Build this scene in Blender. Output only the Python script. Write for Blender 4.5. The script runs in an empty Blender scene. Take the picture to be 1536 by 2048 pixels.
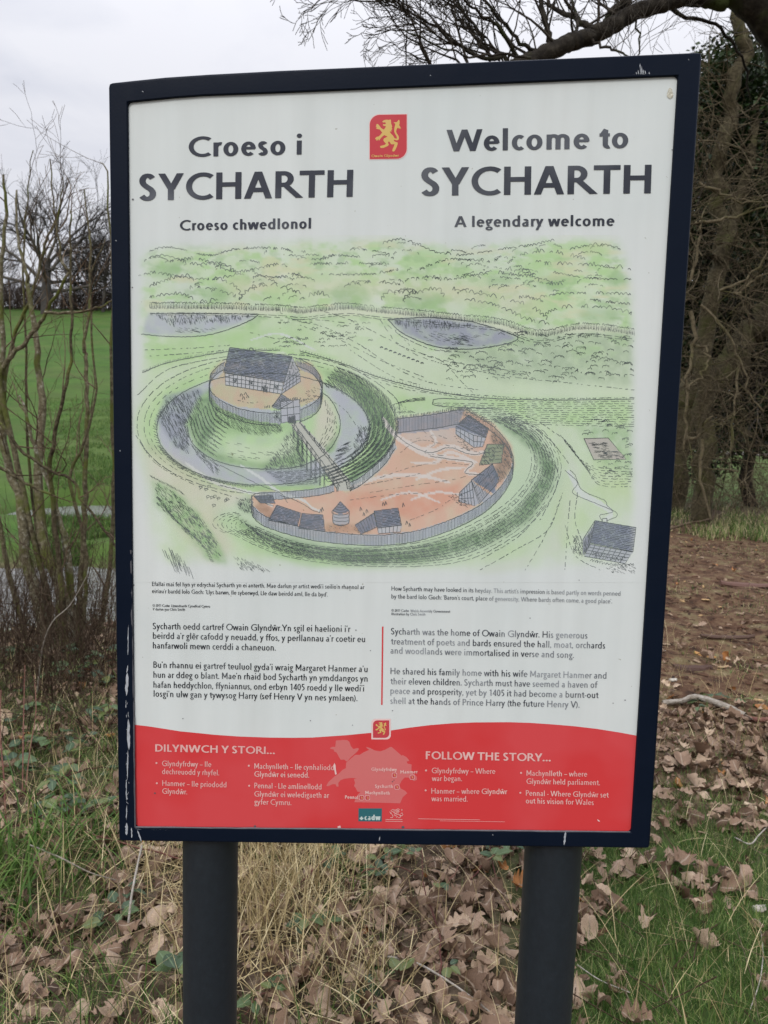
import bpy, math, random
import numpy as np

C = bpy.context.scene.collection
sc = bpy.context.scene
rng = np.random.default_rng(7)
random.seed(11)

# ------------------------------------------------------------------ camera, world, sun, exposure
F_PX = 1540.0                                   # focal length in photo pixels (1536 x 2048)
CAM = np.array([0.071, -1.231, 1.55])
RX, RZ, ROLL = 1.4614, 0.0610, 0.0247
cd = bpy.data.cameras.new('camera')
cd.sensor_fit = 'VERTICAL'; cd.sensor_height = 36.0
cd.lens = F_PX / 2048 * 36.0
cd.clip_start = 0.05; cd.clip_end = 3000
cd.dof.use_dof = True; cd.dof.focus_distance = 1.24; cd.dof.aperture_fstop = 12.0
cam = bpy.data.objects.new('camera', cd); C.objects.link(cam)
sc.camera = cam

def rot(a, ax):
    c, s = math.cos(a), math.sin(a)
    return np.array({0: [[1, 0, 0], [0, c, -s], [0, s, c]], 2: [[c, -s, 0], [s, c, 0], [0, 0, 1]]}[ax])
RM = rot(RZ, 2) @ rot(RX, 0) @ rot(ROLL, 2)
from mathutils import Matrix
_m = Matrix([list(r) for r in RM]).to_4x4(); _m.translation = CAM.tolist()
cam.matrix_world = _m

w = bpy.data.worlds.new('World'); sc.world = w; w.use_nodes = True
nt = w.node_tree; nt.nodes.clear()
def N(t, **k):
    n = nt.nodes.new(t)
    for a, b in k.items(): setattr(n, a, b)
    return n
out = N('ShaderNodeOutputWorld'); bg = N('ShaderNodeBackground'); L = nt.links.new
SUN_EL, SUN_AZ = math.radians(38), math.radians(205)     # veiled sun behind the photographer's left shoulder
sky = N('ShaderNodeTexSky', sky_type='NISHITA'); sky.sun_disc = False
sky.sun_elevation = SUN_EL; sky.sun_rotation = SUN_AZ
skm = N('ShaderNodeVectorMath', operation='SCALE'); skm.inputs['Scale'].default_value = 0.10
L(sky.outputs[0], skm.inputs[0])
geo = N('ShaderNodeTexCoord')
sep = N('ShaderNodeSeparateXYZ'); L(geo.outputs['Generated'], sep.inputs[0])
# cloud deck: directions projected on a flat layer, so the clouds bunch towards the horizon
zc = N('ShaderNodeMath', operation='ADD'); zc.inputs[1].default_value = 0.16
zm = N('ShaderNodeMath', operation='MAXIMUM'); zm.inputs[1].default_value = 0.0
L(sep.outputs[2], zm.inputs[0]); L(zm.outputs[0], zc.inputs[0])
dv = N('ShaderNodeVectorMath', operation='DIVIDE'); L(geo.outputs['Generated'], dv.inputs[0]); L(zc.outputs[0], dv.inputs[1])
n1 = N('ShaderNodeTexNoise'); n1.inputs['Scale'].default_value = 0.95; n1.inputs['Detail'].default_value = 7; n1.inputs['Roughness'].default_value = 0.55
n1.inputs['Distortion'].default_value = 0.4
L(dv.outputs[0], n1.inputs['Vector'])
n2 = N('ShaderNodeTexNoise'); n2.inputs['Scale'].default_value = 2.9; n2.inputs['Detail'].default_value = 6; n2.inputs['Distortion'].default_value = 0.6
L(dv.outputs[0], n2.inputs['Vector'])
mx = N('ShaderNodeMath', operation='MULTIPLY_ADD'); mx.inputs[1].default_value = 0.45
L(n2.outputs[0], mx.inputs[0]); 
ms = N('ShaderNodeMath', operation='MULTIPLY'); ms.inputs[1].default_value = 0.75; L(n1.outputs[0], ms.inputs[0]); L(ms.outputs[0], mx.inputs[2])
cr = N('ShaderNodeValToRGB'); L(mx.outputs[0], cr.inputs[0])
cr.color_ramp.elements[0].position = 0.42; cr.color_ramp.elements[0].color = (0.60, 0.625, 0.71, 1)
cr.color_ramp.elements[1].position = 0.66; cr.color_ramp.elements[1].color = (0.90, 0.905, 0.965, 1)
e = cr.color_ramp.elements.new(0.52); e.color = (0.79, 0.805, 0.885, 1)
# overcast sky: brighter overhead than at the horizon
g1 = N('ShaderNodeMapRange'); L(sep.outputs[2], g1.inputs[0])
g1.inputs['From Min'].default_value = 0.0; g1.inputs['From Max'].default_value = 1.0
g1.inputs['To Min'].default_value = 0.0; g1.inputs['To Max'].default_value = 1.0
gp = N('ShaderNodeMath', operation='POWER'); gp.inputs[1].default_value = 3.0; L(g1.outputs[0], gp.inputs[0])
gm = N('ShaderNodeMath', operation='MULTIPLY_ADD'); gm.inputs[1].default_value = 2.7; gm.inputs[2].default_value = 0.87; L(gp.outputs[0], gm.inputs[0])
sc1 = N('ShaderNodeVectorMath', operation='SCALE'); L(cr.outputs[0], sc1.inputs[0]); L(gm.outputs[0], sc1.inputs['Scale'])
mix = N('ShaderNodeMix', data_type='RGBA'); mix.inputs[0].default_value = 0.93
L(skm.outputs[0], mix.inputs[6]); L(sc1.outputs[0], mix.inputs[7])
L(mix.outputs[2], bg.inputs[0]); bg.inputs[1].default_value = 1.0
L(bg.outputs[0], out.inputs[0])

sd = bpy.data.lights.new('sun', 'SUN'); sd.energy = 1.5; sd.angle = math.radians(18); sd.color = (1.0, 0.96, 0.9)
so = bpy.data.objects.new('sun', sd); C.objects.link(so)
# light travels from behind the camera towards +y and down
so.rotation_euler = (math.radians(90) - SUN_EL, 0, math.radians(-20))
sc.view_settings.view_transform = 'Standard'; sc.view_settings.look = 'None'
sc.view_settings.exposure = 0.0; sc.view_settings.gamma = 1.0; sc.view_settings.use_curve_mapping = False
sc.cycles.max_bounces = 6; sc.cycles.diffuse_bounces = 3; sc.cycles.glossy_bounces = 2
sc.cycles.use_denoising = True

# ------------------------------------------------------------------ rays through the photograph's pixels
def ray(px, py):
    d = np.stack([(np.asarray(px, float) - 768) / F_PX, (1024 - np.asarray(py, float)) / F_PX, -np.ones_like(np.asarray(px, float))], -1)
    return d @ RM.T
def at(px, py, Y):
    """point in the world plane y = Y seen through photo pixel (px, py)"""
    d = ray(px, py); t = (Y - CAM[1]) / d[..., 1]
    return CAM + d * t[..., None]
def project(P):
    c = (P - CAM) @ RM
    z = -c[..., 2]
    return 768 + F_PX * c[..., 0] / z, 1024 - F_PX * c[..., 1] / z, z

# ------------------------------------------------------------------ numeric helpers
def _hash(ix, iy, s):
    h = (ix.astype(np.int64) * 374761393 + iy.astype(np.int64) * 668265263 + s * 1442695041) & 0xffffffff
    h = ((h ^ (h >> 13)) * 1274126177) & 0xffffffff
    return ((h ^ (h >> 16)) & 0xffff) / 65535.0
def vnoise(x, y, s=0):
    x = np.asarray(x, float); y = np.asarray(y, float)
    ix = np.floor(x); iy = np.floor(y); fx = x - ix; fy = y - iy
    fx = fx * fx * (3 - 2 * fx); fy = fy * fy * (3 - 2 * fy)
    a = _hash(ix, iy, s); b = _hash(ix + 1, iy, s); c = _hash(ix, iy + 1, s); d = _hash(ix + 1, iy + 1, s)
    return (a * (1 - fx) + b * fx) * (1 - fy) + (c * (1 - fx) + d * fx) * fy
def fbm(x, y, s=0, o=4):
    v = 0; a = 0.5; t = 0
    for k in range(o):
        v = v + a * vnoise(x * 2 ** k, y * 2 ** k, s + k); t += a; a *= 0.5
    return v / t
def sstep(a, b, x):
    t = np.clip((x - a) / (b - a), 0, 1); return t * t * (3 - 2 * t)

# ------------------------------------------------------------------ mesh helpers
def mesh_np(name, V, quads=None, tris=None, attrs=None, smooth=False):
    V = np.asarray(V, np.float32)
    me = bpy.data.meshes.new(name)
    me.vertices.add(len(V)); me.vertices.foreach_set('co', V.ravel())
    li = []; ls = []; n = 0
    if quads is not None and len(quads):
        q = np.asarray(quads, np.int32); li.append(q.ravel()); ls.append(n + np.arange(len(q)) * 4); n += q.size
    if tris is not None and len(tris):
        t = np.asarray(tris, np.int32); li.append(t.ravel()); ls.append(n + np.arange(len(t)) * 3); n += t.size
    li = np.concatenate(li).astype(np.int32); ls = np.concatenate(ls).astype(np.int32)
    me.loops.add(len(li)); me.loops.foreach_set('vertex_index', li)
    me.polygons.add(len(ls)); me.polygons.foreach_set('loop_start', ls)
    me.polygons.foreach_set('use_smooth', np.full(len(ls), bool(smooth)))
    me.update(calc_edges=True)
    for k, a in (attrs or {}).items():
        a = np.asarray(a, np.float32)
        if a.ndim == 1:
            at_ = me.attributes.new(k, 'FLOAT', 'POINT'); at_.data.foreach_set('value', a)
        else:
            if a.shape[1] == 3: a = np.concatenate([a, np.ones((len(a), 1), np.float32)], 1)
            at_ = me.attributes.new(k, 'FLOAT_COLOR', 'POINT'); at_.data.foreach_set('color', a.ravel())
    return me
def link(name, me, mat=None, parent=None, **props):
    o = bpy.data.objects.new(name, me)
    if mat is not None:
        if not me.materials: me.materials.append(mat)
    C.objects.link(o)
    if parent is not None: o.parent = parent
    for k, v in props.items(): o[k] = v
    return o
def empty(name, loc, label=None, cat=None, group=None):
    o = bpy.data.objects.new(name, None); C.objects.link(o); o.location = [float(v) for v in loc]
    o.empty_display_size = 0.1
    if label: o['label'] = label
    if cat: o['category'] = cat
    if group: o['group'] = group
    return o

class Tubes:
    """many tapered tubes collected into one mesh"""
    def __init__(s, sides=5): s.g = {}; s.sides = sides
    def add(s, pts, rad, tint=0.5):
        s.g.setdefault(len(pts), []).append((pts, rad, tint))
    def arrays(s):
        Vs = []; Qs = []; T = []; off = 0; k = s.sides
        ang = np.arange(k) * 2 * math.pi / k
        for n, L_ in s.g.items():
            P = np.array([a[0] for a in L_], float); R = np.array([a[1] for a in L_], float); ti = np.array([a[2] for a in L_], float)
            m = len(P)
            T_ = np.empty_like(P); T_[:, 1:-1] = P[:, 2:] - P[:, :-2]; T_[:, 0] = P[:, 1] - P[:, 0]; T_[:, -1] = P[:, -1] - P[:, -2]
            T_ /= np.linalg.norm(T_, axis=2, keepdims=True) + 1e-12
            mean = T_.mean(1); ax = np.argmin(np.abs(mean), axis=1)
            ref = np.zeros((m, 3)); ref[np.arange(m), ax] = 1
            U = np.cross(T_, ref[:, None, :]); U /= np.linalg.norm(U, axis=2, keepdims=True) + 1e-12
            W_ = np.cross(T_, U)
            V = P[:, :, None, :] + R[:, :, None, None] * (U[:, :, None, :] * np.cos(ang)[None, None, :, None] + W_[:, :, None, :] * np.sin(ang)[None, None, :, None])
            V = V.reshape(-1, 3)
            i = (np.arange(m) * n * k)[:, None, None]; j = (np.arange(n - 1) * k)[None, :, None]; a = np.arange(k)[None, None, :]; b = (a + 1) % k
            q = np.stack([i + j + a, i + j + b, i + j + k + b, i + j + k + a], -1).reshape(-1, 4) + off
            # close both ends with fans of quads/degenerate-free polygons: a tip vertex is not needed for thin ends
            Vs.append(V); Qs.append(q); T.append(np.repeat(ti, n * k)); off += len(V)
        return np.concatenate(Vs), np.concatenate(Qs), np.concatenate(T)
    def mesh(s, name):
        V, Q, T = s.arrays()
        return mesh_np(name, V, Q, attrs={'tint': T}, smooth=True)

def scatter(tmplV, tmplQ, pos, R, scale, tint, tmpl_attr=None, tmplT=None):
    """place copies of a template: returns vertices, quads, attributes"""
    n = len(pos); k = len(tmplV)
    V = np.einsum('nij,kj->nki', R, tmplV) * np.asarray(scale).reshape(n, 1, -1) + pos[:, None, :]
    Q = (tmplQ[None] + (np.arange(n) * k)[:, None, None]).reshape(-1, tmplQ.shape[1])
    at_ = {'tint': np.repeat(tint, k)}
    if tmpl_attr is not None: at_['rib'] = np.tile(tmpl_attr, n)
    return V.reshape(-1, 3), Q, at_
def rotmats(yaw, tilt, tiltdir, ):
    """yaw about z, then a tilt of the normal towards tiltdir"""
    c, s = np.cos(yaw), np.sin(yaw); z = np.zeros_like(c); o = np.ones_like(c)
    Rz = np.stack([c, -s, z, s, c, z, z, z, o], -1).reshape(-1, 3, 3)
    ax = np.stack([-np.sin(tiltdir), np.cos(tiltdir), z], -1)
    K = np.zeros((len(c), 3, 3)); K[:, 0, 1] = -ax[:, 2]; K[:, 0, 2] = ax[:, 1]; K[:, 1, 0] = ax[:, 2]; K[:, 1, 2] = -ax[:, 0]; K[:, 2, 0] = -ax[:, 1]; K[:, 2, 1] = ax[:, 0]
    I = np.eye(3)[None]; ct, st = np.cos(tilt)[:, None, None], np.sin(tilt)[:, None, None]
    return (I + st * K + (1 - ct) * (K @ K)) @ Rz

# ------------------------------------------------------------------ materials
def mat(name, build):
    m = bpy.data.materials.new(name); m.use_nodes = True
    t = m.node_tree; b = t.nodes['Principled BSDF']
    build(t, b, t.nodes.new, t.links.new); return m
def ramp(t, stops):
    r = t.nodes.new('ShaderNodeValToRGB'); e = r.color_ramp.elements
    e[0].position, e[0].color = stops[0][0], (*stops[0][1], 1); e[1].position, e[1].color = stops[-1][0], (*stops[-1][1], 1)
    for p, c in stops[1:-1]:
        x = e.new(p); x.color = (*c, 1)
    return r
def noise(t, scale, detail=4, rough=0.5, dist=0.0, vec='Object'):
    n = t.nodes.new('ShaderNodeTexNoise'); n.inputs['Scale'].default_value = scale; n.inputs['Detail'].default_value = detail
    n.inputs['Roughness'].default_value = rough; n.inputs['Distortion'].default_value = dist
    tc = t.nodes.new('ShaderNodeTexCoord'); t.links.new(tc.outputs[vec], n.inputs['Vector']); return n
def bump(t, b, src, strength, dist=0.01):
    u = t.nodes.new('ShaderNodeBump'); u.inputs['Strength'].default_value = strength; u.inputs['Distance'].default_value = dist
    t.links.new(src, u.inputs['Height']); t.links.new(u.outputs[0], b.inputs['Normal'])
def attr(t, name):
    a = t.nodes.new('ShaderNodeAttribute'); a.attribute_name = name; return a
def mixc(t, f, a, b_, mode='MIX'):
    m = t.nodes.new('ShaderNodeMix'); m.data_type = 'RGBA'; m.blend_type = mode
    for sock, v in ((m.inputs[0], f), (m.inputs[6], a), (m.inputs[7], b_)):
        if hasattr(v, 'is_linked') or hasattr(v, 'links'): t.links.new(v, sock)
        elif isinstance(v, tuple): sock.default_value = (*v, 1)
        else: sock.default_value = v
    return m.outputs[2]

def bark_mat(name, stops, scale=30, rough=0.85, moss=None, moss_amt=0.5):
    def f(t, b, n, l):
        a = noise(t, scale, 6, 0.65); r = ramp(t, stops); 
        ad = t.nodes.new('ShaderNodeMath'); ad.operation = 'MULTIPLY_ADD'; ad.inputs[1].default_value = 0.35; ad.inputs[2].default_value = -0.17
        l(attr(t, 'tint').outputs['Fac'], ad.inputs[0])
        s = t.nodes.new('ShaderNodeMath'); s.operation = 'ADD'; l(ad.outputs[0], s.inputs[0]); l(a.outputs[0], s.inputs[1]); l(s.outputs[0], r.inputs[0])
        col = r.outputs[0]
        if moss:
            m2 = noise(t, scale * 0.12, 4, 0.6); mr = ramp(t, [(moss_amt, (0, 0, 0)), (moss_amt + 0.12, (1, 1, 1))]); l(m2.outputs[0], mr.inputs[0])
            col = mixc(t, mr.outputs[0], col, moss)
        l(col, b.inputs['Base Color']); b.inputs['Roughness'].default_value = rough; b.inputs['Specular IOR Level'].default_value = .12
        bump(t, b, a.outputs[0], 0.9, 0.015)
    return mat(name, f)
def leaf_mat(name, stops, rough=0.6, transl=0.15, ribcol=None, scale=60, spec=0.22):
    def f(t, b, n, l):
        r = ramp(t, stops); l(attr(t, 'tint').outputs['Fac'], r.inputs[0])
        a = noise(t, scale, 4, 0.6)
        mr = ramp(t, [(0.3, (0.62, 0.60, 0.58)), (0.7, (1.1, 1.1, 1.1))]); l(a.outputs[0], mr.inputs[0])
        col = mixc(t, 1.0, r.outputs[0], mr.outputs[0], 'MULTIPLY')
        if ribcol:
            rr = ramp(t, [(0.0, (1, 1, 1)), (0.14, (0, 0, 0))]); l(attr(t, 'rib').outputs['Fac'], rr.inputs[0])
            col = mixc(t, rr.outputs[0], col, ribcol)
        l(col, b.inputs['Base Color']); b.inputs['Roughness'].default_value = rough
        b.inputs['Specular IOR Level'].default_value = spec
        if transl:
            tr = n('ShaderNodeBsdfTranslucent'); l(col, tr.inputs[0]); ms_ = n('ShaderNodeMixShader'); ms_.inputs[0].default_value = transl
            l(b.outputs[0], ms_.inputs[1]); l(tr.outputs[0], ms_.inputs[2]); l(ms_.outputs[0], t.nodes['Material Output'].inputs[0])
    return mat(name, f)

M = {}
M['frame'] = mat('painted_steel', lambda t, b, n, l: (
    l(mixc(t, noise(t, 9, 6, 0.7).outputs[0], (0.003, 0.0065, 0.015), (0.0055, 0.0095, 0.020)), b.inputs['Base Color']), b.inputs['Specular IOR Level'].__setattr__('default_value', .07),
    l((lambda r_, n_: (l(n_.outputs[0], r_.inputs[0]), r_.outputs[0])[1])(ramp(t, [(0.3, (0.30, 0.30, 0.30)), (0.7, (0.52, 0.52, 0.52))]), noise(t, 14, 6, 0.7)), b.inputs['Roughness']),
    bump(t, b, noise(t, 240, 3).outputs[0], 0.06, 0.002)))
M['post'] = mat('painted_post', lambda t, b, n, l: (
    l((lambda r_, n_: (l(n_.outputs[0], r_.inputs[0]), r_.outputs[0])[1])(ramp(t, [(0.25, (0.006, 0.010, 0.014)), (0.6, (0.011, 0.017, 0.023)), (0.74, (0.018, 0.025, 0.032)), (0.775, (0.10, 0.11, 0.10))]), noise(t, 75, 8, 0.75)), b.inputs['Base Color']),
    b.inputs['Roughness'].__setattr__('default_value', 0.5),
    bump(t, b, noise(t, 180, 4).outputs[0], 0.15, 0.002)))
def panel_f(t, b, n, l, wash_on=False):
    a = noise(t, 3.2, 5, 0.6)
    r = ramp(t, [(0.3, (0.585, 0.635, 0.625)), (0.7, (0.65, 0.685, 0.67))]); l(a.outputs[0], r.inputs[0])
    # faint vertical weather streaks
    tc = n('ShaderNodeTexCoord'); mp = n('ShaderNodeMapping'); mp.inputs['Scale'].default_value = (26, 1, 1.6); l(tc.outputs['Object'], mp.inputs[0])
    s = n('ShaderNodeTexNoise'); s.inputs['Scale'].default_value = 1.0; s.inputs['Detail'].default_value = 5; l(mp.outputs[0], s.inputs['Vector'])
    r2 = ramp(t, [(0.35, (1, 1, 1)), (0.75, (0.93, 0.925, 0.92))]); l(s.outputs[0], r2.inputs[0])
    col = mixc(t, 1.0, r.outputs[0], r2.outputs[0], 'MULTIPLY')
    sp = noise(t, 120, 2, 0.5); r3 = ramp(t, [(0.0, (1, 1, 1)), (0.765, (1, 1, 1)), (0.79, (0.6, 0.58, 0.52))]); l(sp.outputs[0], r3.inputs[0])
    col = mixc(t, 1.0, col, r3.outputs[0], 'MULTIPLY')
    if wash_on: col = mixc(t, 1.0, col, attr(t, 'wash').outputs['Color'], 'MULTIPLY')
    l(col, b.inputs['Base Color']); b.inputs['Roughness'].default_value = 0.5; b.inputs['Specular IOR Level'].default_value = 0.10
M['wash'] = mat('watercolour_wash', lambda t, b, n, l: panel_f(t, b, n, l, True))
M['panel'] = mat('printed_panel', panel_f)
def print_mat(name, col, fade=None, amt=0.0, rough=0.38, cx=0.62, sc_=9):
    """flat ink; fade paints damp haze and glare on the cover as soft patches"""
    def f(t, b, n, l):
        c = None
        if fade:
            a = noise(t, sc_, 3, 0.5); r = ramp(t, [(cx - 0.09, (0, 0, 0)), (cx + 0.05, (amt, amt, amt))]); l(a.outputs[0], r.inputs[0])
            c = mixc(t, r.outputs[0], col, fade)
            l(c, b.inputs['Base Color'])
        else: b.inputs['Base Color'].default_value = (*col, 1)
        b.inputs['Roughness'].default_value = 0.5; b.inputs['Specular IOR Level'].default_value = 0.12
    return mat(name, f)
M['ink'] = print_mat('black_ink', (0.045, 0.05, 0.065), (0.40, 0.43, 0.46), 0.18, sc_=7)
M['ink_r'] = print_mat('black_ink_damp_glare', (0.04, 0.045, 0.058), (0.42, 0.45, 0.48), 0.16, sc_=5, cx=0.52)  # glare on the hazed cover over the right-hand lettering, mixed into the ink colour
M['ink_rb'] = print_mat('body_ink_damp_glare', (0.04, 0.045, 0.058), (0.42, 0.45, 0.48), 0.62, sc_=9, cx=0.55)  # same painted glare, stronger over the small right-hand text
M['ink_b'] = print_mat('body_ink', (0.02, 0.022, 0.028), (0.40, 0.43, 0.46), 0.15)
M['red'] = print_mat('red_ink', (0.58, 0.045, 0.048), (0.62, 0.10, 0.11), 0.35, cx=0.52, sc_=5)  # soft glare over the band mixed into the red
M['emblem_red'] = print_mat('emblem_red_ink', (0.50, 0.055, 0.068), (0.55, 0.12, 0.13), 0.2)
M['pink'] = print_mat('pale_red_ink', (0.58, 0.155, 0.15), (0.6, 0.12, 0.13), 0.25)
M['pale'] = print_mat('pale_letter_ink', (0.70, 0.45, 0.42), (0.66, 0.30, 0.29), 0.5, cx=0.5, sc_=13)
M['rim'] = print_mat('rim_ink', (0.72, 0.52, 0.50))
M['gold'] = print_mat('gold_ink', (0.62, 0.42, 0.13), (0.66, 0.45, 0.25), 0.4)
M['teal'] = print_mat('teal_ink', (0.03, 0.13, 0.15))
M['tealtext'] = print_mat('teal_letter_ink', (0.5, 0.58, 0.56))
M['line'] = print_mat('illustration_ink', (0.065, 0.08, 0.085), (0.20, 0.23, 0.24), 0.5, cx=0.5, sc_=8)
M['glue'] = mat('dried_glue', lambda t, b, n, l: (l(mixc(t, noise(t, 150, 5, 0.7).outputs[0], (0.10, 0.11, 0.13), (0.62, 0.66, 0.70)), b.inputs['Base Color']), b.inputs['Roughness'].__setattr__('default_value', 0.5)))
M['sealant'] = mat('grey_sealant', lambda t, b, n, l: (l(mixc(t, noise(t, 60, 5, 0.7).outputs[0], (0.03, 0.03, 0.035), (0.14, 0.14, 0.16)), b.inputs['Base Color']), b.inputs['Roughness'].__setattr__('default_value', 0.5)))
def hang(name, me, mat_, parent, **props):
    """link a mesh whose vertices are in world coordinates under its parent"""
    o = link(name, me, mat_, parent, **props)
    if parent is not None and parent.type == 'EMPTY': o.location = -parent.location
    return o

# ================================================================== THE INFORMATION BOARD
board = empty('information_board', (0.0, 0.03, 0.0), 'bilingual welcome board in a dark navy steel frame on two round posts', 'information board')
YP = 0.005                                       # face of the printed panel, recessed in the frame
# the top rail sags a little towards its left end
OUT = at([216, 262, 330, 415, 560, 1405, 1300, 237], [165, 160, 153, 147.2, 139.5, 103, 1698, 1683], 0.0)
INN = at([255, 290, 345, 405, 560, 1356, 1262, 270], [204, 200.5, 195, 190.5, 184.5, 151, 1665, 1655], 0.0)
NC = len(OUT)
def ring(P, y): Q = P.copy(); Q[:, 1] = y; return Q
def inset(P, d):                                  # move the four corners inwards by d along both edges
    Q = P.copy(); n = len(P)
    for i in range(n):
        a = P[(i + 1) % n] - P[i]; b = P[i] - P[i - 1]; a = a / np.linalg.norm(a); b = b / np.linalg.norm(b)
        na = np.array([a[2], 0, -a[0]]); nb = np.array([b[2], 0, -b[0]]); Q[i] = P[i] + d * (na + nb) / (1 + na @ nb)
    return Q
rings = [ring(INN, 0.012), ring(inset(INN, -0.0006), 0.0008), ring(inset(INN, -0.0018), 0.0)]
for a in (90, 68, 45, 22, 0):
    r = 0.0045; rings.append(ring(inset(OUT, r - r * math.cos(math.radians(a))), r - r * math.sin(math.radians(a))))
rings += [ring(OUT, 0.030), ring(OUT, 0.058), ring(inset(OUT, 0.004), 0.062), ring(INN, 0.062)]
# each rail is cut at its mitres; along a rail the outline is subdivided so the corners can be rounded
V = np.concatenate(rings); Q = []
for k in range(len(rings) - 1):
    for i in range(NC):
        Q.append([k * NC + i, k * NC + (i + 1) % NC, (k + 1) * NC + (i + 1) % NC, (k + 1) * NC + i])
fme = mesh_np('frame', V, Q)
frame = hang('frame', fme, M['frame'], board)
bv = frame.modifiers.new('bevel', 'BEVEL'); bv.width = 0.006; bv.segments = 3; bv.limit_method = 'ANGLE'; bv.angle_limit = math.radians(60)
wn = frame.modifiers.new('normals', 'WEIGHTED_NORMAL')
fme.polygons.foreach_set('use_smooth', np.ones(len(fme.polygons), bool))

def slab(P4, y0, y1, name, mat_, parent):
    V = np.concatenate([ring(P4, y0), ring(P4, y1)])
    n = len(P4); me = bpy.data.meshes.new(name)
    me.from_pydata(V.tolist(), [], [list(range(n))[::-1], list(range(n, 2 * n))] + [[i, (i + 1) % n, n + (i + 1) % n, n + i] for i in range(n)])
    me.polygons.foreach_set('use_smooth', np.zeros(n + 2, bool)); return hang(name, me, mat_, parent)
panel = slab(inset(INN, -0.008), YP, 0.0095, 'panel', M['panel'], board)
slab(inset(OUT, 0.02), 0.045, 0.060, 'back_sheet', M['frame'], board)
# thin sealant bead along the bottom and left edges of the panel
for (a, b_) in (((271, 1654), (1262, 1664)), ((270.5, 1654), (262, 1100))):
    tb = Tubes(6); n = 40; xs = np.linspace(a[0], b_[0], n); ys = np.linspace(a[1], b_[1], n)
    tb.add(at(xs, ys, 0.0015) + rng.normal(0, 0.0002, (n, 3)), 0.0011 + 0.0007 * rng.random(n))
    hang('sealant', tb.mesh('sealant'), M['sealant'], board)

# posts: round steel tubes behind the frame, standing in the ground
def post(pxl, pxr, ytop, name='post'):
    """tube whose silhouette passes the given pixels at photo rows 1800 and 2040"""
    Yc = 0.030
    c1 = at((pxl[0] + pxr[0]) / 2, 1720, Yc); c2 = at((pxl[1] + pxr[1]) / 2, 2040, Yc)
    rad = np.linalg.norm(at(pxr[0], 1720, Yc) - at(pxl[0], 1720, Yc)) / 2
    d = (c2 - c1); d = d / d[2]
    n = 48; ang = np.arange(n) * 2 * math.pi / n
    Yc2 = rad + 0.008                              # tube stands just behind the front face of the frame
    Yc2 = 0.066
    prof = [(-0.3, 1.0), (ytop, 1.0)]
    V = []
    c1 = at((pxl[0] + pxr[0]) / 2, 1720, Yc2); c2 = at((pxl[1] + pxr[1]) / 2, 2040, Yc2); d = (c2 - c1) / (c2 - c1)[2]
    rad = 0.95 * (at(pxr[0], 1720, Yc2) - at(pxl[0], 1720, Yc2))[0] / 2
    for z in list(np.linspace(-0.3, ytop - 0.004, 8)) + [ytop]:
        c = c1 + d * (z - c1[2]); rr = rad if z < ytop else rad - 0.004
        V += [[c[0] + rr * math.cos(a), Yc2 + rr * math.sin(a), z] for a in ang]
    K = 9; Q = [[k * n + i, k * n + (i + 1) % n, (k + 1) * n + (i + 1) % n, (k + 1) * n + i] for k in range(K - 1) for i in range(n)]
    me = bpy.data.meshes.new(name); me.from_pydata(V, [], Q + [list(range((K - 1) * n, K * n))])
    me.polygons.foreach_set('use_smooth', np.array([True] * (len(Q)) + [False]))
    return hang(name, me, M['post'], board)
ztop = float(OUT[0][2])
post((365, 365), (477, 475), ztop + 0.0006 + 0.012)
post((1045, 1028), (1165, 1143), ztop + 0.012)

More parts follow.
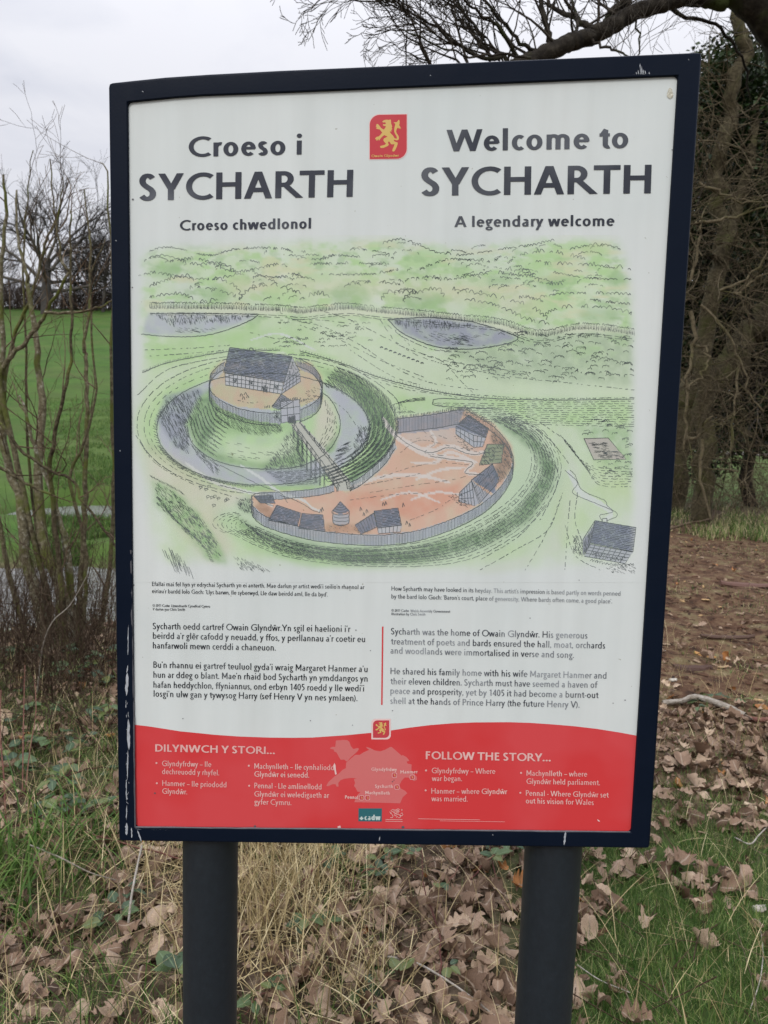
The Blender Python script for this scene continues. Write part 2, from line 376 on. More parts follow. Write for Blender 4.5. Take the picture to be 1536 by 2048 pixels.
# ------------------------------------------------------------------ lettering: drawn as pen strokes of a humanist sans serif
class G:
    """one glyph: primitives as strips of left/right points, cap height 1"""
    def __init__(g, w): g.w = w; g.s = []
    def V(g, x, y0, y1, w=None):                   # upright bar with its left edge at x
        w = w or g.w; g.s.append(([(x, y0), (x, y1)], [(x + w, y0), (x + w, y1)])); return g
    def H(g, x0, x1, y, w=None):                   # level bar with its lower edge at y
        w = w or g.w * 0.92; g.s.append(([(x0, y), (x1, y)], [(x0, y + w), (x1, y + w)])); return g
    def S(g, x0, y0, x1, y1, w=None):              # slanting bar, cut level: x0, x1 are left edges
        w = w or g.w * 1.05; k = math.hypot(x1 - x0, y1 - y0) / abs(y1 - y0); w = w * (1 + (k - 1) * 0.9)
        g.s.append(([(x0, y0), (x1, y1)], [(x0 + w, y0), (x1 + w, y1)])); return g
    def A(g, cx, cy, rx, ry, a0, a1, w=None, wy=None):   # band of an ellipse: outer radii rx, ry
        w = w or g.w; wy = wy or w * 0.86; n = max(5, int(abs(a1 - a0) / 9))
        A_ = [math.radians(a0 + (a1 - a0) * i / n) for i in range(n + 1)]
        g.s.append(([(cx + rx * math.cos(a), cy + ry * math.sin(a)) for a in A_], [(cx + (rx - w) * math.cos(a), cy + (ry - wy) * math.sin(a)) for a in A_])); return g
    def D(g, cx, cy, r, kx=1.0):                          # dot
        A_ = [math.pi * i / 10 for i in range(11)]
        g.s.append(([(cx + kx * r * math.cos(a), cy + r * math.sin(a)) for a in A_], [(cx + kx * r * math.cos(a), cy - r * math.sin(a)) for a in A_])); return g
    def curve(g, pts, k=1.0):                      # smooth pen stroke, thinner where it runs level
        P = np.array(pts); Q = np.vstack([2 * P[0] - P[1], P, 2 * P[-1] - P[-2]]); o = []
        for i in range(1, len(Q) - 2):
            for t_ in (0, .5):
                a, b_, c_, d = Q[i - 1], Q[i], Q[i + 1], Q[i + 2]
                o.append(.5 * ((2 * b_) + (c_ - a) * t_ + (2 * a - 5 * b_ + 4 * c_ - d) * t_ ** 2 + (3 * b_ - a - 3 * c_ + d) * t_ ** 3))
        o = np.array(o + [P[-1]]); d = np.gradient(o, axis=0); d /= np.linalg.norm(d, axis=1, keepdims=True)
        ww = g.w * k * (.86 + .20 * np.abs(d[:, 1])); nn = np.stack([-d[:, 1], d[:, 0]], 1) * ww[:, None] / 2
        g.s.append(((o + nn).tolist(), (o - nn).tolist())); return g
    def P(g, pts, w=None):                         # free pen stroke
        w = (w or g.w) / 2; l = []; r = []
        for i, (x, y) in enumerate(pts):
            a = pts[max(0, i - 1)]; b = pts[min(len(pts) - 1, i + 1)]; d = math.hypot(b[0] - a[0], b[1] - a[1]) or 1
            nx, ny = -(b[1] - a[1]) / d, (b[0] - a[0]) / d
            l.append((x + nx * w, y + ny * w)); r.append((x - nx * w, y - ny * w))
        g.s.append((l, r)); return g

SPATH = [(.93, .88), (.76, .96), (.5, 1.0), (.22, .96), (.03, .84), (.04, .70), (.22, .585), (.5, .49), (.80, .39), (.98, .25), (.90, .09), (.62, .005), (.36, 0.0), (.14, .04), (-.04, .12)]
def glyph(ch, w):
    b = max(0.0, (w - 0.12) / 0.11)                # 0 regular, 1 bold
    X = 0.66 + 0.06 * b; g = G(w); h = w / 2; K = 0.05 * b; s = 0.085 - 0.015 * b; c = 0.05
    up = 1.02 + 0.0 * b
    def bowl(x0, y0, y1, wd): return (x0 + wd / 2, (y0 + y1) / 2, wd / 2, (y1 - y0) / 2)
    if ch == ' ': return g, 0.27
    if ch == 'A': W = .80 + K; g.S(0.0, 0, W / 2 - w * .62, 1).S(W - w * 1.15, 0, W / 2 - w * .5, 1).H(W * .22, W * .78, .24); return g, W
    if ch == 'B':
        g.V(s, 0, 1); 
        for y0, y1, wd in ((.49, 1, .40 + K), (0, .49 + w * .9, .46 + K)):
            r = (y1 - y0) / 2; g.H(s + w, s + wd - r * .8, y1 - w * .86, w * .86).H(s + w, s + wd - r * .8, y0, w * .86).A(s + wd - r * .8, y0 + r, r * .95, r, -90, 90)
        return g, .62 + K
    if ch in 'CG':
        W = .80 + K; g.A(c + .52, .5, .50, .515, 52, 308)
        g.A(c + .56, .5, .44, .515, 300, 309) if False else None
        if ch == 'C': return g, W + .05
        g.P([(c + .83, .93 - w * .3), (c + .80, .945 - w * .5)], w); g.V(c + .84 - w, .06, .50).H(c + .5, c + .84, .42); g.P([(c + .80, w * .60), (c + .84 - w * .1, .09 + w * .3)], w); return g, .94
    if ch == 'D': g.V(s, 0, 1).H(s + w, s + .32, 1 - w * .86, w * .86).H(s + w, s + .32, 0, w * .86).A(s + .28, .5, .45 + K, .5, -90, 90); return g, .83 + K
    if ch in 'EF':
        g.V(s, 0, 1).H(s, s + .44, 1 - w * .9).H(s, s + .40, .47)
        if ch == 'E': g.H(s, s + .45, 0)
        return g, .56 + K
    if ch == 'H': W = .68 + .10 * b; g.V(s, 0, 1).V(s + W - w, 0, 1).H(s, s + W, .465); return g, W + 2 * s
    if ch == 'I': g.V(s, 0, 1); return g, w + 2 * s
    if ch == 'K': g.V(s, 0, 1).S(s + w * .9, .5, s + .46, 1).S(s + .52, 0, s + w, .56); return g, .70
    if ch == 'L': g.V(s, 0, 1).H(s, s + .42 + K, 0); return g, .53 + K
    if ch == 'M': W = .76 + .1 * b; g.V(s, 0, 1).V(s + W - w, 0, 1).S(s + W / 2 - w * .5, .22, s, 1).S(s + W / 2 - w * .5, .22, s + W - w, 1); return g, W + 2 * s
    if ch == 'N': W = .68 + .1 * b; g.V(s, 0, 1).V(s + W - w, 0, 1).S(s + W - w, 0, s, 1); return g, W + 2 * s
    if ch == 'O': g.A(c + .47, .5, .46, .515, 0, 360); return g, 1.02 - .04
    if ch in 'PR':
        g.V(s, 0, 1).H(s + w * .9, s + .235 + K, 1 - w * .86, w * .86).H(s + w * .9, s + .235 + K, .42, w * .86).A(s + .22 + K, (1.42) / 2, .27 + K * .5, .29, -90, 90)
        if ch == 'R': g.S(s + .56 + K * 1.4, 0, s + .20, .46, w * .95); return g, .72 + K * 1.6
        return g, .58 + K
    if ch == 'S':
        W = .47 + K; g.curve([(c + h + (W - 2 * h) * a, h * .86 - .012 + (1.024 - 1.72 * h) * b_) for a, b_ in SPATH]); return g, W + .11
    if ch == 'T': W = .66 + .1 * b; g.H(.01, W + .01, 1 - w * .9).V(.01 + W / 2 - h, 0, 1); return g, W + .02
    if ch == 'U': W = .62 + K; g.V(s, .3, 1).V(s + W - w, .3, 1).A(s + W / 2, .31, W / 2, .32, 180, 360); return g, W + 2 * s
    if ch == 'V': W = .74 + K; g.S(W / 2 - w * .5, 0, 0, 1).S(W / 2 - w * .62, 0, W - w * 1.1, 1); return g, W
    if ch == 'W':
        W = 1.16 + K; a = W * .27; m_ = W / 2
        g.S(a - h, 0, 0, 1).S(a - h, 0, m_ - h, 1).S(W - a - h, 0, m_ - h, 1).S(W - a - h, 0, W - w * 1.05, 1); return g, W
    if ch == 'Y': W = .72 + K; g.V(W / 2 - h, 0, .47).S(W / 2 - h, .40, 0, 1).S(W / 2 - h, .40, W - w * 1.12, 1); return g, W
    # lower case
    if ch == 'o': g.A(c + .25 + K * .3, X / 2, .25 + K * .6, X / 2 + .012, 0, 360); return g, .60 + K
    if ch in 'bpdq':
        W = .50 + K; y0, y1 = -.012, X + .012
        if ch in 'bp':
            g.V(s, 0 if ch == 'b' else -.34, up if ch == 'b' else X); g.A(s + W - .27, X / 2, .27, X / 2 + .012, -135, 135)
            g.P([(s + w * .8, h * .9 + .02), (s + W - .27 - .15, h * .5 + .03), (s + W - .27, h * .86 - .012)], w * .86) if False else None
            g.A(s + W * .5, X / 2, W * .5, X / 2 + .012, 130, 230, w * .8)
        else:
            g.V(c + W - w, -.34 if ch == 'q' else 0, up if ch == 'd' else X); g.A(c + .27, X / 2, .27, X / 2 + .012, 45, 315); g.A(c + W * .5, X / 2, W * .5, X / 2 + .012, -50, 50, w * .8)
        return g, W + s + c
    if ch == 'c': g.A(c + .25, X / 2, .25, X / 2 + .012, 52, 308); g.P([(c + .25 + .155 - h * .2, X - w * .52), (c + .40, X - w * .75)], w * .86) if False else None; return g, .46 + K
    if ch == 'e': g.A(c + .26, X / 2, .26, X / 2 + .012, 0, 315).H(c + w * .5, c + .52 - w * .2, X * .45, w * .72); return g, .58 + K * .6
    if ch == 'a':
        W = .40 + K; g.V(c + W - w, 0, X * .66).A(c + W - .20, X - .20 + .012, .20, .20, 0, 140, w, w * .86); g.A(c + .165, .185, .165, .197, 62, 300, w * .9, w * .8).P([(c + .17, .355 - w * .1), (c + W - h, X * .60)], w * .75).P([(c + .2, h * .7), (c + W - h, .12)], w * .7); return g, W + c + s
    if ch == 'f': g.V(c + .07, 0, up - .19).A(c + .07 + .20, up - .20, .20, .21, 90, 180).H(c + .07 + .19, c + .34, up - w * .86 + .01, w * .86).H(.01, c + .32, X - w * .8, w * .8); return g, .36 + K * .5
    if ch == 'g':
        g.A(c + .19 + K * .4, X - .20, .19 + K * .4, .212, 0, 360, w * .9).P([(c + .30, X - .04), (c + .44 + K, X - h * .4 - .01)], w * .8)
        g.P([(c + .10, X - .37), (c + .05 + h, X - .46), (c + .12, X - .53), (c + .27, X - .565)], w * .8)
        g.A(c + .22 + K * .4, -.155, .23 + K * .4, .185, 0, 360, w * .85, w * .75); return g, .50 + K
    if ch in 'hnmru':
        W = .44 + K
        if ch == 'u': g.V(s, .2, X).V(s + W - w, 0, X).A(s + W / 2, .235, W / 2, .247, 180, 350); return g, W + 2 * s
        g.V(s, 0, up if ch == 'h' else X)
        if ch == 'r': g.A(s + .25, X - .25, .25, .262, 75, 175); return g, .37 + K * .8
        r = W / 2; g.A(s + r, X - .235, r, .247, 0, 172).V(s + W - w, 0, X - .22)
        if ch == 'm': g.A(s + W - w + r, X - .235, r, .247, 0, 172).V(s + 2 * W - 2 * w, 0, X - .22); return g, 2 * W - w + 2 * s
        return g, W + 2 * s
    if ch in 'il1I':
        if ch == 'i': g.V(s, 0, X).D(s + h, .93, h * 1.12 + .01, .86); return g, w + 2 * s
        if ch == '1': g.V(s + .15, 0, 1).P([(s + .17, 1 - h), (s + .03, .86)], w * .8); return g, .5
        g.V(s, 0, up); return g, w + 2 * s
    if ch == 'j': g.V(s, -.2, X).D(s + h, .90, h * 1.18 + .01); return g, w + 2 * s
    if ch == 'k': g.V(s, 0, up).S(s + w * .8, .30, s + .36, X).S(s + .42, 0, s + w, X * .58); return g, .52 + K
    if ch == 's': W = .33 + K; g.curve([(c + h + (W - 2 * h) * a, h * .8 - .012 + (X + .024 - 1.6 * h) * b_) for a, b_ in SPATH], .9); return g, W + .09
    if ch == 't': g.V(c + .08, .16, X).P([(c + .03, X - h * .8), (c + .08 + h, X + .19)], w * .7).V(c + .08, X - .02, X + .16).H(.02, c + .31, X - w * .8, w * .8).A(c + .08 + .19, .19, .19, .202, 180, 290); return g, .37 + K * .6
    if ch == 'v': W = .50 + K; g.S(W / 2 - h * 1.05, 0, 0, X).S(W / 2 - h * 1.05, 0, W - w * 1.1, X); return g, W
    if ch == 'y': W = .50 + K; g.S(W / 2 - h * 1.05, 0, 0, X).S(W / 2 - h * 2.6 - .05, -.34, W - w * 1.1, X, w * .98); return g, W
    if ch in ('w', '\u0175'):
        W = .78 + K; a = W * .27; m_ = W / 2
        g.S(a - h, 0, 0, X).S(a - h, 0, m_ - h, X).S(W - a - h, 0, m_ - h, X).S(W - a - h, 0, W - w * 1.05, X)
        if ch != 'w': g.P([(m_ - .14, X + .12), (m_, X + .26)], w * .75).P([(m_, X + .26), (m_ + .14, X + .12)], w * .75)
        return g, W
    if ch == '\u00ea':
        g, a = glyph('e', w); g.P([(c + .12, X + .12), (c + .26, X + .26)], w * .75).P([(c + .26, X + .26), (c + .40, X + .12)], w * .75); return g, a
    if ch == 'x': W = .50; g.S(0, 0, W - w * 1.1, X).S(W - w * 1.1, 0, 0, X); return g, W
    if ch == '0': g.A(.27, .5, .24, .51, 0, 360); return g, .55
    if ch == '2': g.A(.26, .74, .22, .27, 0, 160).P([(.44, .66), (.30, .38), (.08, .06)], w).H(.05, .48, 0); return g, .53
    if ch == '4': g.V(.33, 0, 1).H(.02, .52, .24, w * .8).S(.03, .26, .33, 1, w * .8); return g, .56
    if ch == '5': g.H(.12, .45, 1 - w * .9).S(.09, .55, .12, 1, w * .9).A(.22, .31, .26, .32, 110, -110); return g, .53
    if ch == '.': g.D(.11, w * .58, w * .6); return g, .23
    if ch == ',': g.D(.11, w * .58, w * .6).P([(.13, w * .4), (.07, -.13)], w * .6); return g, .23
    if ch == ':': g.D(.11, w * .58, w * .6).D(.11, X - w * .6, w * .6); return g, .23
    if ch in ('\u2019', "'"): g.D(.09, .93, w * .55).P([(.11, .91), (.06, .77)], w * .55); return g, .18
    if ch == '\u2018': g.D(.09, .80, w * .55).P([(.07, .82), (.12, .96)], w * .55); return g, .18
    if ch == '(': g.A(.48, .4, .40, .66, 125, 235, w * .8); return g, .28
    if ch == ')': g.A(-.20, .4, .40, .66, -55, 55, w * .8); return g, .28
    if ch == '-': g.H(.03, .27, .27, w * .8); return g, .30
    if ch == '\u2013': g.H(.02, .48, .28, w * .75); return g, .50
    if ch == '\u2026': g.D(.13, w * .6, w * .6).D(.42, w * .6, w * .6).D(.71, w * .6, w * .6); return g, .85
    if ch == '\u00a9': g.A(.45, .5, .42, .5, 0, 360, w * .7).A(.46, .5, .22, .27, 50, 310, w * .7); return g, .9
    if ch == '\u2022': g.D(.12, .36, .12); return g, .3
    g.A(c + .25, X / 2, .25, X / 2, 0, 360); return g, .56

_gc = {}
class Print:
    """flat ink on the panel: strips of quads in board coordinates, each lying a hair above the last"""
    def __init__(s, layer): s.V = []; s.Q = []; s.n = 0; s.y = YP - layer; s.k = 0
    def strip(s, A_, B_):
        y = s.y - (s.k % 40) * 4e-6; s.k += 1; n = len(A_)
        for a in (A_, B_):
            P = np.array(a, float); s.V.append(np.stack([P[:, 0], np.full(n, y), P[:, 1]], 1))
        i = np.arange(n - 1) + s.n
        s.Q.append(np.stack([i, i + 1, i + 1 + n, i + n], 1)); s.n += 2 * n
    def px(s, A_, B_):
        s.strip(pp(A_), pp(B_))
    def poly(s, pts, world=False):                # filled outline, cut into horizontal slices by bmesh's triangulator
        s.fill = getattr(s, 'fill', []); s.fill.append(pts if world else pp(pts))
    def build(s, name, m_, parent, **pr):
        V = np.concatenate(s.V) if s.V else np.zeros((0, 3)); Q = np.concatenate(s.Q) if s.Q else np.zeros((0, 4), int)
        T = []; extra = []; n = len(V)
        from mathutils.geometry import tessellate_polygon
        from mathutils import Vector
        for k, P in enumerate(getattr(s, 'fill', [])):
            tr = tessellate_polygon([[Vector((p[0], p[1], 0)) for p in P]])
            extra.append(np.stack([P[:, 0], np.full(len(P), s.y - k * 4e-6), P[:, 1]], 1)); T += [[a + n for a in t] for t in tr]; n += len(P)
        if extra: V = np.concatenate([V] + extra)
        me = mesh_np(name, V, Q if len(Q) else None, T if T else None)
        # every face looks towards the reader
        me.update(); nrm = np.zeros(len(me.polygons) * 3, np.float32); me.polygons.foreach_get('normal', nrm)
        fl = np.where(nrm.reshape(-1, 3)[:, 1] > 0)[0]
        for i in fl: me.polygons[int(i)].flip()
        return hang(name, me, m_, parent, **pr)
def pp(pts):
    """photo pixels -> (x, z) on the face of the panel"""
    pts = np.asarray(pts, float).reshape(-1, 2); P = at(pts[:, 0], pts[:, 1], YP); return P[:, [0, 2]]
def text(pr, s, p0, p1, cap, w, track=0.0):
    """write s with its baseline from pixel p0 to p1 and capitals cap pixels high"""
    gl = []; x = 0
    for ch in s:
        k = (ch, w)
        if k not in _gc: _gc[k] = glyph(ch, w)
        g, adv = _gc[k]; gl.append((g, x)); x += adv + track
    a, b_ = pp([p0, p1]); up = pp([p0, (p0[0], p0[1] - cap)]); u = up[1] - up[0]
    first = min(q[0] for st in gl[0][0].s for side in st for q in side) if gl[0][0].s else 0
    last = max(q[0] for st in gl[-1][0].s for side in st for q in side) + gl[-1][1] if gl[-1][0].s else x
    e = (b_ - a) / (last - first)
    for g, gx in gl:
        for l, r in g.s:
            l_ = np.array(l); r_ = np.array(r)
            pr.strip(a + (l_[:, :1] + gx - first) * e + l_[:, 1:] * u, a + (r_[:, :1] + gx - first) * e + r_[:, 1:] * u)

def block(name, m_, lines, layer=0.0006, parent=None, **k):
    for (s, p0, p1, cap, w) in lines:              # every line of lettering is a piece of print of its own
        p = Print(layer); text(p, s, p0, p1, cap, w)
        if s != '\u2022': k['label'] = (k.get('label0', 'line of lettering reading ') + s)[:90]
        p.build(name if s != '\u2022' else 'bullet_point', M[m_], parent or panel, **{a: b for a, b in k.items() if a == 'label' and s != '\u2022' and len(s.split()) < 8})
block('headline', 'ink', [('Croeso i', (377.6, 314), (603.6, 309), 40, .175), ('SYCHARTH', (278.7, 401.3), (705.3, 393.6), 53, .178),
      ('Croeso chwedlonol', (360, 461), (622, 457), 20.5, .175)])
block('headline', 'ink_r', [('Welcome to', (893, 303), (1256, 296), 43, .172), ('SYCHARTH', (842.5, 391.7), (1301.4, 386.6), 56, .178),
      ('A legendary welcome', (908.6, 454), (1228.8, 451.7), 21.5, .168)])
block('caption', 'ink_b', [
    ('Efallai mai fel hyn yr edrychai Sycharth yn ei anterth. Mae darlun yr artist wedi\u2019i seilio\u2019n rhannol ar', (304.3, 1171.6), (728.8, 1178), 8.3, .12),
    ('eiriau\u2019r bardd Iolo Goch: \u2018Llys barwn, lle syberwyd, Lle daw beirdd aml, lle da byd\u2019.', (304.3, 1185.7), (656, 1192.7), 8.3, .12),
    ('\u00a9 2011 Cadw  Llywodraeth Cynulliad Cymru', (305.4, 1213), (420, 1215), 5, .14), ('Y darlun gan Chris Smith', (305.4, 1220.5), (370, 1221.3), 5, .14)])
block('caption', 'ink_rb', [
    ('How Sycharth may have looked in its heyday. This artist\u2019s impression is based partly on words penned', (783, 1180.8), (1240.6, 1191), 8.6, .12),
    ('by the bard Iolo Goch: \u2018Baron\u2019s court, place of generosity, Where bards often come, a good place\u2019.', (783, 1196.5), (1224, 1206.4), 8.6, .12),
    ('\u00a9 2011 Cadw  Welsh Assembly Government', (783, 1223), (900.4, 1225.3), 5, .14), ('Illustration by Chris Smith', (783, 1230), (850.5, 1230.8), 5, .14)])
block('body_text', 'ink_b', [
    ('Sycharth oedd cartref Owain Glynd\u0175r.Yn sgil ei haelioni i\u2019r', (305.7, 1257.8), (701, 1263.8), 12.6, .125),
    ('beirdd a\u2019r gl\u00ear cafodd y neuadd, y ffos, y perllannau a\u2019r coetir eu', (306, 1277), (730, 1284), 12.6, .125),
    ('hanfarwoli mewn cerddi a chaneuon.', (306, 1296.5), (551.5, 1301), 12.6, .125),
    ('Bu\u2019n rhannu ei gartref teuluol gyda\u2019i wraig Margaret Hanmer a\u2019u', (307, 1335), (735, 1344), 12.6, .125),
    ('hun ar ddeg o blant. Mae\u2019n rhaid bod Sycharth yn ymddangos yn', (307, 1355), (735, 1363), 12.6, .125),
    ('hafan heddychlon, ffyniannus, ond erbyn 1405 roedd y lle wedi\u2019i', (307, 1375), (728, 1382.6), 12.6, .125),
    ('losgi\u2019n ulw gan y tywysog Harry (sef Henry V yn nes ymlaen).', (307.5, 1393), (715, 1402), 12.6, .125)])
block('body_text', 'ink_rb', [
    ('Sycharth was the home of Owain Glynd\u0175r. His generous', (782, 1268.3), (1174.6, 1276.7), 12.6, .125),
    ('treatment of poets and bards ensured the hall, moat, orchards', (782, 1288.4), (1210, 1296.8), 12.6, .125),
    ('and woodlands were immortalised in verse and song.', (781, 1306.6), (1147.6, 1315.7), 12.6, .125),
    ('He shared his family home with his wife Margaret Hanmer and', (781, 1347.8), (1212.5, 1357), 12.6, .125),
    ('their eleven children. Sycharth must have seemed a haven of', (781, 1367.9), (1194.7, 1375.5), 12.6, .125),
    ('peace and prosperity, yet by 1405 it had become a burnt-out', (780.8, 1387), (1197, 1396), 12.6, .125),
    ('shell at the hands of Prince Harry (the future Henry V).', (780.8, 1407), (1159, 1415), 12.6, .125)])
p = Print(0.0003); p.px([(764, 1253), (762.2, 1409.7)], [(767, 1253), (765.2, 1409.7)]); p.build('divider_line', M['red'], panel)

# red band with its wavy upper edge
p = Print(0.0002)
band = [(262, 1448.5), (300, 1453), (360.7, 1462.6), (431, 1469.6), (480, 1473), (536.5, 1475), (580, 1475.5), (624.4, 1475), (690, 1470.5), (742.5, 1465.5), (781.7, 1460.7), (820, 1455), (861.4, 1450), (905, 1446.5), (950, 1444.7), (1016, 1444.3), (1060, 1445.6), (1104.8, 1448.7), (1150, 1452.5), (1193.4, 1457.6), (1240, 1465), (1278, 1472)]
p.px(band, [(262 + (1268 - 262) * i / (len(band) - 1), 1668) for i in range(len(band))])
p.build('red_band', M['red'], panel)
HB, TB = .175, .115
block('band_text', 'pale', [
    ('DILYNWCH Y STORI\u2026', (310.7, 1502.7), (549.8, 1508), 14.5, HB),
    ('Glyndyfrdwy \u2013 lle', (324.4, 1531.8), (422.9, 1533.6), 10.8, .13), ('dechreuodd y rhyfel.', (324.4, 1547.7), (438.7, 1550.5), 10.8, .13),
    ('Hanmer \u2013 lle priododd', (324.8, 1571.2), (453, 1574.4), 10.8, .13), ('Glynd\u0175r.', (324.8, 1587), (374.7, 1588.5), 10.8, .13),
    ('Machynlleth \u2013 lle cynhaliodd', (509, 1537), (668, 1540), 10.8, .13), ('Glynd\u0175r ei senedd.', (509, 1553), (618.4, 1555), 10.8, .13),
    ('Pennal - Lle amlinellodd', (509, 1576), (643, 1578.6), 10.8, .13), ('Glynd\u0175r ei weledigaeth ar', (509, 1592.7), (658.4, 1595.5), 10.8, .13),
    ('gyfer Cymru.', (509, 1608.5), (583, 1610), 10.8, .13)] + [('\u2022', (x - 2, y + 6), (x + 2, y + 6), 16, .13) for x, y in ((313.2, 1525.5), (313.9, 1566), (497.8, 1531), (498.5, 1571))])
block('band_text', 'pale', [
    ('FOLLOW THE STORY\u2026', (851.6, 1517.8), (1101.3, 1522.6), 15.5, HB),
    ('Glyndyfrdwy \u2013 Where', (863.6, 1546), (990.6, 1547.4), 10.8, .13), ('war began.', (863.6, 1561.6), (924, 1562), 10.8, .13),
    ('Hanmer \u2013 where Glynd\u0175r', (862.7, 1586.8), (1014.5, 1588), 10.8, .13), ('was married.', (862.7, 1601.9), (935.3, 1602.8), 10.8, .13),
    ('Machynlleth \u2013 where', (1053, 1551), (1174.3, 1553), 10.8, .13), ('Glynd\u0175r held parliament.', (1053, 1567.3), (1199.6, 1570), 10.8, .13),
    ('Pennal - Where Glynd\u0175r set', (1051.7, 1590.8), (1217.3, 1594.8), 10.8, .13), ('out his vision for Wales', (1051.7, 1606.3), (1187.2, 1609.8), 10.8, .13)]
    + [('\u2022', (x - 2, y + 6), (x + 2, y + 6), 16, .13) for x, y in ((852, 1540.3), (851.2, 1580.2), (1042, 1545.2), (1040.6, 1585))])

# emblem: a gold rampant lion on a red field with two rounded corners
LION = [(570, 425), (600, 395), (650, 378), (700, 372), (720, 385), (740, 375), (790, 372), (795, 430), (800, 480), (828, 555), (808, 560), (828, 610), (806, 610), (828, 640), (800, 640), (805, 690), (770, 670), (765, 690), (800, 740), (850, 790), (880, 845), (935, 865), (945, 835), (930, 790), (900, 740), (878, 690), (875, 620), (885, 560), (905, 500), (895, 470), (862, 455), (870, 440), (925, 440), (950, 430), (985, 380), (1002, 375), (1015, 420), (1012, 480), (1000, 510), (1030, 560), (1050, 600), (1000, 600), (965, 580), (935, 620), (925, 680), (945, 730), (985, 790), (1000, 850), (985, 890), (945, 908), (900, 895), (865, 890), (875, 930), (930, 950), (968, 965), (965, 1000), (945, 1060), (915, 1130), (885, 1180), (850, 1195), (828, 1180), (830, 1140), (860, 1080), (885, 1000), (830, 1010), (790, 1000), (760, 940), (725, 935), (715, 970), (738, 1010), (720, 1045), (660, 1075), (600, 1100), (540, 1102), (512, 1080), (525, 1050), (580, 1035), (640, 1020), (665, 985), (620, 945), (598, 900), (610, 860), (660, 835), (705, 810), (670, 790), (620, 770), (570, 815), (530, 850), (500, 900), (480, 912), (482, 870), (465, 880), (440, 912), (415, 905), (420, 885), (388, 870), (395, 845), (430, 815), (480, 805), (520, 770), (570, 705), (540, 665), (500, 620), (460, 620), (420, 600), (410, 580), (440, 572), (402, 545), (420, 520), (425, 485), (460, 485), (500, 530), (540, 590), (610, 630), (650, 580), (662, 535), (620, 535), (588, 520), (590, 490), (640, 492), (665, 470), (655, 445), (620, 440), (590, 448)]
def shield(x0, y0, x1, y1, r, skew=0.0, grow=0):
    """pixel outline, top left and bottom right corners rounded"""
    x0 -= grow; y0 -= grow; x1 += grow; y1 += grow; P = []
    for i in range(9): a = math.radians(180 - 90 * i / 8); P.append((x0 + r + r * math.cos(a), y0 + r - r * math.sin(a)))
    P.append((x1, y0)); P.append((x1, y1 - r))
    for i in range(1, 9): a = math.radians(-90 * i / 8); P.append((x1 - r + r * math.cos(a), y1 - r - r * math.sin(a)))
    P.append((x0, y1)); return [(x, y - skew * (x - x0)) for x, y in P]
def emblem(x0, y0, x1, y1, rim_w, r, words=True, skew=0.015):
    p = Print(0.0003); p.poly(shield(x0, y0, x1, y1, r, skew, rim_w)); e = p.build('emblem_rim', M['rim'], panel)
    p = Print(0.0004); p.poly(shield(x0, y0, x1, y1, r, skew)); p.build('emblem', M['emblem_red'], panel)
    sx = (x1 - x0) / 74.0; sy = (y1 - y0) / 89.0
    p = Print(0.0005); p.poly([(x0 + (a / 12.8 + 720 - 739.5) * sx, y0 + (b_ / 12.8 + 210 - 229.5) * sy) for a, b_ in LION]); p.build('lion', M['gold'], panel)
    if words: block('emblem_text', 'gold', [('Owain Glyndwr', (743, 314.6), (798, 313.6), 5, .15)])
emblem(739.5, 230, 813.5, 318.5, 1.3, 20)
emblem(746, 1440.5, 778.5, 1475.5, 3.2, 8.5, words=False, skew=0.0)
def q(pts): return [(x / 6.4 + 640, y / 6.4 + 1430) for x, y in pts]
p = Print(0.0003)
p.poly(q([(205, 325), (260, 322), (300, 318), (350, 322), (375, 340), (395, 395), (425, 435), (480, 422), (500, 432), (480, 465), (430, 510), (390, 545), (345, 598), (310, 570), (265, 572), (240, 530), (210, 475), (185, 470), (175, 440), (135, 432), (130, 420), (165, 405), (195, 410)]))
p.poly(q([(590, 408), (640, 420), (700, 452), (770, 464), (830, 445), (900, 408), (920, 410), (960, 445), (1045, 520), (1060, 512), (1110, 540), (1145, 585), (1110, 595), (1120, 620), (1172, 632), (1170, 720), (1210, 760), (1240, 790), (1240, 830), (1200, 845), (1180, 825), (1130, 800), (1085, 798), (1045, 840), (1015, 900), (1035, 940), (1090, 970), (1118, 1000), (1060, 1050), (1025, 1130), (900, 1125), (440, 1115), (450, 1080), (500, 1060), (480, 1020), (520, 985), (480, 980), (455, 930), (435, 905), (450, 870), (435, 820), (470, 808), (400, 805), (310, 815), (260, 835), (235, 870), (238, 915), (210, 915), (200, 885), (160, 885), (100, 912), (80, 905), (110, 855), (180, 790), (240, 750), (290, 700), (330, 680), (335, 610), (380, 570), (450, 510), (510, 508), (560, 475), (630, 445), (600, 425)]))
p.build('map', M['pink'], panel)
for cx, cy in ((953, 770), (1180, 795), (985, 922), (533, 1058), (608, 1058)):
    p = Print(0.0004); p2 = Print(0.00045); p3 = Print(0.0005)
    def rr(r): return [(cx + r * (1 if abs(a) < .5 or True else 0) * math.copysign(abs(math.cos(t_)) ** .45, math.cos(t_)), cy + r * math.copysign(abs(math.sin(t_)) ** .45, math.sin(t_))) for t_ in [2 * math.pi * i / 16 for i in range(16)] for a in (0,)]
    p.poly(q(rr(31))); p2.poly(q(rr(27)))
    p3.px(q([(cx - 8, cy - 14), (cx + 6, cy), (cx - 4, cy + 4), (cx + 10, cy + 16)]), q([(cx - 2, cy - 16), (cx + 13, cy), (cx + 4, cy + 5), (cx + 15, cy + 13)]))
    p.build('map_marker_rim', M['rim'], panel); p2.build('map_marker', M['emblem_red'], panel); p3.build('map_marker_lion', M['gold'], panel)
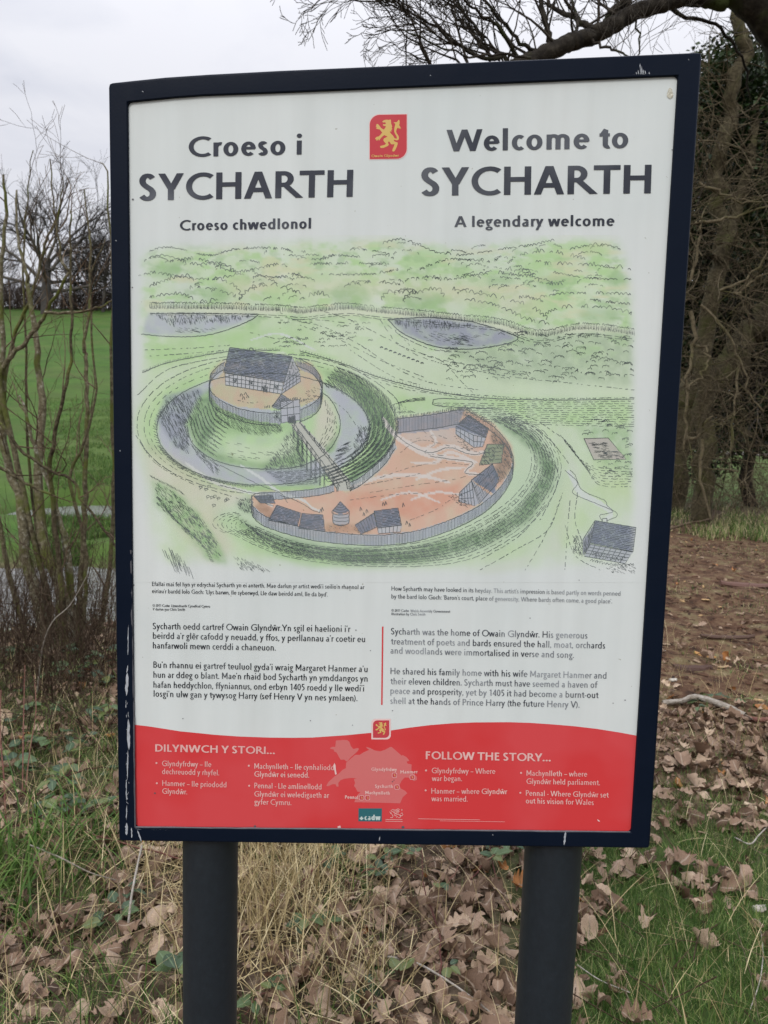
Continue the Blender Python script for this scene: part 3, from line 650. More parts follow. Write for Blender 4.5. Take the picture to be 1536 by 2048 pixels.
block('map_text', 'pale', [('Glyndyfrdwy', (742.7, 1541.3), (794, 1542), 6.6, .19), ('Hanmer', (801, 1546.7), (835.3, 1546.4), 6.6, .19), ('Sycharth', (750, 1575.3), (786, 1575.6), 6.6, .19),
      ('Machynlleth', (730.6, 1588), (779.5, 1589), 6.6, .19), ('Pennal', (690, 1597), (716.2, 1597.5), 6.6, .19)])
p = Print(0.0003); p.poly([(717, 1616.5), (764, 1616.5), (763.5, 1643), (716.6, 1642.5)]); p.build('logo', M['teal'], panel)
block('logo_text', 'tealtext', [('cadw', (729, 1639.8), (761, 1640), 10.5, .23)])
p = Print(0.0006)
p.px(q([(522, 1298), (522, 1342)]), q([(542, 1298), (542, 1342)])); p.px(q([(508, 1312), (556, 1312)]), q([(508, 1330), (556, 1330)])); p.build('logo_cross', M['tealtext'], panel)
# small dragon mark in thin pale lines with two lines under it
p = Print(0.0006)
def pen(pr, pts, wd):
    pts = np.asarray(pts, float); d = np.gradient(pts, axis=0); d /= np.linalg.norm(d, axis=1, keepdims=True) + 1e-9
    nn = np.stack([-d[:, 1], d[:, 0]], 1) * np.asarray(wd).reshape(-1, 1) / 2; pr.px(pts + nn, pts - nn)
for s_ in ([(890, 1235), (915, 1260), (935, 1290), (930, 1310), (900, 1312)], [(905, 1225), (930, 1205), (955, 1210), (940, 1230), (915, 1235)], [(935, 1245), (960, 1250), (985, 1270), (1010, 1270), (1030, 1290), (1025, 1312), (1000, 1312)],
           [(945, 1275), (965, 1285), (995, 1300), (975, 1310)], [(955, 1245), (965, 1215), (1000, 1198), (1025, 1210), (1000, 1215), (1020, 1235), (995, 1232), (1005, 1255), (975, 1245)], [(1020, 1275), (1045, 1290), (1062, 1275), (1050, 1250), (1035, 1262)], [(1048, 1225), (1052, 1203), (1042, 1212)],
           [(970, 1230), (1010, 1240)], [(975, 1218), (1012, 1222)], [(915, 1250), (900, 1262)], [(950, 1262), (985, 1262)]):
    pen(p, q(s_), 1.1)
pen(p, [(771, 1638.4), (805, 1639)], .9); pen(p, [(771, 1642), (805, 1642.6)], .9)
p.build('dragon_mark', M['pale'], panel, kind='stuff')

# ------------------------------------------------------------------ chips, dried glue and droppings on frame and panel
def blot(name, pts_list, y, m_, parent):
    for pts in pts_list: p = Print(0); p.y = y; p.poly(pts); p.build(name, m_, parent)
def streak(x0, y0, x1, y1, w0, n=9, jit=.8):
    a = [(x0 + (x1 - x0) * i / n + rng.normal(0, jit * .4) - w0 * (math.sin(math.pi * i / n) ** .5) * (.5 + .7 * rng.random()), y0 + (y1 - y0) * i / n) for i in range(n + 1)]
    b_ = [(x0 + (x1 - x0) * i / n + w0 * (math.sin(math.pi * i / n) ** .5) * (.4 + .7 * rng.random()), y0 + (y1 - y0) * i / n) for i in range(n, -1, -1)]
    return a + b_
def ff(pts, y):                                   # pixels on the frame's front face
    P = at(np.array([a for a, _ in pts]), np.array([b for _, b in pts]), y); return P[:, [0, 2]]
def fblot(name, lst):
    for k, pts in enumerate(lst): p = Print(0); p.y = -0.0004 - k * 8e-6; p.poly(ff(pts, 0.0), world=True); p.build(name, M['glue'], frame)
L_ = [streak(257, 1250, 256, 1310, 1.0), streak(256, 1330, 254, 1345, 1.4), streak(255, 1345, 253, 1392, 3.2), streak(252, 1400, 252, 1416, 1.0), streak(257, 1438, 258, 1500, 3.4), streak(256, 1500, 255, 1560, 1.2), streak(253, 1560, 253, 1600, 1.0), streak(254, 1610, 253, 1640, 1.2), streak(253.5, 1645, 253, 1670, 3.0), streak(263, 1655, 264, 1676, 1.6)]
for k in range(22): y = 1400 + 270 * rng.random(); L_.append(streak(252 + 6 * rng.random(), y, 252.5 + 6 * rng.random(), y + 3 + 6 * rng.random(), .5, 4))
fblot('glue_smear', L_)
fblot('glue_smear', [streak(275, 1660, 283, 1683, 2.0), streak(270, 1657, 283, 1659, 1.4, 5), streak(300, 1659, 340, 1660, 1.0, 12, 2), streak(1131, 1663, 1128, 1690, 2.4, 7), streak(1122, 1663, 1138, 1664.5, 1.6, 5)])
L_ = [[(1255, 150), (1265, 147), (1273, 143), (1277, 130), (1281, 122), (1284, 130), (1290, 141), (1301, 146), (1297, 149), (1285, 147), (1274, 150), (1262, 150)]]
fblot('bird_dropping', [streak(1259 + 40 * rng.random(), 146 + 3 * rng.random(), 1262 + 30 * rng.random(), 149, 1.4, 4) for _ in range(4)] + [streak(x, 149 - h_, x + 1, 149, 1.0, 5) for x, h_ in ((1276, 9), (1280, 22), (1283, 17), (1286, 10), (1272, 5), (1290, 8), (1298, 5))])
fblot('paint_chip', [streak(*a, 1.0, 4) for a in ((285, 182, 287, 185), (860, 150, 862, 152), (1376, 118, 1378, 121), (1388, 420, 1389, 422), (760, 1672, 758, 1682), (985, 1668, 986, 1671), (1384, 560, 1385, 562), (232, 480, 233, 483), (240, 900, 241, 903), (1330, 1300, 1331, 1302))])
blot('adhesive_blob', [[(1340 + 6 * math.cos(t_) * (1 + .2 * math.sin(3 * t_)), 187 + 11 * math.sin(t_)) for t_ in [2 * math.pi * i / 14 for i in range(14)]]], YP - 0.0007, mat('adhesive', lambda t, b, n, l: (l(mixc(t, noise(t, 220, 4).outputs[0], (.55, .56, .5), (.42, .38, .26)), b.inputs['Base Color']), b.inputs['Roughness'].__setattr__('default_value', .25), bump(t, b, noise(t, 300, 3).outputs[0], .8, .002))), panel)
blot('scratch', [[(669, 1525), (671, 1530), (672, 1540), (673.5, 1548), (670.5, 1549), (668.5, 1538), (668, 1530)], [(675, 1655), (676, 1651), (678, 1653), (680, 1650), (682, 1655)], [(1194, 1638), (1198, 1640), (1200, 1643), (1196, 1642)], [(836, 1636.8), (960, 1639), (960, 1639.6), (836, 1637.4)], [(880, 1641), (1010, 1643), (1010, 1643.5), (880, 1641.5)]], YP - 0.0007, M['rim'], panel)
blot('speck', [[(x + r_ * math.cos(t_), y + r_ * .8 * math.sin(t_)) for t_ in [2 * math.pi * i / 7 for i in range(7)]] for x, y, r_ in ((310, 1586, 2), (510, 1652, 2.4), (806, 1654, 3.2), (785, 1563, 1.4), (788, 1560, 1.1), (266, 399, 2.2), (1158, 1160, 1), (700, 1180, 1.2), (712, 1260, 1.4), (741, 1301, 1.1), (366, 1437, 1.2), (621, 1441, 1.2), (705, 1450, 1.1), (1250, 1400, 1.5), (1226, 1406, 1.2), (785, 1421, 1.2), (1350, 740, 2), (265, 575, 1.5), (1344, 300, 1.3), (260, 940, 1.6), (268, 1170, 1.4), (1060, 1236, 1.3))], YP - 0.0007, M['sealant'], panel)
# ================================================================== THE PRINTED PICTURE: washes of colour under pen strokes
GX0, GX1, GY0, GY1, ST = 262, 1292, 470, 1165, 2.5
gx = np.arange(GX0, GX1 + 1, ST); gy = np.arange(GY0, GY1 + 1, ST); GXX, GYY = np.meshgrid(gx, gy)
PAPER = np.array([0.69, 0.72, 0.705])
col = np.tile(PAPER, GXX.shape + (1,))
def inside(poly):
    P = np.asarray(poly, float); m_ = np.zeros(GXX.shape, bool); x0, y0 = P[-1]
    for x1, y1 in P:
        if y0 != y1:
            c_ = ((y0 > GYY) != (y1 > GYY)) & (GXX < (x1 - x0) * (GYY - y0) / (y1 - y0) + x0); m_ ^= c_
        x0, y0 = x1, y1
    return m_.astype(float)
def blur(m_, r):
    r = int(round(r / ST))
    if r < 1: return m_
    for _ in range(2):
        for ax in (0, 1):
            p_ = np.pad(m_, [(r + 1, r) if a == ax else (0, 0) for a in (0, 1)], mode='edge'); c_ = np.cumsum(p_, axis=ax)
            m_ = (np.take(c_, range(2 * r + 1, c_.shape[ax]), axis=ax) - np.take(c_, range(0, c_.shape[ax] - 2 * r - 1), axis=ax)) / (2 * r + 1)
    return m_
def crv(pts, step=3.0):
    P = np.asarray(pts, float); Q = np.vstack([2 * P[0] - P[1], P, 2 * P[-1] - P[-2]]); o = []
    for k in range(1, len(Q) - 2):
        n = max(1, int(np.linalg.norm(Q[k + 1] - Q[k]) / step)); t_ = (np.arange(n) / n)[:, None]; a, b_, c_, d = Q[k - 1], Q[k], Q[k + 1], Q[k + 2]
        o.append(.5 * ((2 * b_) + (c_ - a) * t_ + (2 * a - 5 * b_ + 4 * c_ - d) * t_ ** 2 + (3 * b_ - a - 3 * c_ + d) * t_ ** 3))
    return np.vstack(o + [P[-1:]])
def wash(poly, c_, op=1.0, r=3, s=0, vary=0.35, sc_=28.0):
    global col
    m_ = inside(poly) if not isinstance(poly, np.ndarray) else poly
    m_ = blur(m_, r) * op
    if vary: m_ = m_ * (1 - vary + vary * 1.6 * np.clip(fbm(GXX / sc_, GYY / sc_, s) * 1.7 - .3, 0, 1))
    m_ = np.clip(m_, 0, 1)[..., None]; col = col * (1 - m_) + np.array(c_) * m_
def ell(cx, cy, rx, ry, a0=0, a1=360, n=40, th=0.0):
    t_ = np.radians(np.linspace(a0, a1, n)); x = rx * np.cos(t_); y = ry * np.sin(t_); c_, s_ = math.cos(math.radians(th)), math.sin(math.radians(th))
    return list(zip(cx + x * c_ - y * s_, cy + x * s_ + y * c_))
GREEN = (0.46, 0.65, 0.34); LIGHT = (0.56, 0.69, 0.455); MID = (0.345, 0.51, 0.275); DEEP = (0.185, 0.29, 0.17); SAND = (0.60, 0.595, 0.47); BUFF = (0.64, 0.585, 0.49)
WATER = (0.48, 0.51, 0.56); ROOF = (0.235, 0.265, 0.335); WALL = (0.47, 0.51, 0.56); EARTH = (0.68, 0.46, 0.36); EARTH2 = (0.68, 0.33, 0.24); BROWN = (0.42, 0.31, 0.22)
# overall green vignette, fading to paper at its edges
edge = blur(inside([(290, 505), (345, 488), (450, 500), (560, 490), (700, 480), (740, 472), (800, 480), (880, 505), (960, 500), (1060, 480), (1180, 470), (1240, 484), (1262, 560), (1270, 700), (1268, 900), (1270, 1090), (1250, 1120), (1150, 1125), (980, 1130), (850, 1135), (700, 1135), (560, 1130), (470, 1125), (420, 1110), (330, 1120), (300, 1040), (300, 960), (268, 880), (268, 780), (290, 720), (282, 620)]), 18)
wash(edge, LIGHT, .80, 0, 1, .45, 40)
n_ = fbm(GXX / 34, GYY / 17, 5, 5); wash(edge * sstep(.48, .66, n_) * (GYY < 720), GREEN, .9, 0, 2, .3)
n_ = fbm(GXX / 22, GYY / 13, 9, 5); wash(edge * sstep(.53, .70, n_) * (GYY < 660), MID, .5, 0, 3, .3)
n_ = fbm(GXX / 60, GYY / 18, 19, 4); wash(edge * sstep(.55, .75, n_) * (GYY < 640), (0.64, 0.655, 0.45), .75, 0, 3, .1)
wash([(440, 560), (700, 555), (900, 565), (1060, 580), (1100, 610), (1080, 640), (1040, 625), (900, 600), (640, 590), (450, 590)], (0.65, 0.65, 0.47), .6, 12, 11)
wash([(290, 612), (560, 616), (760, 618), (900, 628), (1060, 660), (1180, 648), (1270, 660), (1270, 672), (1180, 664), (1060, 676), (900, 642), (760, 632), (560, 628), (290, 626)], (0.66, 0.70, 0.55), .8, 3, 4, .2)
for cx, cy, rx, ry in ((850, 605, 42, 20), (1060, 540, 34, 22), (1100, 565, 26, 12), (700, 590, 40, 22), (560, 590, 40, 20), (430, 590, 30, 18), (960, 625, 34, 12), (1200, 630, 45, 14), (330, 540, 30, 16), (1190, 500, 30, 12), (1240, 560, 24, 12), (1000, 560, 28, 10), (640, 555, 26, 10)):
    wash(ell(cx, cy, rx, ry), GREEN if (cx + cy) % 3 else MID, .6, 6, cx)
# ponds
wash([(296, 627), (380, 627), (515, 629), (500, 640), (450, 660), (400, 672), (340, 672), (283, 668)], WATER, .9, 3, 21, .35, 18)
wash([(776, 639), (860, 635), (950, 645), (1010, 663), (1036, 676), (1010, 688), (940, 698), (870, 693), (805, 666)], (0.36, 0.385, 0.45), .95, 3, 22, .35, 14)
# meadow between the ponds and the banks, orchards on the right
wash([(520, 650), (700, 640), (770, 650), (850, 700), (960, 720), (1270, 740), (1270, 800), (900, 800), (760, 760), (620, 700), (460, 690)], (0.61, 0.71, 0.53), .8, 8, 23, .2)
wash([(290, 690), (470, 655), (620, 650), (640, 690), (470, 700), (300, 735)], GREEN, .7, 8, 24)
wash([(880, 700), (1010, 690), (1060, 665), (1270, 665), (1270, 770), (1150, 765), (1000, 760)], (0.42, 0.52, 0.37), .75, 8, 25, .5, 12)
wash([(1150, 850), (1270, 850), (1270, 960), (1200, 930)], MID, .6, 8, 26, .5, 12)
wash([(1168, 877), (1216, 876), (1252, 918), (1188, 920)], (0.50, 0.46, 0.43), .9, 1, 27, .1)
wash([(1170, 940), (1262, 950), (1268, 1010), (1210, 990)], (0.52, 0.66, 0.36), .7, 14, 28)
wash([(790, 790), (1270, 800), (1270, 850), (1000, 845), (940, 815), (800, 830)], GREEN, .6, 6, 29, .4, 20)
# bank round the moat, path, moat
wash(ell(532, 850, 262, 142), LIGHT, .9, 3, 30, .25)
wash(ell(540, 852, 252, 134), GREEN, .75, 4, 31, .4, 16)
wash([(640, 740), (720, 760), (775, 810), (792, 860), (770, 930), (700, 975), (690, 960), (740, 900), (738, 840), (700, 780)], DEEP, .85, 4, 32, .3, 9)
wash([(800, 1000), (400, 935), (300, 880), (290, 900), (400, 975), (520, 985)], MID, .6, 4, 33)
wash(ell(527, 858, 213, 112), WATER, .95, 2, 34, .3, 22)
wash([(312, 840), (330, 790), (400, 775), (420, 800), (372, 850), (380, 905), (350, 895)], (0.26, 0.29, 0.36), .6, 3, 35, .3, 8)
wash([(530, 940), (640, 935), (640, 970), (560, 972)], (0.33, 0.36, 0.43), .7, 3, 36, .2)
# castle mound
wash([(372, 850), (395, 800), (430, 770), (640, 770), (672, 810), (682, 860), (670, 900), (600, 932), (520, 938), (440, 925), (390, 895)], (0.50, 0.68, 0.40), .95, 2, 40, .3, 20)
wash([(372, 850), (395, 800), (425, 775), (440, 840), (420, 880), (400, 900)], DEEP, .75, 5, 41, .3, 8)
wash([(425, 810), (560, 845), (600, 850), (560, 862), (440, 870), (430, 850)], MID, .7, 4, 42, .3, 8)
wash([(590, 850), (600, 860), (612, 935), (520, 936), (545, 905)], DEEP, .7, 4, 43, .3, 8)
wash([(455, 880), (540, 895), (590, 862), (590, 905), (530, 925), (450, 915)], (0.60, 0.71, 0.52), .8, 6, 44, .2)
wash([(640, 800), (655, 790), (675, 830), (672, 880), (640, 905), (625, 870)], (0.63, 0.62, 0.52), .8, 5, 45, .3)
wash([(396, 905), (440, 925), (520, 938), (560, 936), (500, 925), (430, 905), (400, 880)], DEEP, .6, 4, 47, .3, 8)
wash([(430, 822), (520, 850), (560, 852), (540, 870), (460, 858), (430, 845)], MID, .55, 6, 48, .3, 8)
wash([(640, 905), (672, 870), (680, 845), (668, 900), (620, 930)], DEEP, .6, 3, 49, .3, 8)
# courtyard of the mound, palisade, hall
PAL = (535, 778, 110, 54)
wash([(420, 745), (440, 725), (450, 720), (620, 725), (642, 750), (645, 800), (600, 815), (560, 812), (500, 825), (450, 818), (425, 795)], (0.60, 0.48, 0.36), .9, 1.5, 46, .3, 14)
wash([(418, 770), (425, 790), (470, 812), (560, 822), (600, 815), (640, 795), (642, 760), (644, 800), (632, 825), (600, 838), (560, 848), (500, 840), (440, 815), (420, 790)], WALL, .9, 1, 47, .2, 8)
wash([(420, 755), (440, 730), (450, 722), (446, 745), (432, 760)], WALL, .8, 1, 48)
wash([(590, 720), (630, 735), (645, 765), (625, 750), (600, 738)], (0.36, 0.37, 0.42), .8, 1, 49)
wash([(460, 695), (584.5, 713), (568, 765), (447, 744)], ROOF, .95, 1, 50, .25, 8)
wash([(450, 746), (566, 764), (563, 788), (451, 770)], (0.52, 0.54, 0.57), .95, .5, 51, .1)
wash([(568, 765), (584, 713), (599, 741), (601, 763), (563, 788)], (0.42, 0.44, 0.49), .95, .5, 52, .2)
wash([(544, 814), (563, 788), (586, 803), (557, 819)], ROOF, .9, .5, 53, .1)
wash([(561, 803), (599, 799), (601, 840), (563, 846)], (0.46, 0.48, 0.53), .95, .5, 54, .1)
wash([(575, 835), (590, 830), (592, 845), (577, 846)], (0.12, 0.12, 0.15), .8, .5, 55, 0)
# bailey: banks, ground, palisade
BAIL = [(794, 862), (792, 838), (840, 832), (930, 818), (988, 848), (1022, 890), (1028, 930), (1010, 965), (975, 1000), (900, 1045), (800, 1078), (700, 1084), (620, 1072), (540, 1050), (506, 1020), (502, 992), (520, 985), (640, 985), (665, 968), (692, 984), (735, 962), (775, 925)]
wash([(930, 800), (1040, 835), (1110, 900), (1128, 960), (1100, 1030), (1020, 1090), (900, 1130), (760, 1140), (620, 1135), (520, 1105), (440, 1050), (425, 1020), (480, 1010), (600, 1060), (800, 1075), (1000, 990), (1030, 920), (985, 850)], (0.55, 0.67, 0.49), .95, 4, 60, .3, 26)
wash([(985, 830), (1070, 870), (1112, 930), (1100, 985), (1060, 1040), (980, 1085), (960, 1070), (1040, 1015), (1085, 950), (1070, 905), (1000, 850)], DEEP, .75, 5, 61, .35, 9)
wash([(470, 1030), (520, 1060), (640, 1092), (800, 1100), (960, 1060), (980, 1085), (850, 1125), (700, 1130), (560, 1110), (480, 1060)], DEEP, .72, 6, 62, .4, 9)
wash([(420, 1035), (470, 1030), (500, 1062), (600, 1105), (700, 1128), (620, 1132), (500, 1100), (440, 1060)], GREEN, .6, 6, 63)
wash([(470, 1000), (505, 990), (505, 1030), (480, 1020)], DEEP, .6, 5, 64)
wash([(1090, 840), (1130, 900), (1145, 960), (1120, 1040), (1060, 1110), (930, 1150), (1000, 1150), (1120, 1100), (1160, 1000), (1155, 930)], (0.645, 0.69, 0.60), .8, 6, 65, .2)
wash(BAIL, EARTH, .97, 1.5, 66, .22, 22)
wash([(700, 985), (880, 975), (930, 960), (900, 1010), (820, 1040), (740, 1010), (690, 1030)], EARTH2, .6, 6, 67, .4, 14)
wash([(800, 900), (860, 880), (950, 880), (940, 920), (850, 940), (790, 930)], (0.65, 0.45, 0.34), .7, 6, 68, .4, 12)
wash([(800, 868), (900, 850), (960, 900), (945, 908), (880, 880), (820, 890)], (0.58, 0.55, 0.52), .6, 5, 69, .3)
wash([(985, 855), (1020, 895), (1025, 935), (1000, 965), (985, 940), (1005, 910), (980, 880)], (0.33, 0.25, 0.20), .85, 2, 70, .3, 6)
wash([(506, 1020), (520, 1000), (560, 1030), (560, 1050), (530, 1045)], (0.40, 0.27, 0.20), .8, 3, 71, .3, 6)
wash([(650, 1045), (740, 1050), (740, 1065), (650, 1068)], (0.47, 0.30, 0.21), .7, 3, 72, .3, 6)
def band(A_, B_): return list(A_) + list(B_)[::-1]
FRONT = [(503, 990), (506, 1012), (530, 1032), (585, 1050), (640, 1062), (700, 1068), (760, 1070), (830, 1062), (900, 1040), (960, 1010), (1000, 975), (1022, 940), (1027, 915)]
wash(band(FRONT, [(x, y + 21) for x, y in FRONT]), WALL, .95, 1, 73, .15, 8)
BACK = [(794, 836), (840, 831), (880, 825), (930, 817), (960, 836), (990, 856), (1015, 885), (1027, 915)]
wash(band([(794, 836), (840, 831), (930, 817)], [(797, 868), (845, 864), (912, 856), (925, 830)]), (0.38, 0.39, 0.44), .95, 1, 74, .15, 8)
LW = [(520, 985), (560, 984), (600, 981), (640, 976), (668, 969)]
wash(band(LW, [(x, y + 14) for x, y in LW]), WALL, .95, 1, 75, .1)
RW = [(700, 965), (720, 955), (745, 935), (770, 912), (790, 880)]
wash(band(RW, [(x + 3, y + 16) for x, y in RW]), (0.50, 0.53, 0.55), .95, 1, 76, .1)
# smoke drifting over the court, worn paths
def wline(pts, wd, c_, op=.8):
    P = np.asarray(crv(pts), float); d = np.gradient(P, axis=0); d /= np.linalg.norm(d, axis=1, keepdims=True) + 1e-9; nn = np.stack([-d[:, 1], d[:, 0]], 1) * (wd * (.5 + .5 * np.sin(np.linspace(.2, 3, len(P)))))[:, None] / 2
    wash([tuple(v) for v in np.vstack([P + nn, (P - nn)[::-1]])], c_, op, 1.2, 7, 0)
for pts, wd in (([(975, 905), (940, 906), (900, 893), (860, 903), (825, 890), (790, 868), (765, 835)], 11), ([(968, 950), (932, 944), (945, 925), (900, 916), (850, 908), (800, 880), (770, 850)], 10), ([(955, 925), (900, 905), (870, 925), (820, 925)], 7), ([(930, 935), (880, 940), (830, 960)], 6),
                ([(700, 975), (760, 955), (830, 950), (900, 965)], 8), ([(820, 1000), (870, 985), (930, 990)], 5), ([(760, 1000), (820, 985), (880, 1005)], 5), ([(640, 1022), (625, 1016), (605, 1000), (560, 985), (520, 955), (480, 930)], 6), ([(545, 1012), (530, 1002), (536, 990), (500, 985), (430, 965), (370, 925)], 7),
                ([(1209, 1042), (1222, 1026), (1200, 1008), (1160, 985), (1148, 962), (1135, 940)], 12), ([(860, 860), (872, 885), (850, 900), (890, 915)], 6), ([(630, 700), (560, 668), (500, 680)], 4)):
    wline(pts, wd, (0.70, 0.66, 0.63) if pts[0][0] > 640 and pts[0][0] < 1000 else (0.66, 0.70, 0.69))
# bridge
wash([(581, 849), (601, 843), (646, 893), (700, 962), (700, 982), (674, 980), (668, 968), (624, 910)], (0.53, 0.54, 0.49), 1, .5, 77, .05)
# bailey buildings: roofs and walls
BLD = [([(937, 830), (977, 857), (972, 875), (912, 857), (916, 846)], ROOF), ([(912, 857), (930, 862), (972, 875), (966, 893), (948, 895), (912, 868)], (0.45, 0.48, 0.53)),
       ([(975, 888), (1008, 888), (1002, 925), (958, 930)], (0.30, 0.36, 0.26)), ([(985, 927), (998, 955), (988, 988), (943, 960)], ROOF), ([(943, 960), (920, 982), (917, 1003), (950, 1012), (985, 993), (960, 975)], (0.43, 0.46, 0.52)),
       ([(553, 1010), (602, 1026), (595, 1052), (537, 1040)], ROOF), ([(604, 1027), (646, 1030), (650, 1062), (598, 1056)], ROOF), ([(537, 1040), (595, 1052), (594, 1062), (538, 1048)], (0.50, 0.52, 0.55)), ([(598, 1056), (648, 1062), (648, 1070), (596, 1066)], (0.50, 0.52, 0.55)),
       ([(748, 1022), (796, 1016), (803, 1050), (755, 1056)], ROOF), ([(710, 1050), (748, 1026), (754, 1054), (722, 1068)], ROOF), ([(755, 1056), (803, 1050), (801, 1064), (757, 1067)], (0.52, 0.53, 0.56)),
       ([(681, 1003), (699, 1022), (681, 1030), (664, 1022)], ROOF), ([(666, 1028), (698, 1028), (697, 1046), (681, 1051), (667, 1046)], (0.44, 0.46, 0.50)), ([(508, 992), (545, 990), (550, 1006), (520, 1005)], ROOF),
       ([(1190, 1041), (1272, 1055), (1266, 1103), (1180, 1086)], (0.25, 0.28, 0.35)), ([(1180, 1086), (1190, 1045), (1166, 1080), (1165, 1110), (1178, 1095)], (0.30, 0.32, 0.38)), ([(1178, 1088), (1266, 1103), (1250, 1127), (1168, 1112)], (0.43, 0.46, 0.50))]
for k, (P_, c_) in enumerate(BLD): wash(P_, c_, .95, .5, 80 + k, .15, 8)
# bottom left banks and tracks
wash([(290, 880), (420, 960), (500, 985), (430, 1030), (470, 1100), (420, 1125), (360, 1060), (300, 960)], BUFF, .55, 10, 100, .2)
wash([(305, 955), (350, 980), (400, 1030), (440, 1090), (455, 1130), (415, 1120), (370, 1062), (310, 1010)], MID, .85, 5, 101, .5, 12)
wash([(315, 1085), (350, 1095), (380, 1135), (340, 1130)], (0.56, 0.67, 0.47), .7, 6, 102, .2)
wash([(1050, 1100), (1090, 990), (1110, 985), (1100, 1080), (1070, 1150)], (0.58, 0.69, 0.50), .6, 8, 103, .2)
wash([(1130, 950), (1160, 1000), (1160, 1090), (1120, 1090), (1100, 1020)], (0.58, 0.69, 0.47), .6, 6, 104, .2)
# fade to the paper round the border
fade = np.clip(blur(inside([(284, 496), (700, 478), (1240, 478), (1264, 600), (1268, 1110), (1258, 1130), (1000, 1148), (760, 1146), (520, 1140), (300, 1130), (292, 1000), (266, 900), (266, 800), (280, 700)]), 10) * 1.15, 0, 1)[..., None]
col = col * fade + PAPER * (1 - fade)
VX = pp(np.stack([GXX.ravel(), GYY.ravel()], 1)); V = np.stack([VX[:, 0], np.full(len(VX), YP - 0.00015), VX[:, 1]], 1)
ny, nx = GXX.shape; i = (np.arange(ny - 1)[:, None] * nx + np.arange(nx - 1)[None]).ravel()
picture = hang('picture', mesh_np('picture', V, np.stack([i, i + nx, i + nx + 1, i + 1], 1), attrs={'wash': (col / PAPER).reshape(-1, 3)}), M['wash'], panel)

# pen lines
PN = Print(0.0004)
def crv(pts, step=3.0):
    """smooth resampled polyline (Catmull-Rom)"""
    P = np.asarray(pts, float)
    if len(P) < 3:
        n = max(2, int(np.linalg.norm(P[1] - P[0]) / step) + 1); return np.linspace(P[0], P[1], n)
    Q = np.vstack([2 * P[0] - P[1], P, 2 * P[-1] - P[-2]]); o = []
    for k in range(1, len(Q) - 2):
        n = max(1, int(np.linalg.norm(Q[k + 1] - Q[k]) / step)); t_ = (np.arange(n) / n)[:, None]
        a, b_, c_, d = Q[k - 1], Q[k], Q[k + 1], Q[k + 2]
        o.append(.5 * ((2 * b_) + (c_ - a) * t_ + (2 * a - 5 * b_ + 4 * c_ - d) * t_ ** 2 + (3 * b_ - a - 3 * c_ + d) * t_ ** 3))
    return np.vstack(o + [P[-1:]])
def ln(pts, wd=1.0, dash=None, jit=.35, smooth=True):
    P = crv(pts) if smooth else np.asarray(pts, float)
    P = P + rng.normal(0, jit, P.shape)
    if dash:
        i = 0
        while i < len(P) - 1:
            n = max(2, int(dash[0] * (.5 + rng.random()) / 3) + 1); seg = P[i:i + n]
            if len(seg) > 1: pen(PN, seg, wd * (.6 + .7 * rng.random()))
            i += n + int(dash[1] * rng.random() / 3)
    else: pen(PN, P, wd * (.8 + .4 * vnoise(np.arange(len(P)) * .3, 0 * np.arange(len(P)), 3)))
def hatch(A_, B_, n, wd=.8, f0=0., f1=1., jit=1.0, skip=.0, ln_=1.0):
    """n short strokes from curve A towards curve B"""
    A_ = crv(A_); B_ = crv(B_)
    for t_ in np.linspace(0, 1, n):
        if rng.random() < skip: continue
        a = A_[min(len(A_) - 1, int(t_ * (len(A_) - 1)))]; b_ = B_[min(len(B_) - 1, int(t_ * (len(B_) - 1)))]
        p0 = a + (b_ - a) * (f0 + .12 * rng.random() * (f1 - f0)); p1 = a + (b_ - a) * (f1 - .35 * rng.random() * (f1 - f0) * ln_)
        pen(PN, [p0 + rng.normal(0, jit * .4, 2), (p0 + p1) / 2 + rng.normal(0, jit * .5, 2), p1 + rng.normal(0, jit * .4, 2)], wd * .72 * (.6 + .6 * rng.random()))
def scallop(pts, amp=5, step=9, wd=1.0, gap=.25):
    """row of rounded tree tops along a curve"""
    P = crv(pts, 1.0); i = 0
    while i < len(P) - 3:
        n = int(step * (.5 + rng.random())); j = min(len(P) - 1, i + n)
        if rng.random() > gap:
            a, b_ = P[i], P[j]; t_ = np.linspace(0, 1, 6); h_ = amp * (.5 + .8 * rng.random())
            d = b_ - a; nn = np.array([d[1], -d[0]]); nn = nn / (np.linalg.norm(nn) + 1e-6)
            if nn[1] > 0 and abs(d[0]) > abs(d[1]): nn = -nn
            S_ = a + d * t_[:, None] + nn * (np.sin(math.pi * t_) * h_)[:, None] + rng.normal(0, .5, (6, 2)); pen(PN, S_, wd * (.5 + .8 * rng.random()))
        i = j
def tex(poly, n, lx, ly, wd=.8, jit=.3, curve=0):
    """n short parallel strokes spread inside a polygon"""
    P = np.asarray(poly, float); x0, y0 = P.min(0); x1, y1 = P.max(0); k = 0; tries = 0
    from mathutils.geometry import intersect_point_tri_2d
    while k < n and tries < n * 5:
        tries += 1; x = x0 + (x1 - x0) * rng.random(); y = y0 + (y1 - y0) * rng.random(); c_ = False; a0, b0 = P[-1]
        for a1, b1 in P:
            if (b0 > y) != (b1 > y) and x < (a1 - a0) * (y - b0) / (b1 - b0) + a0: c_ = not c_
            a0, b0 = a1, b1
        if c_:
            f = .6 + .8 * rng.random(); pen(PN, [(x, y), (x + lx * f * .5 + rng.normal(0, jit), y + ly * f * .5 + curve + rng.normal(0, jit)), (x + lx * f, y + ly * f)], wd * .72 * (.6 + .7 * rng.random())); k += 1
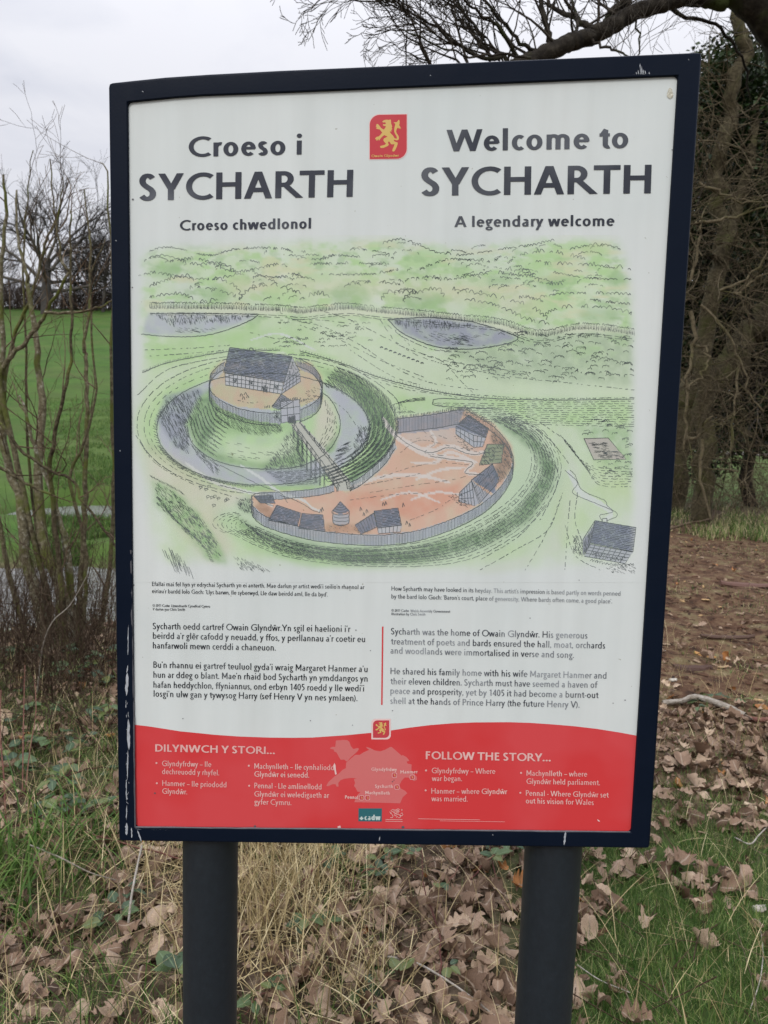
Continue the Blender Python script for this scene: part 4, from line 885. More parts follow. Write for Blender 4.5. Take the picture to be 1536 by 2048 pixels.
# far woods and hills
for P_, a_, s_ in (([(292, 505), (330, 496), (365, 500), (420, 512), (470, 500), (540, 497), (610, 505)], 3, 8), ([(290, 520), (330, 512), (385, 530), (440, 528), (470, 545)], 5, 10), ([(330, 525), (400, 520), (470, 545), (560, 530), (575, 540)], 5, 9),
                   ([(300, 545), (360, 555), (420, 560), (470, 552)], 4, 9), ([(500, 540), (520, 552), (560, 556), (600, 550)], 4, 9), ([(570, 510), (640, 520), (700, 500), (760, 505), (790, 520)], 4, 9), ([(620, 530), (700, 528), (780, 530), (790, 540), (740, 550), (640, 550)], 4, 8),
                   ([(760, 490), (800, 480), (840, 492), (870, 505), (920, 512)], 4, 10), ([(920, 512), (1000, 500), (1070, 490), (1110, 480)], 3, 10), ([(840, 540), (900, 520), (980, 525), (1000, 515)], 4, 9), ([(850, 555), (900, 560), (960, 550), (1000, 548), (1060, 555)], 5, 9),
                   ([(1015, 530), (1040, 512), (1100, 505), (1170, 520)], 6, 9), ([(1010, 540), (1050, 545), (1080, 565), (1120, 570), (1130, 560)], 6, 8), ([(1090, 530), (1150, 530), (1220, 535), (1262, 540)], 6, 12), ([(1100, 545), (1180, 558), (1262, 560)], 4, 11),
                   ([(1140, 500), (1200, 490), (1240, 500)], 4, 9), ([(300, 575), (340, 560), (380, 555), (395, 575), (430, 580), (470, 595)], 6, 10), ([(380, 578), (430, 560), (470, 575), (480, 600)], 6, 11), ([(480, 600), (500, 580), (530, 568), (580, 582), (600, 588)], 7, 12),
                   ([(510, 590), (512, 575), (540, 572)], 4, 8), ([(600, 600), (640, 590), (680, 605)], 7, 11), ([(680, 580), (700, 570), (750, 566), (800, 570)], 5, 11), ([(765, 600), (780, 585), (820, 588), (870, 580), (890, 598)], 8, 12), ([(810, 605), (815, 592), (850, 585)], 6, 9),
                   ([(905, 580), (960, 590), (1010, 600), (1060, 615), (1100, 645)], 6, 12), ([(930, 600), (990, 612), (1050, 640), (1100, 650)], 6, 12), ([(1090, 630), (1120, 618), (1180, 615), (1230, 620), (1262, 630)], 6, 12), ([(1080, 595), (1130, 588), (1200, 588), (1262, 590)], 4, 10),
                   ([(1180, 600), (1210, 605), (1262, 610)], 4, 8), ([(300, 595), (360, 590), (400, 605), (440, 600)], 5, 10), ([(640, 520), (660, 512), (720, 515)], 3, 7), ([(1030, 600), (1050, 595), (1090, 605)], 4, 8)):
    scallop(P_, a_, s_ * .8, .95, .22); 
for _ in range(70):
    x = 290 + 970 * rng.random(); y = 495 + 110 * rng.random(); r_ = 7 + 12 * rng.random(); scallop(ell(x, y, r_ * 1.5, r_ * .55, 180, 350, 10), 2.5, 5.5, .8, .4)
HED = [(300, 610), (380, 610), (450, 611), (560, 615), (600, 619), (640, 615), (700, 611), (760, 618), (850, 626), (920, 634), (1000, 642), (1060, 662), (1100, 664), (1150, 652), (1200, 653), (1268, 662)]
hatch([(x, y - 2) for x, y in HED], [(x, y + 9) for x, y in HED], 520, .8, 0, 1, .8); hatch([(x, y + 2) for x, y in HED], [(x + 1, y + 8) for x, y in HED], 420, .9)
scallop([(x, y - 3) for x, y in HED], 3, 5, .8, .1)
for off in (16, 20): ln([(x, y + off) for x, y in HED], .8, (14, 6))
# ponds
ln([(283, 668), (340, 673), (400, 672), (450, 661), (500, 641), (517, 629)], 1.3); ln([(300, 627), (380, 627), (517, 628)], 1.1)
tex([(310, 628), (500, 629), (470, 640), (400, 643), (340, 648)], 230, 1.5, 5, .8); tex([(350, 655), (430, 655), (400, 665), (350, 664)], 30, 7, 2, .7)
P_ = [(776, 639), (820, 636), (860, 635), (910, 639), (950, 645), (1010, 663), (1036, 676), (1010, 688), (940, 698), (870, 693), (805, 666), (776, 639)]
ln(P_, 1.5); ln([(775, 650), (810, 676), (870, 700), (930, 704)], .9, (12, 8)); tex([(780, 640), (860, 637), (950, 647), (900, 655), (800, 650)], 200, 1, 5, .85); tex([(890, 675), (930, 672), (935, 690), (890, 688)], 40, 9, 1, .7); tex([(810, 655), (990, 670), (940, 690), (850, 682)], 50, 8, 2, .6)
# contours across the meadow, the road, the orchards
for P_ in ([(560, 625), (590, 640), (650, 655), (720, 690), (790, 735), (860, 765), (960, 780)], [(600, 650), (680, 680), (760, 720), (850, 755)], [(760, 640), (800, 690), (880, 720), (920, 760), (945, 785)], [(500, 665), (540, 675), (560, 680), (540, 690)], [(640, 620), (700, 640), (780, 680), (860, 720), (1000, 750), (1130, 765), (1268, 780)],
           [(760, 765), (850, 785), (960, 790), (1080, 797), (1268, 795)], [(290, 700), (400, 695), (460, 690)], [(300, 712), (400, 705), (450, 700)], [(560, 640), (640, 640), (720, 650)], [(790, 660), (850, 710), (980, 735), (1060, 745)], [(700, 700), (780, 750), (840, 770)], [(880, 700), (930, 705), (970, 730), (1030, 745)]):
    ln(P_, .9, (9, 9))
for _ in range(40):
    x = 560 + 180 * rng.random(); y = 638 + 55 * rng.random(); scallop([(x - 12, y), (x, y + 1), (x + 12, y)], 2.5, 6, .8, .35)
for k in range(10): x, y = 760 + k * 9, 695 + k * 3.5; pen(PN, [(x, y), (x + 3, y - 1.5), (x + 6, y)], 2.2)
P_ = [(285, 745), (330, 727), (400, 712), (470, 702), (560, 700)]; ln(P_, 1.2); hatch(P_, [(x, y - 5) for x, y in P_], 80, .7)
P_ = [(600, 702), (680, 725), (760, 755), (860, 780), (960, 795), (1100, 800), (1268, 798)]; ln(P_, 1.3); ln([(x, y + 4) for x, y in P_], .9, (12, 6)); hatch(P_, [(x, y - 5) for x, y in P_], 110, .7)
ln([(275, 790), (330, 742), (400, 722), (470, 712), (560, 708), (640, 716), (720, 745), (790, 795), (800, 830)], 1.0, (20, 4))
for _ in range(170):
    x = 890 + 370 * rng.random(); y = 672 + 95 * rng.random()
    if y > 660 + (1268 - x) * .0 and (x > 1000 or y > 695): r_ = 6 + 7 * rng.random(); scallop(ell(x, y, r_, r_ * .7, 190 + 60 * rng.random(), 340, 9), 2.5, 5, .9, .15)
for k in range(11): y = 806 + k * 3.6; ln([(865 + k * 9, y), (980, y + 1), (1120, y + 2 + k * .6), (1268, y + 1 + k)], .8, (14, 7))
ln([(960, 800), (880, 797), (866, 803), (880, 812), (1000, 818)], 1.3)
for k in range(9): ln([(830 - k * 4, 826), (808 - k * 3, 812 + k), (812 - k * 3, 800 + k), (850, 795 + k * .6)], .7, (8, 8))
for _ in range(110):
    x = 1150 + 112 * rng.random(); y = 836 + 120 * rng.random()
    if x - 1150 > (y - 836) * .55 and not (1168 < x < 1250 and 872 < y < 924): scallop(ell(x, y, 6, 4, 200, 340, 7), 2, 5, .9, .1)
ln([(1168, 877), (1216, 876), (1252, 918), (1188, 920), (1168, 877)], 1.2, smooth=False); [tex([(1175 + a, 884 + b_), (1205 + a, 884 + b_), (1215 + a, 900 + b_), (1185 + a, 900 + b_)], 30, 8, 1, .8) for a, b_ in ((0, 0), (28, 18), (10, 16))]
for k in range(8): ln([(1120 + k * 3, 870 + k * 3), (1160 + k * 2, 918 + k * 3), (1200, 935 + k * 5), (1265, 938 + k * 5)], .8, (10, 9))
# banks and moat of the mound
OUTB = ell(532, 850, 258, 138, 100, 320, 30); ln(OUTB, 1.2, (16, 4)); ln(ell(534, 851, 246, 130, 105, 300, 30), .8, (10, 8)); ln(ell(530, 854, 232, 120, 110, 290, 30), .8, (10, 10))
MO = ell(527, 858, 213, 112, 0, 360, 60); ln(MO, 1.2)
hatch(ell(527, 858, 213, 112, 95, 200, 40), ell(527, 858, 222, 118, 95, 200, 40), 150, .8)
for k in range(7): hatch(ell(560, 850, 238 - 9 * k, 134 - 6 * k, -62, 62, 30), ell(564, 853, 226 - 9 * k, 127 - 6 * k, -58, 66, 30), 120, .85, 0, 1, 1.2)
for k in range(4): ln(ell(556, 851, 236 - 12 * k, 134 - 7 * k, -60, 50, 30), .9, (14, 5))
tex([(314, 830), (332, 795), (395, 778), (408, 800), (372, 850), (380, 905), (350, 890)], 420, 3.5, 7, .9, .4); tex([(380, 885), (400, 900), (440, 930), (430, 950), (390, 905)], 80, 5, 6, .8)
for k in range(12): ln([(530 + k * 4, 942 + k * 2.6), (580, 942 + k * 2.6), (642 - (k % 3) * 6, 938 + k * 2.6)], .7, (16, 4))
tex([(670, 900), (690, 885), (690, 905), (665, 925)], 40, 12, -5, .7); tex([(715, 850), (738, 850), (735, 890), (705, 925), (700, 915)], 160, 3, 6, .8); ln([(660, 800), (690, 820), (712, 850)], .8, (8, 6))
# mound flanks
MB_ = [(374, 850), (384, 885), (420, 915), (470, 932), (530, 938), (590, 934), (640, 915), (672, 880), (680, 840), (662, 800), (645, 785)]; ln(MB_, 1.2)
for k in range(9):
    f = k / 9; hatch([(420 - 44 * f, 800 + 48 * f), (430 - 42 * f, 825 + 60 * f), (450 - 30 * f, 845 + 68 * f)], [(424 - 48 * f, 806 + 52 * f), (436 - 44 * f, 836 + 62 * f), (462 - 32 * f, 852 + 70 * f)], 26, .9, 0, 1, 1.5)
for k in range(6): hatch([(430, 812 + k * 5), (500, 838 + k * 5), (560, 850 + k * 2)], [(436, 820 + k * 5), (506, 846 + k * 5), (566, 856 + k * 2)], 50, .8, 0, 1, 1.2, .2)
tex([(575, 862), (600, 862), (612, 932), (525, 936), (550, 905)], 330, 3, 5, .85); tex([(440, 885), (455, 880), (520, 900), (590, 900), (540, 925), (450, 915)], 24, 9, 2, .7)
for k in range(5): ln([(650 + 5 * k, 800 + 8 * k), (655 + 4 * k, 840 + 6 * k), (640, 880 + 6 * k)], .8, (9, 8))
# palisades
def palisade(A_, h_, n, wd=1.0, lean=0.0):
    A2 = [(x, y + h_) for x, y in A_]; ln(A_, 1.2); ln(A2, 1.2); hatch(A_, A2, n, wd, 0, 1, .3, 0, .1)
palisade([(418, 768), (423, 784), (445, 803), (480, 817), (520, 825), (561, 826)], 24, 62, .9); palisade([(600, 820), (625, 808), (641, 790), (645, 765)], 24, 36, .9)
palisade([(418, 768), (422, 748), (436, 732), (450, 724)], 14, 22, .8); palisade([(592, 716), (618, 727), (636, 745), (645, 765)], 15, 30, .8); tex([(610, 780), (640, 770), (640, 800), (610, 812)], 40, 4, 2, .8)
palisade(FRONT, 21, 200, .95); palisade([(792, 838), (840, 832), (885, 826), (930, 817)], 28, 52, .95); hatch([(795, 837), (885, 825), (930, 817)], [(795, 831), (885, 819), (930, 811)], 40, 1.6)
palisade([(930, 817), (960, 836), (990, 856), (1015, 885), (1027, 915)], 12, 44, .9); hatch([(930, 817), (960, 836), (990, 856)], [(932, 811), (962, 830), (992, 850)], 22, 1.5); palisade(LW, 14, 50, .9); palisade([(a, b_) for a, b_ in RW], 16, 36, .9)
ln([(520, 985), (506, 990), (502, 1000)], 1.2)
# hall on the mound
def roof(P_, n, wd=.9, th_=1.4):
    a, b_, c_, d = [np.array(v, float) for v in P_]; ln([a, b_, c_, d, a], th_, smooth=False, jit=.2)
    for k in range(1, n): f = k / n; l0 = a + (d - a) * f; r0 = b_ + (c_ - b_) * f; ln([l0, r0], wd, (22, 3), .25)
roof([(460, 695), (584.5, 713), (568, 765), (447, 744)], 17)
def wallgrid(P_, nx_, ny_, wd=.9):
    a, b_, c_, d = [np.array(v, float) for v in P_]; ln([a, b_, c_, d, a], 1.1, smooth=False, jit=.2)
    for k in range(1, ny_): ln([a + (d - a) * k / ny_, b_ + (c_ - b_) * k / ny_], wd, jit=.2)
    for k in range(1, nx_): ln([a + (b_ - a) * k / nx_, d + (c_ - d) * k / nx_], wd, jit=.2)
wallgrid([(450, 746), (566, 764), (563, 788), (451, 770)], 14, 3); wallgrid([(568, 765), (599, 741), (601, 763), (563, 788)], 5, 3); ln([(568, 765), (584, 713), (599, 741)], 1.3, smooth=False); tex([(570, 760), (584, 720), (596, 742)], 26, 1, 6, .8)
for x, y in ((470, 758), (502, 763), (553, 771)): tex([(x - 4, y - 3), (x + 4, y - 2), (x + 4, y + 4), (x - 4, y + 3)], 26, 0, 3, 1.0)
tex([(525, 772), (530, 767), (535, 773), (535, 783), (525, 781)], 40, 0, 4, 1.2); ln([(498, 702), (502, 695), (510, 703)], 1.4)
roof([(563, 788), (586, 803), (557, 819), (544, 814)], 8, .8, 1.2); tex([(546, 815), (558, 822), (560, 842), (546, 835)], 30, 2, 5, .9)
wallgrid([(561, 803), (599, 799), (601, 840), (563, 846)], 3, 3); hatch([(560, 803), (600, 799)], [(560, 797), (600, 793)], 12, 2.0); hatch([(530, 816), (560, 812)], [(530, 811), (560, 807)], 9, 1.8); hatch([(600, 805), (616, 800)], [(600, 799), (616, 794)], 6, 1.8); tex([(576, 832), (590, 829), (592, 844), (578, 845)], 60, 1, 4, 1.3)
for x, y in ((480, 793), (488, 790), (493, 796), (484, 799)): ln([(x, y), (x + 3, y - 6), (x + 5, y)], 1.2)
ln([(475, 800), (500, 806), (520, 803)], .7, (6, 6))
# bridge
for a, b_ in (((583, 849), (674, 977)), ((588, 847), (680, 972)), ((599, 845), (694, 966)), ((603, 848), (699, 962))): ln([a, b_], 1.2)
for k in range(11):
    f = k / 10; x, y = 586 + 88 * f, 852 + 122 * f; h_ = 30 + 34 * math.sin(math.pi * min(f * 1.25, 1)) * (1 - .3 * f)
    for dx in (0, 2.2): ln([(x + dx, y - 6), (x + dx, y + h_ * (.9 if k < 8 else .3))], 1.1)
    x, y = 600 + 96 * f, 846 + 118 * f; ln([(x, y), (x + .5, y - 7)], 2.0)
    if k < 8: ln([(586 + 88 * f, 868 + 122 * f), (594 + 88 * f, 878 + 122 * f)], 1.0)
ln([(692, 960), (705, 958), (707, 976), (695, 978), (692, 960)], 1.2, smooth=False); tex([(692, 960), (706, 958), (707, 976), (695, 978)], 14, 0, 6, .8)
# banks of the bailey
for k in range(11):
    f = k / 10; ctr = [(985 + 45 * f, 838 - 8 * f), (1050 + 40 * f, 880 - 15 * f), (1062 + 60 * f, 935 - 2 * f), (1030 + 62 * f, 990 + 22 * f), (960 + 60 * f, 1040 + 38 * f), (860 + 50 * f, 1080 + 45 * f), (720 + 10 * f, 1096 + 36 * f), (600 - 30 * f, 1086 + 26 * f), (510 - 50 * f, 1052 + 14 * f)]
    ln(ctr, .85, (12, 8) if k % 2 else (16, 4))
    if 3 <= k <= 7 or k in (1,): hatch(ctr, [(x + 5, y + 6) for x, y in ctr], 240, .8, 0, 1, 1.4, .15)
for k in range(3): hatch([(480 + 10 * k, 1040 + 7 * k), (560, 1078 + 9 * k), (700, 1100 + 9 * k), (860, 1088 + 10 * k)], [(486 + 10 * k, 1046 + 7 * k), (566, 1084 + 9 * k), (706, 1106 + 9 * k), (866, 1094 + 10 * k)], 170, .8, 0, 1, 1.4, .1)
for k in range(7): ln(ell(476 + k * 3, 1046 + k, 50 - 6 * k, 22 - 2 * k, 120, 270, 14), .8, (8, 6))
tex([(472, 1000), (505, 992), (506, 1025), (478, 1020)], 90, 2, 4, .85); ln([(1060, 870), (1110, 930), (1112, 975), (1080, 1040)], 1.1, (14, 6)); ln([(985, 832), (1050, 845), (1100, 880), (1140, 930)], 1.0, (16, 5))
ln([(1000, 826), (1060, 835), (1120, 872)], .9, (12, 5))
# courtyard marks and drifting smoke
for P_ in ([(800, 905), (840, 880), (900, 892), (960, 905)], [(820, 880), (870, 870), (900, 880)], [(760, 955), (820, 935), (880, 925), (940, 930)], [(740, 985), (830, 970), (900, 960), (940, 950)], [(700, 1000), (780, 990), (860, 985)], [(845, 860), (870, 885), (850, 905), (890, 912)], [(700, 975), (780, 960), (850, 945)], [(820, 1040), (870, 1020), (900, 1000)]): ln(P_, .7, (9, 8))
for P_ in ([(975, 905), (940, 908), (900, 895), (860, 905), (820, 890), (790, 868)], [(968, 950), (930, 945), (945, 925), (900, 918), (860, 912)], [(640, 1025), (625, 1020), (610, 1010), (590, 1000), (560, 990)], [(548, 1012), (530, 1005), (540, 990), (500, 985), (440, 970)], [(575, 1005), (560, 985), (520, 970), (440, 930)],
           [(1205, 1042), (1200, 1030), (1225, 1022), (1180, 1002), (1145, 985), (1155, 965), (1130, 940)], [(1213, 1042), (1235, 1030), (1215, 1012), (1208, 1000), (1165, 980), (1150, 950), (1140, 940)]): ln(P_, .9)
tex([(985, 860), (1020, 895), (1025, 930), (1000, 965), (990, 940), (1008, 905), (980, 880)], 150, 2, 3, .9); tex([(650, 1050), (740, 1052), (735, 1068), (650, 1070)], 50, 2, 2, .8); tex([(915, 870), (945, 898), (935, 905), (905, 872)], 40, 3, 1, .8); tex([(920, 985), (895, 990), (915, 1010), (945, 1014)], 60, 3, 2, .8)
roof([(937, 830), (977, 857), (972, 875), (916, 848)], 10); wallgrid([(912, 852), (946, 870), (948, 895), (912, 868)], 4, 2); wallgrid([(946, 870), (972, 875), (966, 893), (948, 895)], 3, 2)
roof([(975, 888), (1008, 888), (1002, 925), (958, 930)], 5, .7); tex([(965, 900), (990, 892), (985, 925), (960, 928)], 80, 3, 3, .8)
roof([(985, 927), (943, 960), (958, 1008), (998, 962)], 3, .7); hatch([(943, 960), (985, 927)], [(960, 1005), (998, 960)], 22, .9, 0, 1, .3, 0, .1); wallgrid([(943, 962), (919, 985), (917, 1003), (950, 1012)], 5, 3); 
roof([(553, 1010), (602, 1026), (595, 1052), (537, 1040)], 11); roof([(604, 1027), (646, 1030), (650, 1062), (598, 1056)], 10); roof([(748, 1022), (796, 1016), (803, 1050), (755, 1056)], 11); roof([(748, 1026), (754, 1054), (722, 1068), (710, 1050)], 7); roof([(508, 992), (545, 990), (550, 1006), (520, 1005)], 6)
wallgrid([(755, 1056), (803, 1050), (801, 1064), (757, 1067)], 6, 1)
for k in range(5): ln(ell(681, 1008 + k * 4, 4 + k * 3.4, 2 + k, 0, 180, 9), 1.1)
ln([(681, 1003), (664, 1023)], 1.2); ln([(681, 1003), (699, 1023)], 1.2); ln([(666, 1024), (667, 1046), (681, 1051), (697, 1046), (698, 1024)], 1.3); [ln(ell(682, 1026 + k * 7, 15, 3, 10, 170, 8), .9) for k in range(1, 4)]
for x, y in ((643, 1018), (640, 1022), (720, 1018), (726, 1028), (732, 1022), (812, 1045), (818, 1050), (770, 1006), (765, 1008), (805, 1010)): ln([(x, y + 4), (x + 1, y - 4), (x + 4, y + 3)], 1.3)
roof([(1190, 1041), (1272, 1055), (1266, 1103), (1180, 1086)], 14, .9, 1.5); wallgrid([(1180, 1088), (1264, 1104), (1250, 1127), (1168, 1112)], 8, 4); ln([(1190, 1041), (1166, 1078), (1165, 1112), (1180, 1088)], 1.3, smooth=False); tex([(1186, 1052), (1168, 1080), (1167, 1108), (1180, 1088)], 50, 1, 7, .9); ln([(1204, 1044), (1205, 1036), (1214, 1037), (1215, 1046)], 1.5, smooth=False)
tex([(1185, 1103), (1250, 1112), (1246, 1122), (1182, 1114)], 60, 2, 2, 1.3); scallop([(1180, 1122), (1220, 1130), (1268, 1130)], 4, 6, .9, .1); tex([(1145, 1068), (1165, 1075), (1162, 1110), (1145, 1100)], 90, 2, 4, .9); tex([(1200, 1130), (1268, 1125), (1270, 1145), (1220, 1145)], 60, 4, 2, .8)
for P_ in ([(1125, 985), (1110, 1030), (1080, 1090), (1050, 1140)], [(1140, 1000), (1135, 1060), (1130, 1140)], [(1120, 1000), (1095, 1060), (1030, 1100), (960, 1140)], [(1155, 985), (1150, 1040), (1165, 1085)], [(1090, 1010), (1040, 1070), (960, 1120)], [(1130, 1050), (1150, 1110), (1200, 1140)]): ln(P_, 1.0, (10, 6))
# lower left banks, sheep and carts
ln([(272, 870), (310, 925), (380, 965), (440, 985), (500, 1005)], .9, (10, 8)); tex([(308, 960), (350, 985), (400, 1032), (435, 1085), (440, 1115), (400, 1090), (365, 1058), (312, 1005)], 520, 4, 5, .75); tex([(315, 1085), (350, 1098), (380, 1135), (345, 1128)], 34, 7, 18, .9); hatch([(300, 950), (350, 975), (365, 985)], [(305, 956), (355, 982), (370, 992)], 26, .8)
tex([(465, 1110), (500, 1120), (540, 1140), (480, 1138)], 90, 3, 4, .8)
hatch([(312, 995), (350, 1040), (400, 1085), (420, 1120)], [(322, 1000), (362, 1048), (412, 1095), (430, 1126)], 60, .8)
for x, y in ((402, 974), (412, 978), (418, 972), (416, 993), (424, 994), (430, 992), (437, 996), (428, 1010), (452, 1000), (455, 998)): ln(ell(x, y, 3.5, 2, 0, 330, 8), .9); ln([(x - 2, y + 2), (x - 2, y + 5)], .9)
PN.build('pen_drawing', M['line'], panel, kind='stuff')
# ================================================================== GROUND
WATER_Z = -0.55
STREAM = np.array([(-16, 6.0), (-9, 6.3), (-5, 6.7), (-2.8, 7.6), (-1.0, 9.6), (-0.6, 12.4), (-2.0, 14.6), (-4.6, 15.4), (-7.4, 15.4)])
def dist_line(x, y, L_):
    d = np.full(np.shape(x), 1e9)
    for (x0, y0), (x1, y1) in zip(L_[:-1], L_[1:]):
        dx, dy = x1 - x0, y1 - y0; t_ = np.clip(((x - x0) * dx + (y - y0) * dy) / (dx * dx + dy * dy), 0, 1)
        d = np.minimum(d, np.hypot(x - x0 - t_ * dx, y - y0 - t_ * dy))
    return d
def height(x, y):
    x = np.asarray(x, float); y = np.asarray(y, float)
    z = 0.05 * (fbm(x * .9, y * .9, 3) - .5) + 0.016 * (fbm(x * 5, y * 5, 8, 3) - .5)
    z = z - 0.30 * sstep(4.0, 11.0, y) * sstep(18.5, 16, y) * sstep(.4, -2.2, x)
    # left: pasture climbing away beyond the stream; right: nearly level woodland floor
    side = sstep(0.25, -0.25, x / (np.abs(y) + 4.0))
    up = np.where(y > 19, np.minimum((y - 19), 82) * 0.232 - 2.6 * (1 - np.exp(-np.maximum(y - 19, 0) / 14.)), 0)
    up = up + np.maximum(y - 101, 0) * -0.03
    up = np.maximum(up, -0.4)
    z = z + side * up + (1 - side) * np.minimum(np.maximum(y - 28, 0) * 0.006, 3.0)
    z = z + 0.25 * sstep(14, 40, y) * (fbm(x * .08, y * .08, 31) - .5) * 2
    z = z + .07 * sstep(.4, 1.2, x) * sstep(2.2, 3.4, y) * sstep(13.5, 11.5, y) * (fbm(x * 3.2, y * 3.2, 91, 4) - .5) * 2
    d = dist_line(x, y, STREAM) + .5 * sstep(12, 15, y); w_ = 2.3 + .9 * (fbm(x * .7, y * .7, 17, 3) - .5)
    cut = sstep(w_ + .55, w_ - .45, d)
    z = z * (1 - cut) + cut * (-0.95)
    return z
def axis(lo, hi, fine, n, near):
    k = np.linspace(-1, 1, n); return near + np.sign(k) * (np.expm1(np.abs(k) * 6.3) / np.expm1(6.3)) * np.where(k > 0, hi - near, near - lo)
xs = axis(-900, 900, 0, 460, -1.0); k_ = np.linspace(0, 1, 520)
ys = np.concatenate([-np.geomspace(900, 1.2, 40) , -1.0 + np.expm1(k_ * 6.6) / np.expm1(6.6) * 1200])
ys = np.unique(np.round(ys, 4))
GX, GY = np.meshgrid(xs, ys); GZ = height(GX, GY)
V = np.stack([GX.ravel(), GY.ravel(), GZ.ravel()], 1); nx = len(xs); ny = len(ys)
i = (np.arange(ny - 1)[:, None] * nx + np.arange(nx - 1)[None]).ravel()
pasture = sstep(8.9, 9.6, GY + .5 * (fbm(GX, GY, 4) - .5)) * sstep(1.5, -1.5, GX - .02 * GY); pasture = np.maximum(pasture, .85 * sstep(15, 18, GY + 2 * (fbm(GX * .5, GY * .5, 6) - .5)))
rightgrass = sstep(.50, .58, fbm(GX * .9, GY * .9, 41)) * sstep(.15, .6, GX) * sstep(2.6, 1.6, GY)
mulch = sstep(.4, 1.0, GX) * sstep(1.6, 3.2, GY + 1.2 * (fbm(GX, GY, 44) - .5)) * sstep(13.5, 11.5, GY)
zone = np.stack([np.clip(pasture + .0, 0, 1).ravel(), mulch.ravel(), np.clip(rightgrass, 0, 1).ravel()], 1)
def ground_f(t, b, n, l):
    z = attr(t, 'zone'); sp = n('ShaderNodeSeparateColor'); l(z.outputs['Color'], sp.inputs[0])
    a = noise(t, 14, 8, .72); soil = ramp(t, [(.3, (.030, .021, .014)), (.5, (.085, .060, .040)), (.62, (.16, .118, .082)), (.72, (.25, .19, .14))]); l(a.outputs[0], soil.inputs[0])
    a2 = noise(t, 5.0, 8, .75); mul = ramp(t, [(.34, (.020, .010, .006)), (.46, (.075, .038, .021)), (.54, (.125, .078, .044)), (.60, (.12, .098, .045)), (.70, (.28, .20, .13))]); l(a2.outputs[0], mul.inputs[0])
    g = noise(t, .55, 10, .78); gr = ramp(t, [(.3, (.030, .066, .010)), (.5, (.046, .108, .013)), (.7, (.080, .152, .024))]); l(g.outputs[0], gr.inputs[0])
    gf = noise(t, 60, 4, .7); gm = ramp(t, [(.3, (.55, .55, .55)), (.7, (1.15, 1.15, 1.15))]); l(gf.outputs[0], gm.inputs[0])
    gcol = mixc(t, 1.0, gr.outputs[0], gm.outputs[0], 'MULTIPLY'); g3 = noise(t, .13, 6, .65); r3 = ramp(t, [(.42, (0, 0, 0)), (.62, (.42, .42, .42))]); l(g3.outputs[0], r3.inputs[0]); gcol = mixc(t, r3.outputs[0], gcol, (.085, .092, .030))
    c = mixc(t, sp.outputs[1], soil.outputs[0], mul.outputs[0]); c = mixc(t, sp.outputs[2], c, (.05, .075, .02)); c = mixc(t, sp.outputs[0], c, gcol)
    l(c, b.inputs['Base Color']); b.inputs['Roughness'].default_value = .92; b.inputs['Specular IOR Level'].default_value = .2
    bump(t, b, a.outputs[0], .6, .03)
ground = link('ground', mesh_np('ground', V, np.stack([i, i + 1, i + nx + 1, i + nx], 1), attrs={'zone': zone}, smooth=True), mat('ground', ground_f), None, kind='structure')

def water_f(t, b, n, l):
    b.inputs['Base Color'].default_value = (.13, .13, .13, 1); b.inputs['Roughness'].default_value = .06; b.inputs['IOR'].default_value = 1.7
    b.inputs['Specular IOR Level'].default_value = .9
    tc = n('ShaderNodeTexCoord'); mp = n('ShaderNodeMapping'); mp.inputs['Scale'].default_value = (1.6, 4.5, 1); l(tc.outputs['Object'], mp.inputs[0])
    a = n('ShaderNodeTexNoise'); a.inputs['Scale'].default_value = 3.2; a.inputs['Detail'].default_value = 5; l(mp.outputs[0], a.inputs['Vector']); bump(t, b, a.outputs[0], .9, .07)
V = np.array([(-20, 3.5, WATER_Z), (2, 3.5, WATER_Z), (2, 22, WATER_Z), (-20, 22, WATER_Z)], float)
link('stream', mesh_np('stream', V, [[0, 1, 2, 3]]), mat('stream_water', water_f), None, kind='structure')

def on_ground(px, py, z0=0.0):
    """the ground point seen through a photo pixel"""
    d = ray(px, py); lo, hi = .5, 400.0; t_ = np.geomspace(1.0, 300, 900)
    P = CAM + d * t_[:, None]; under = np.where(P[:, 2] < height(P[:, 0], P[:, 1]) + z0)[0]
    return P[under[0]] if len(under) else P[-1]

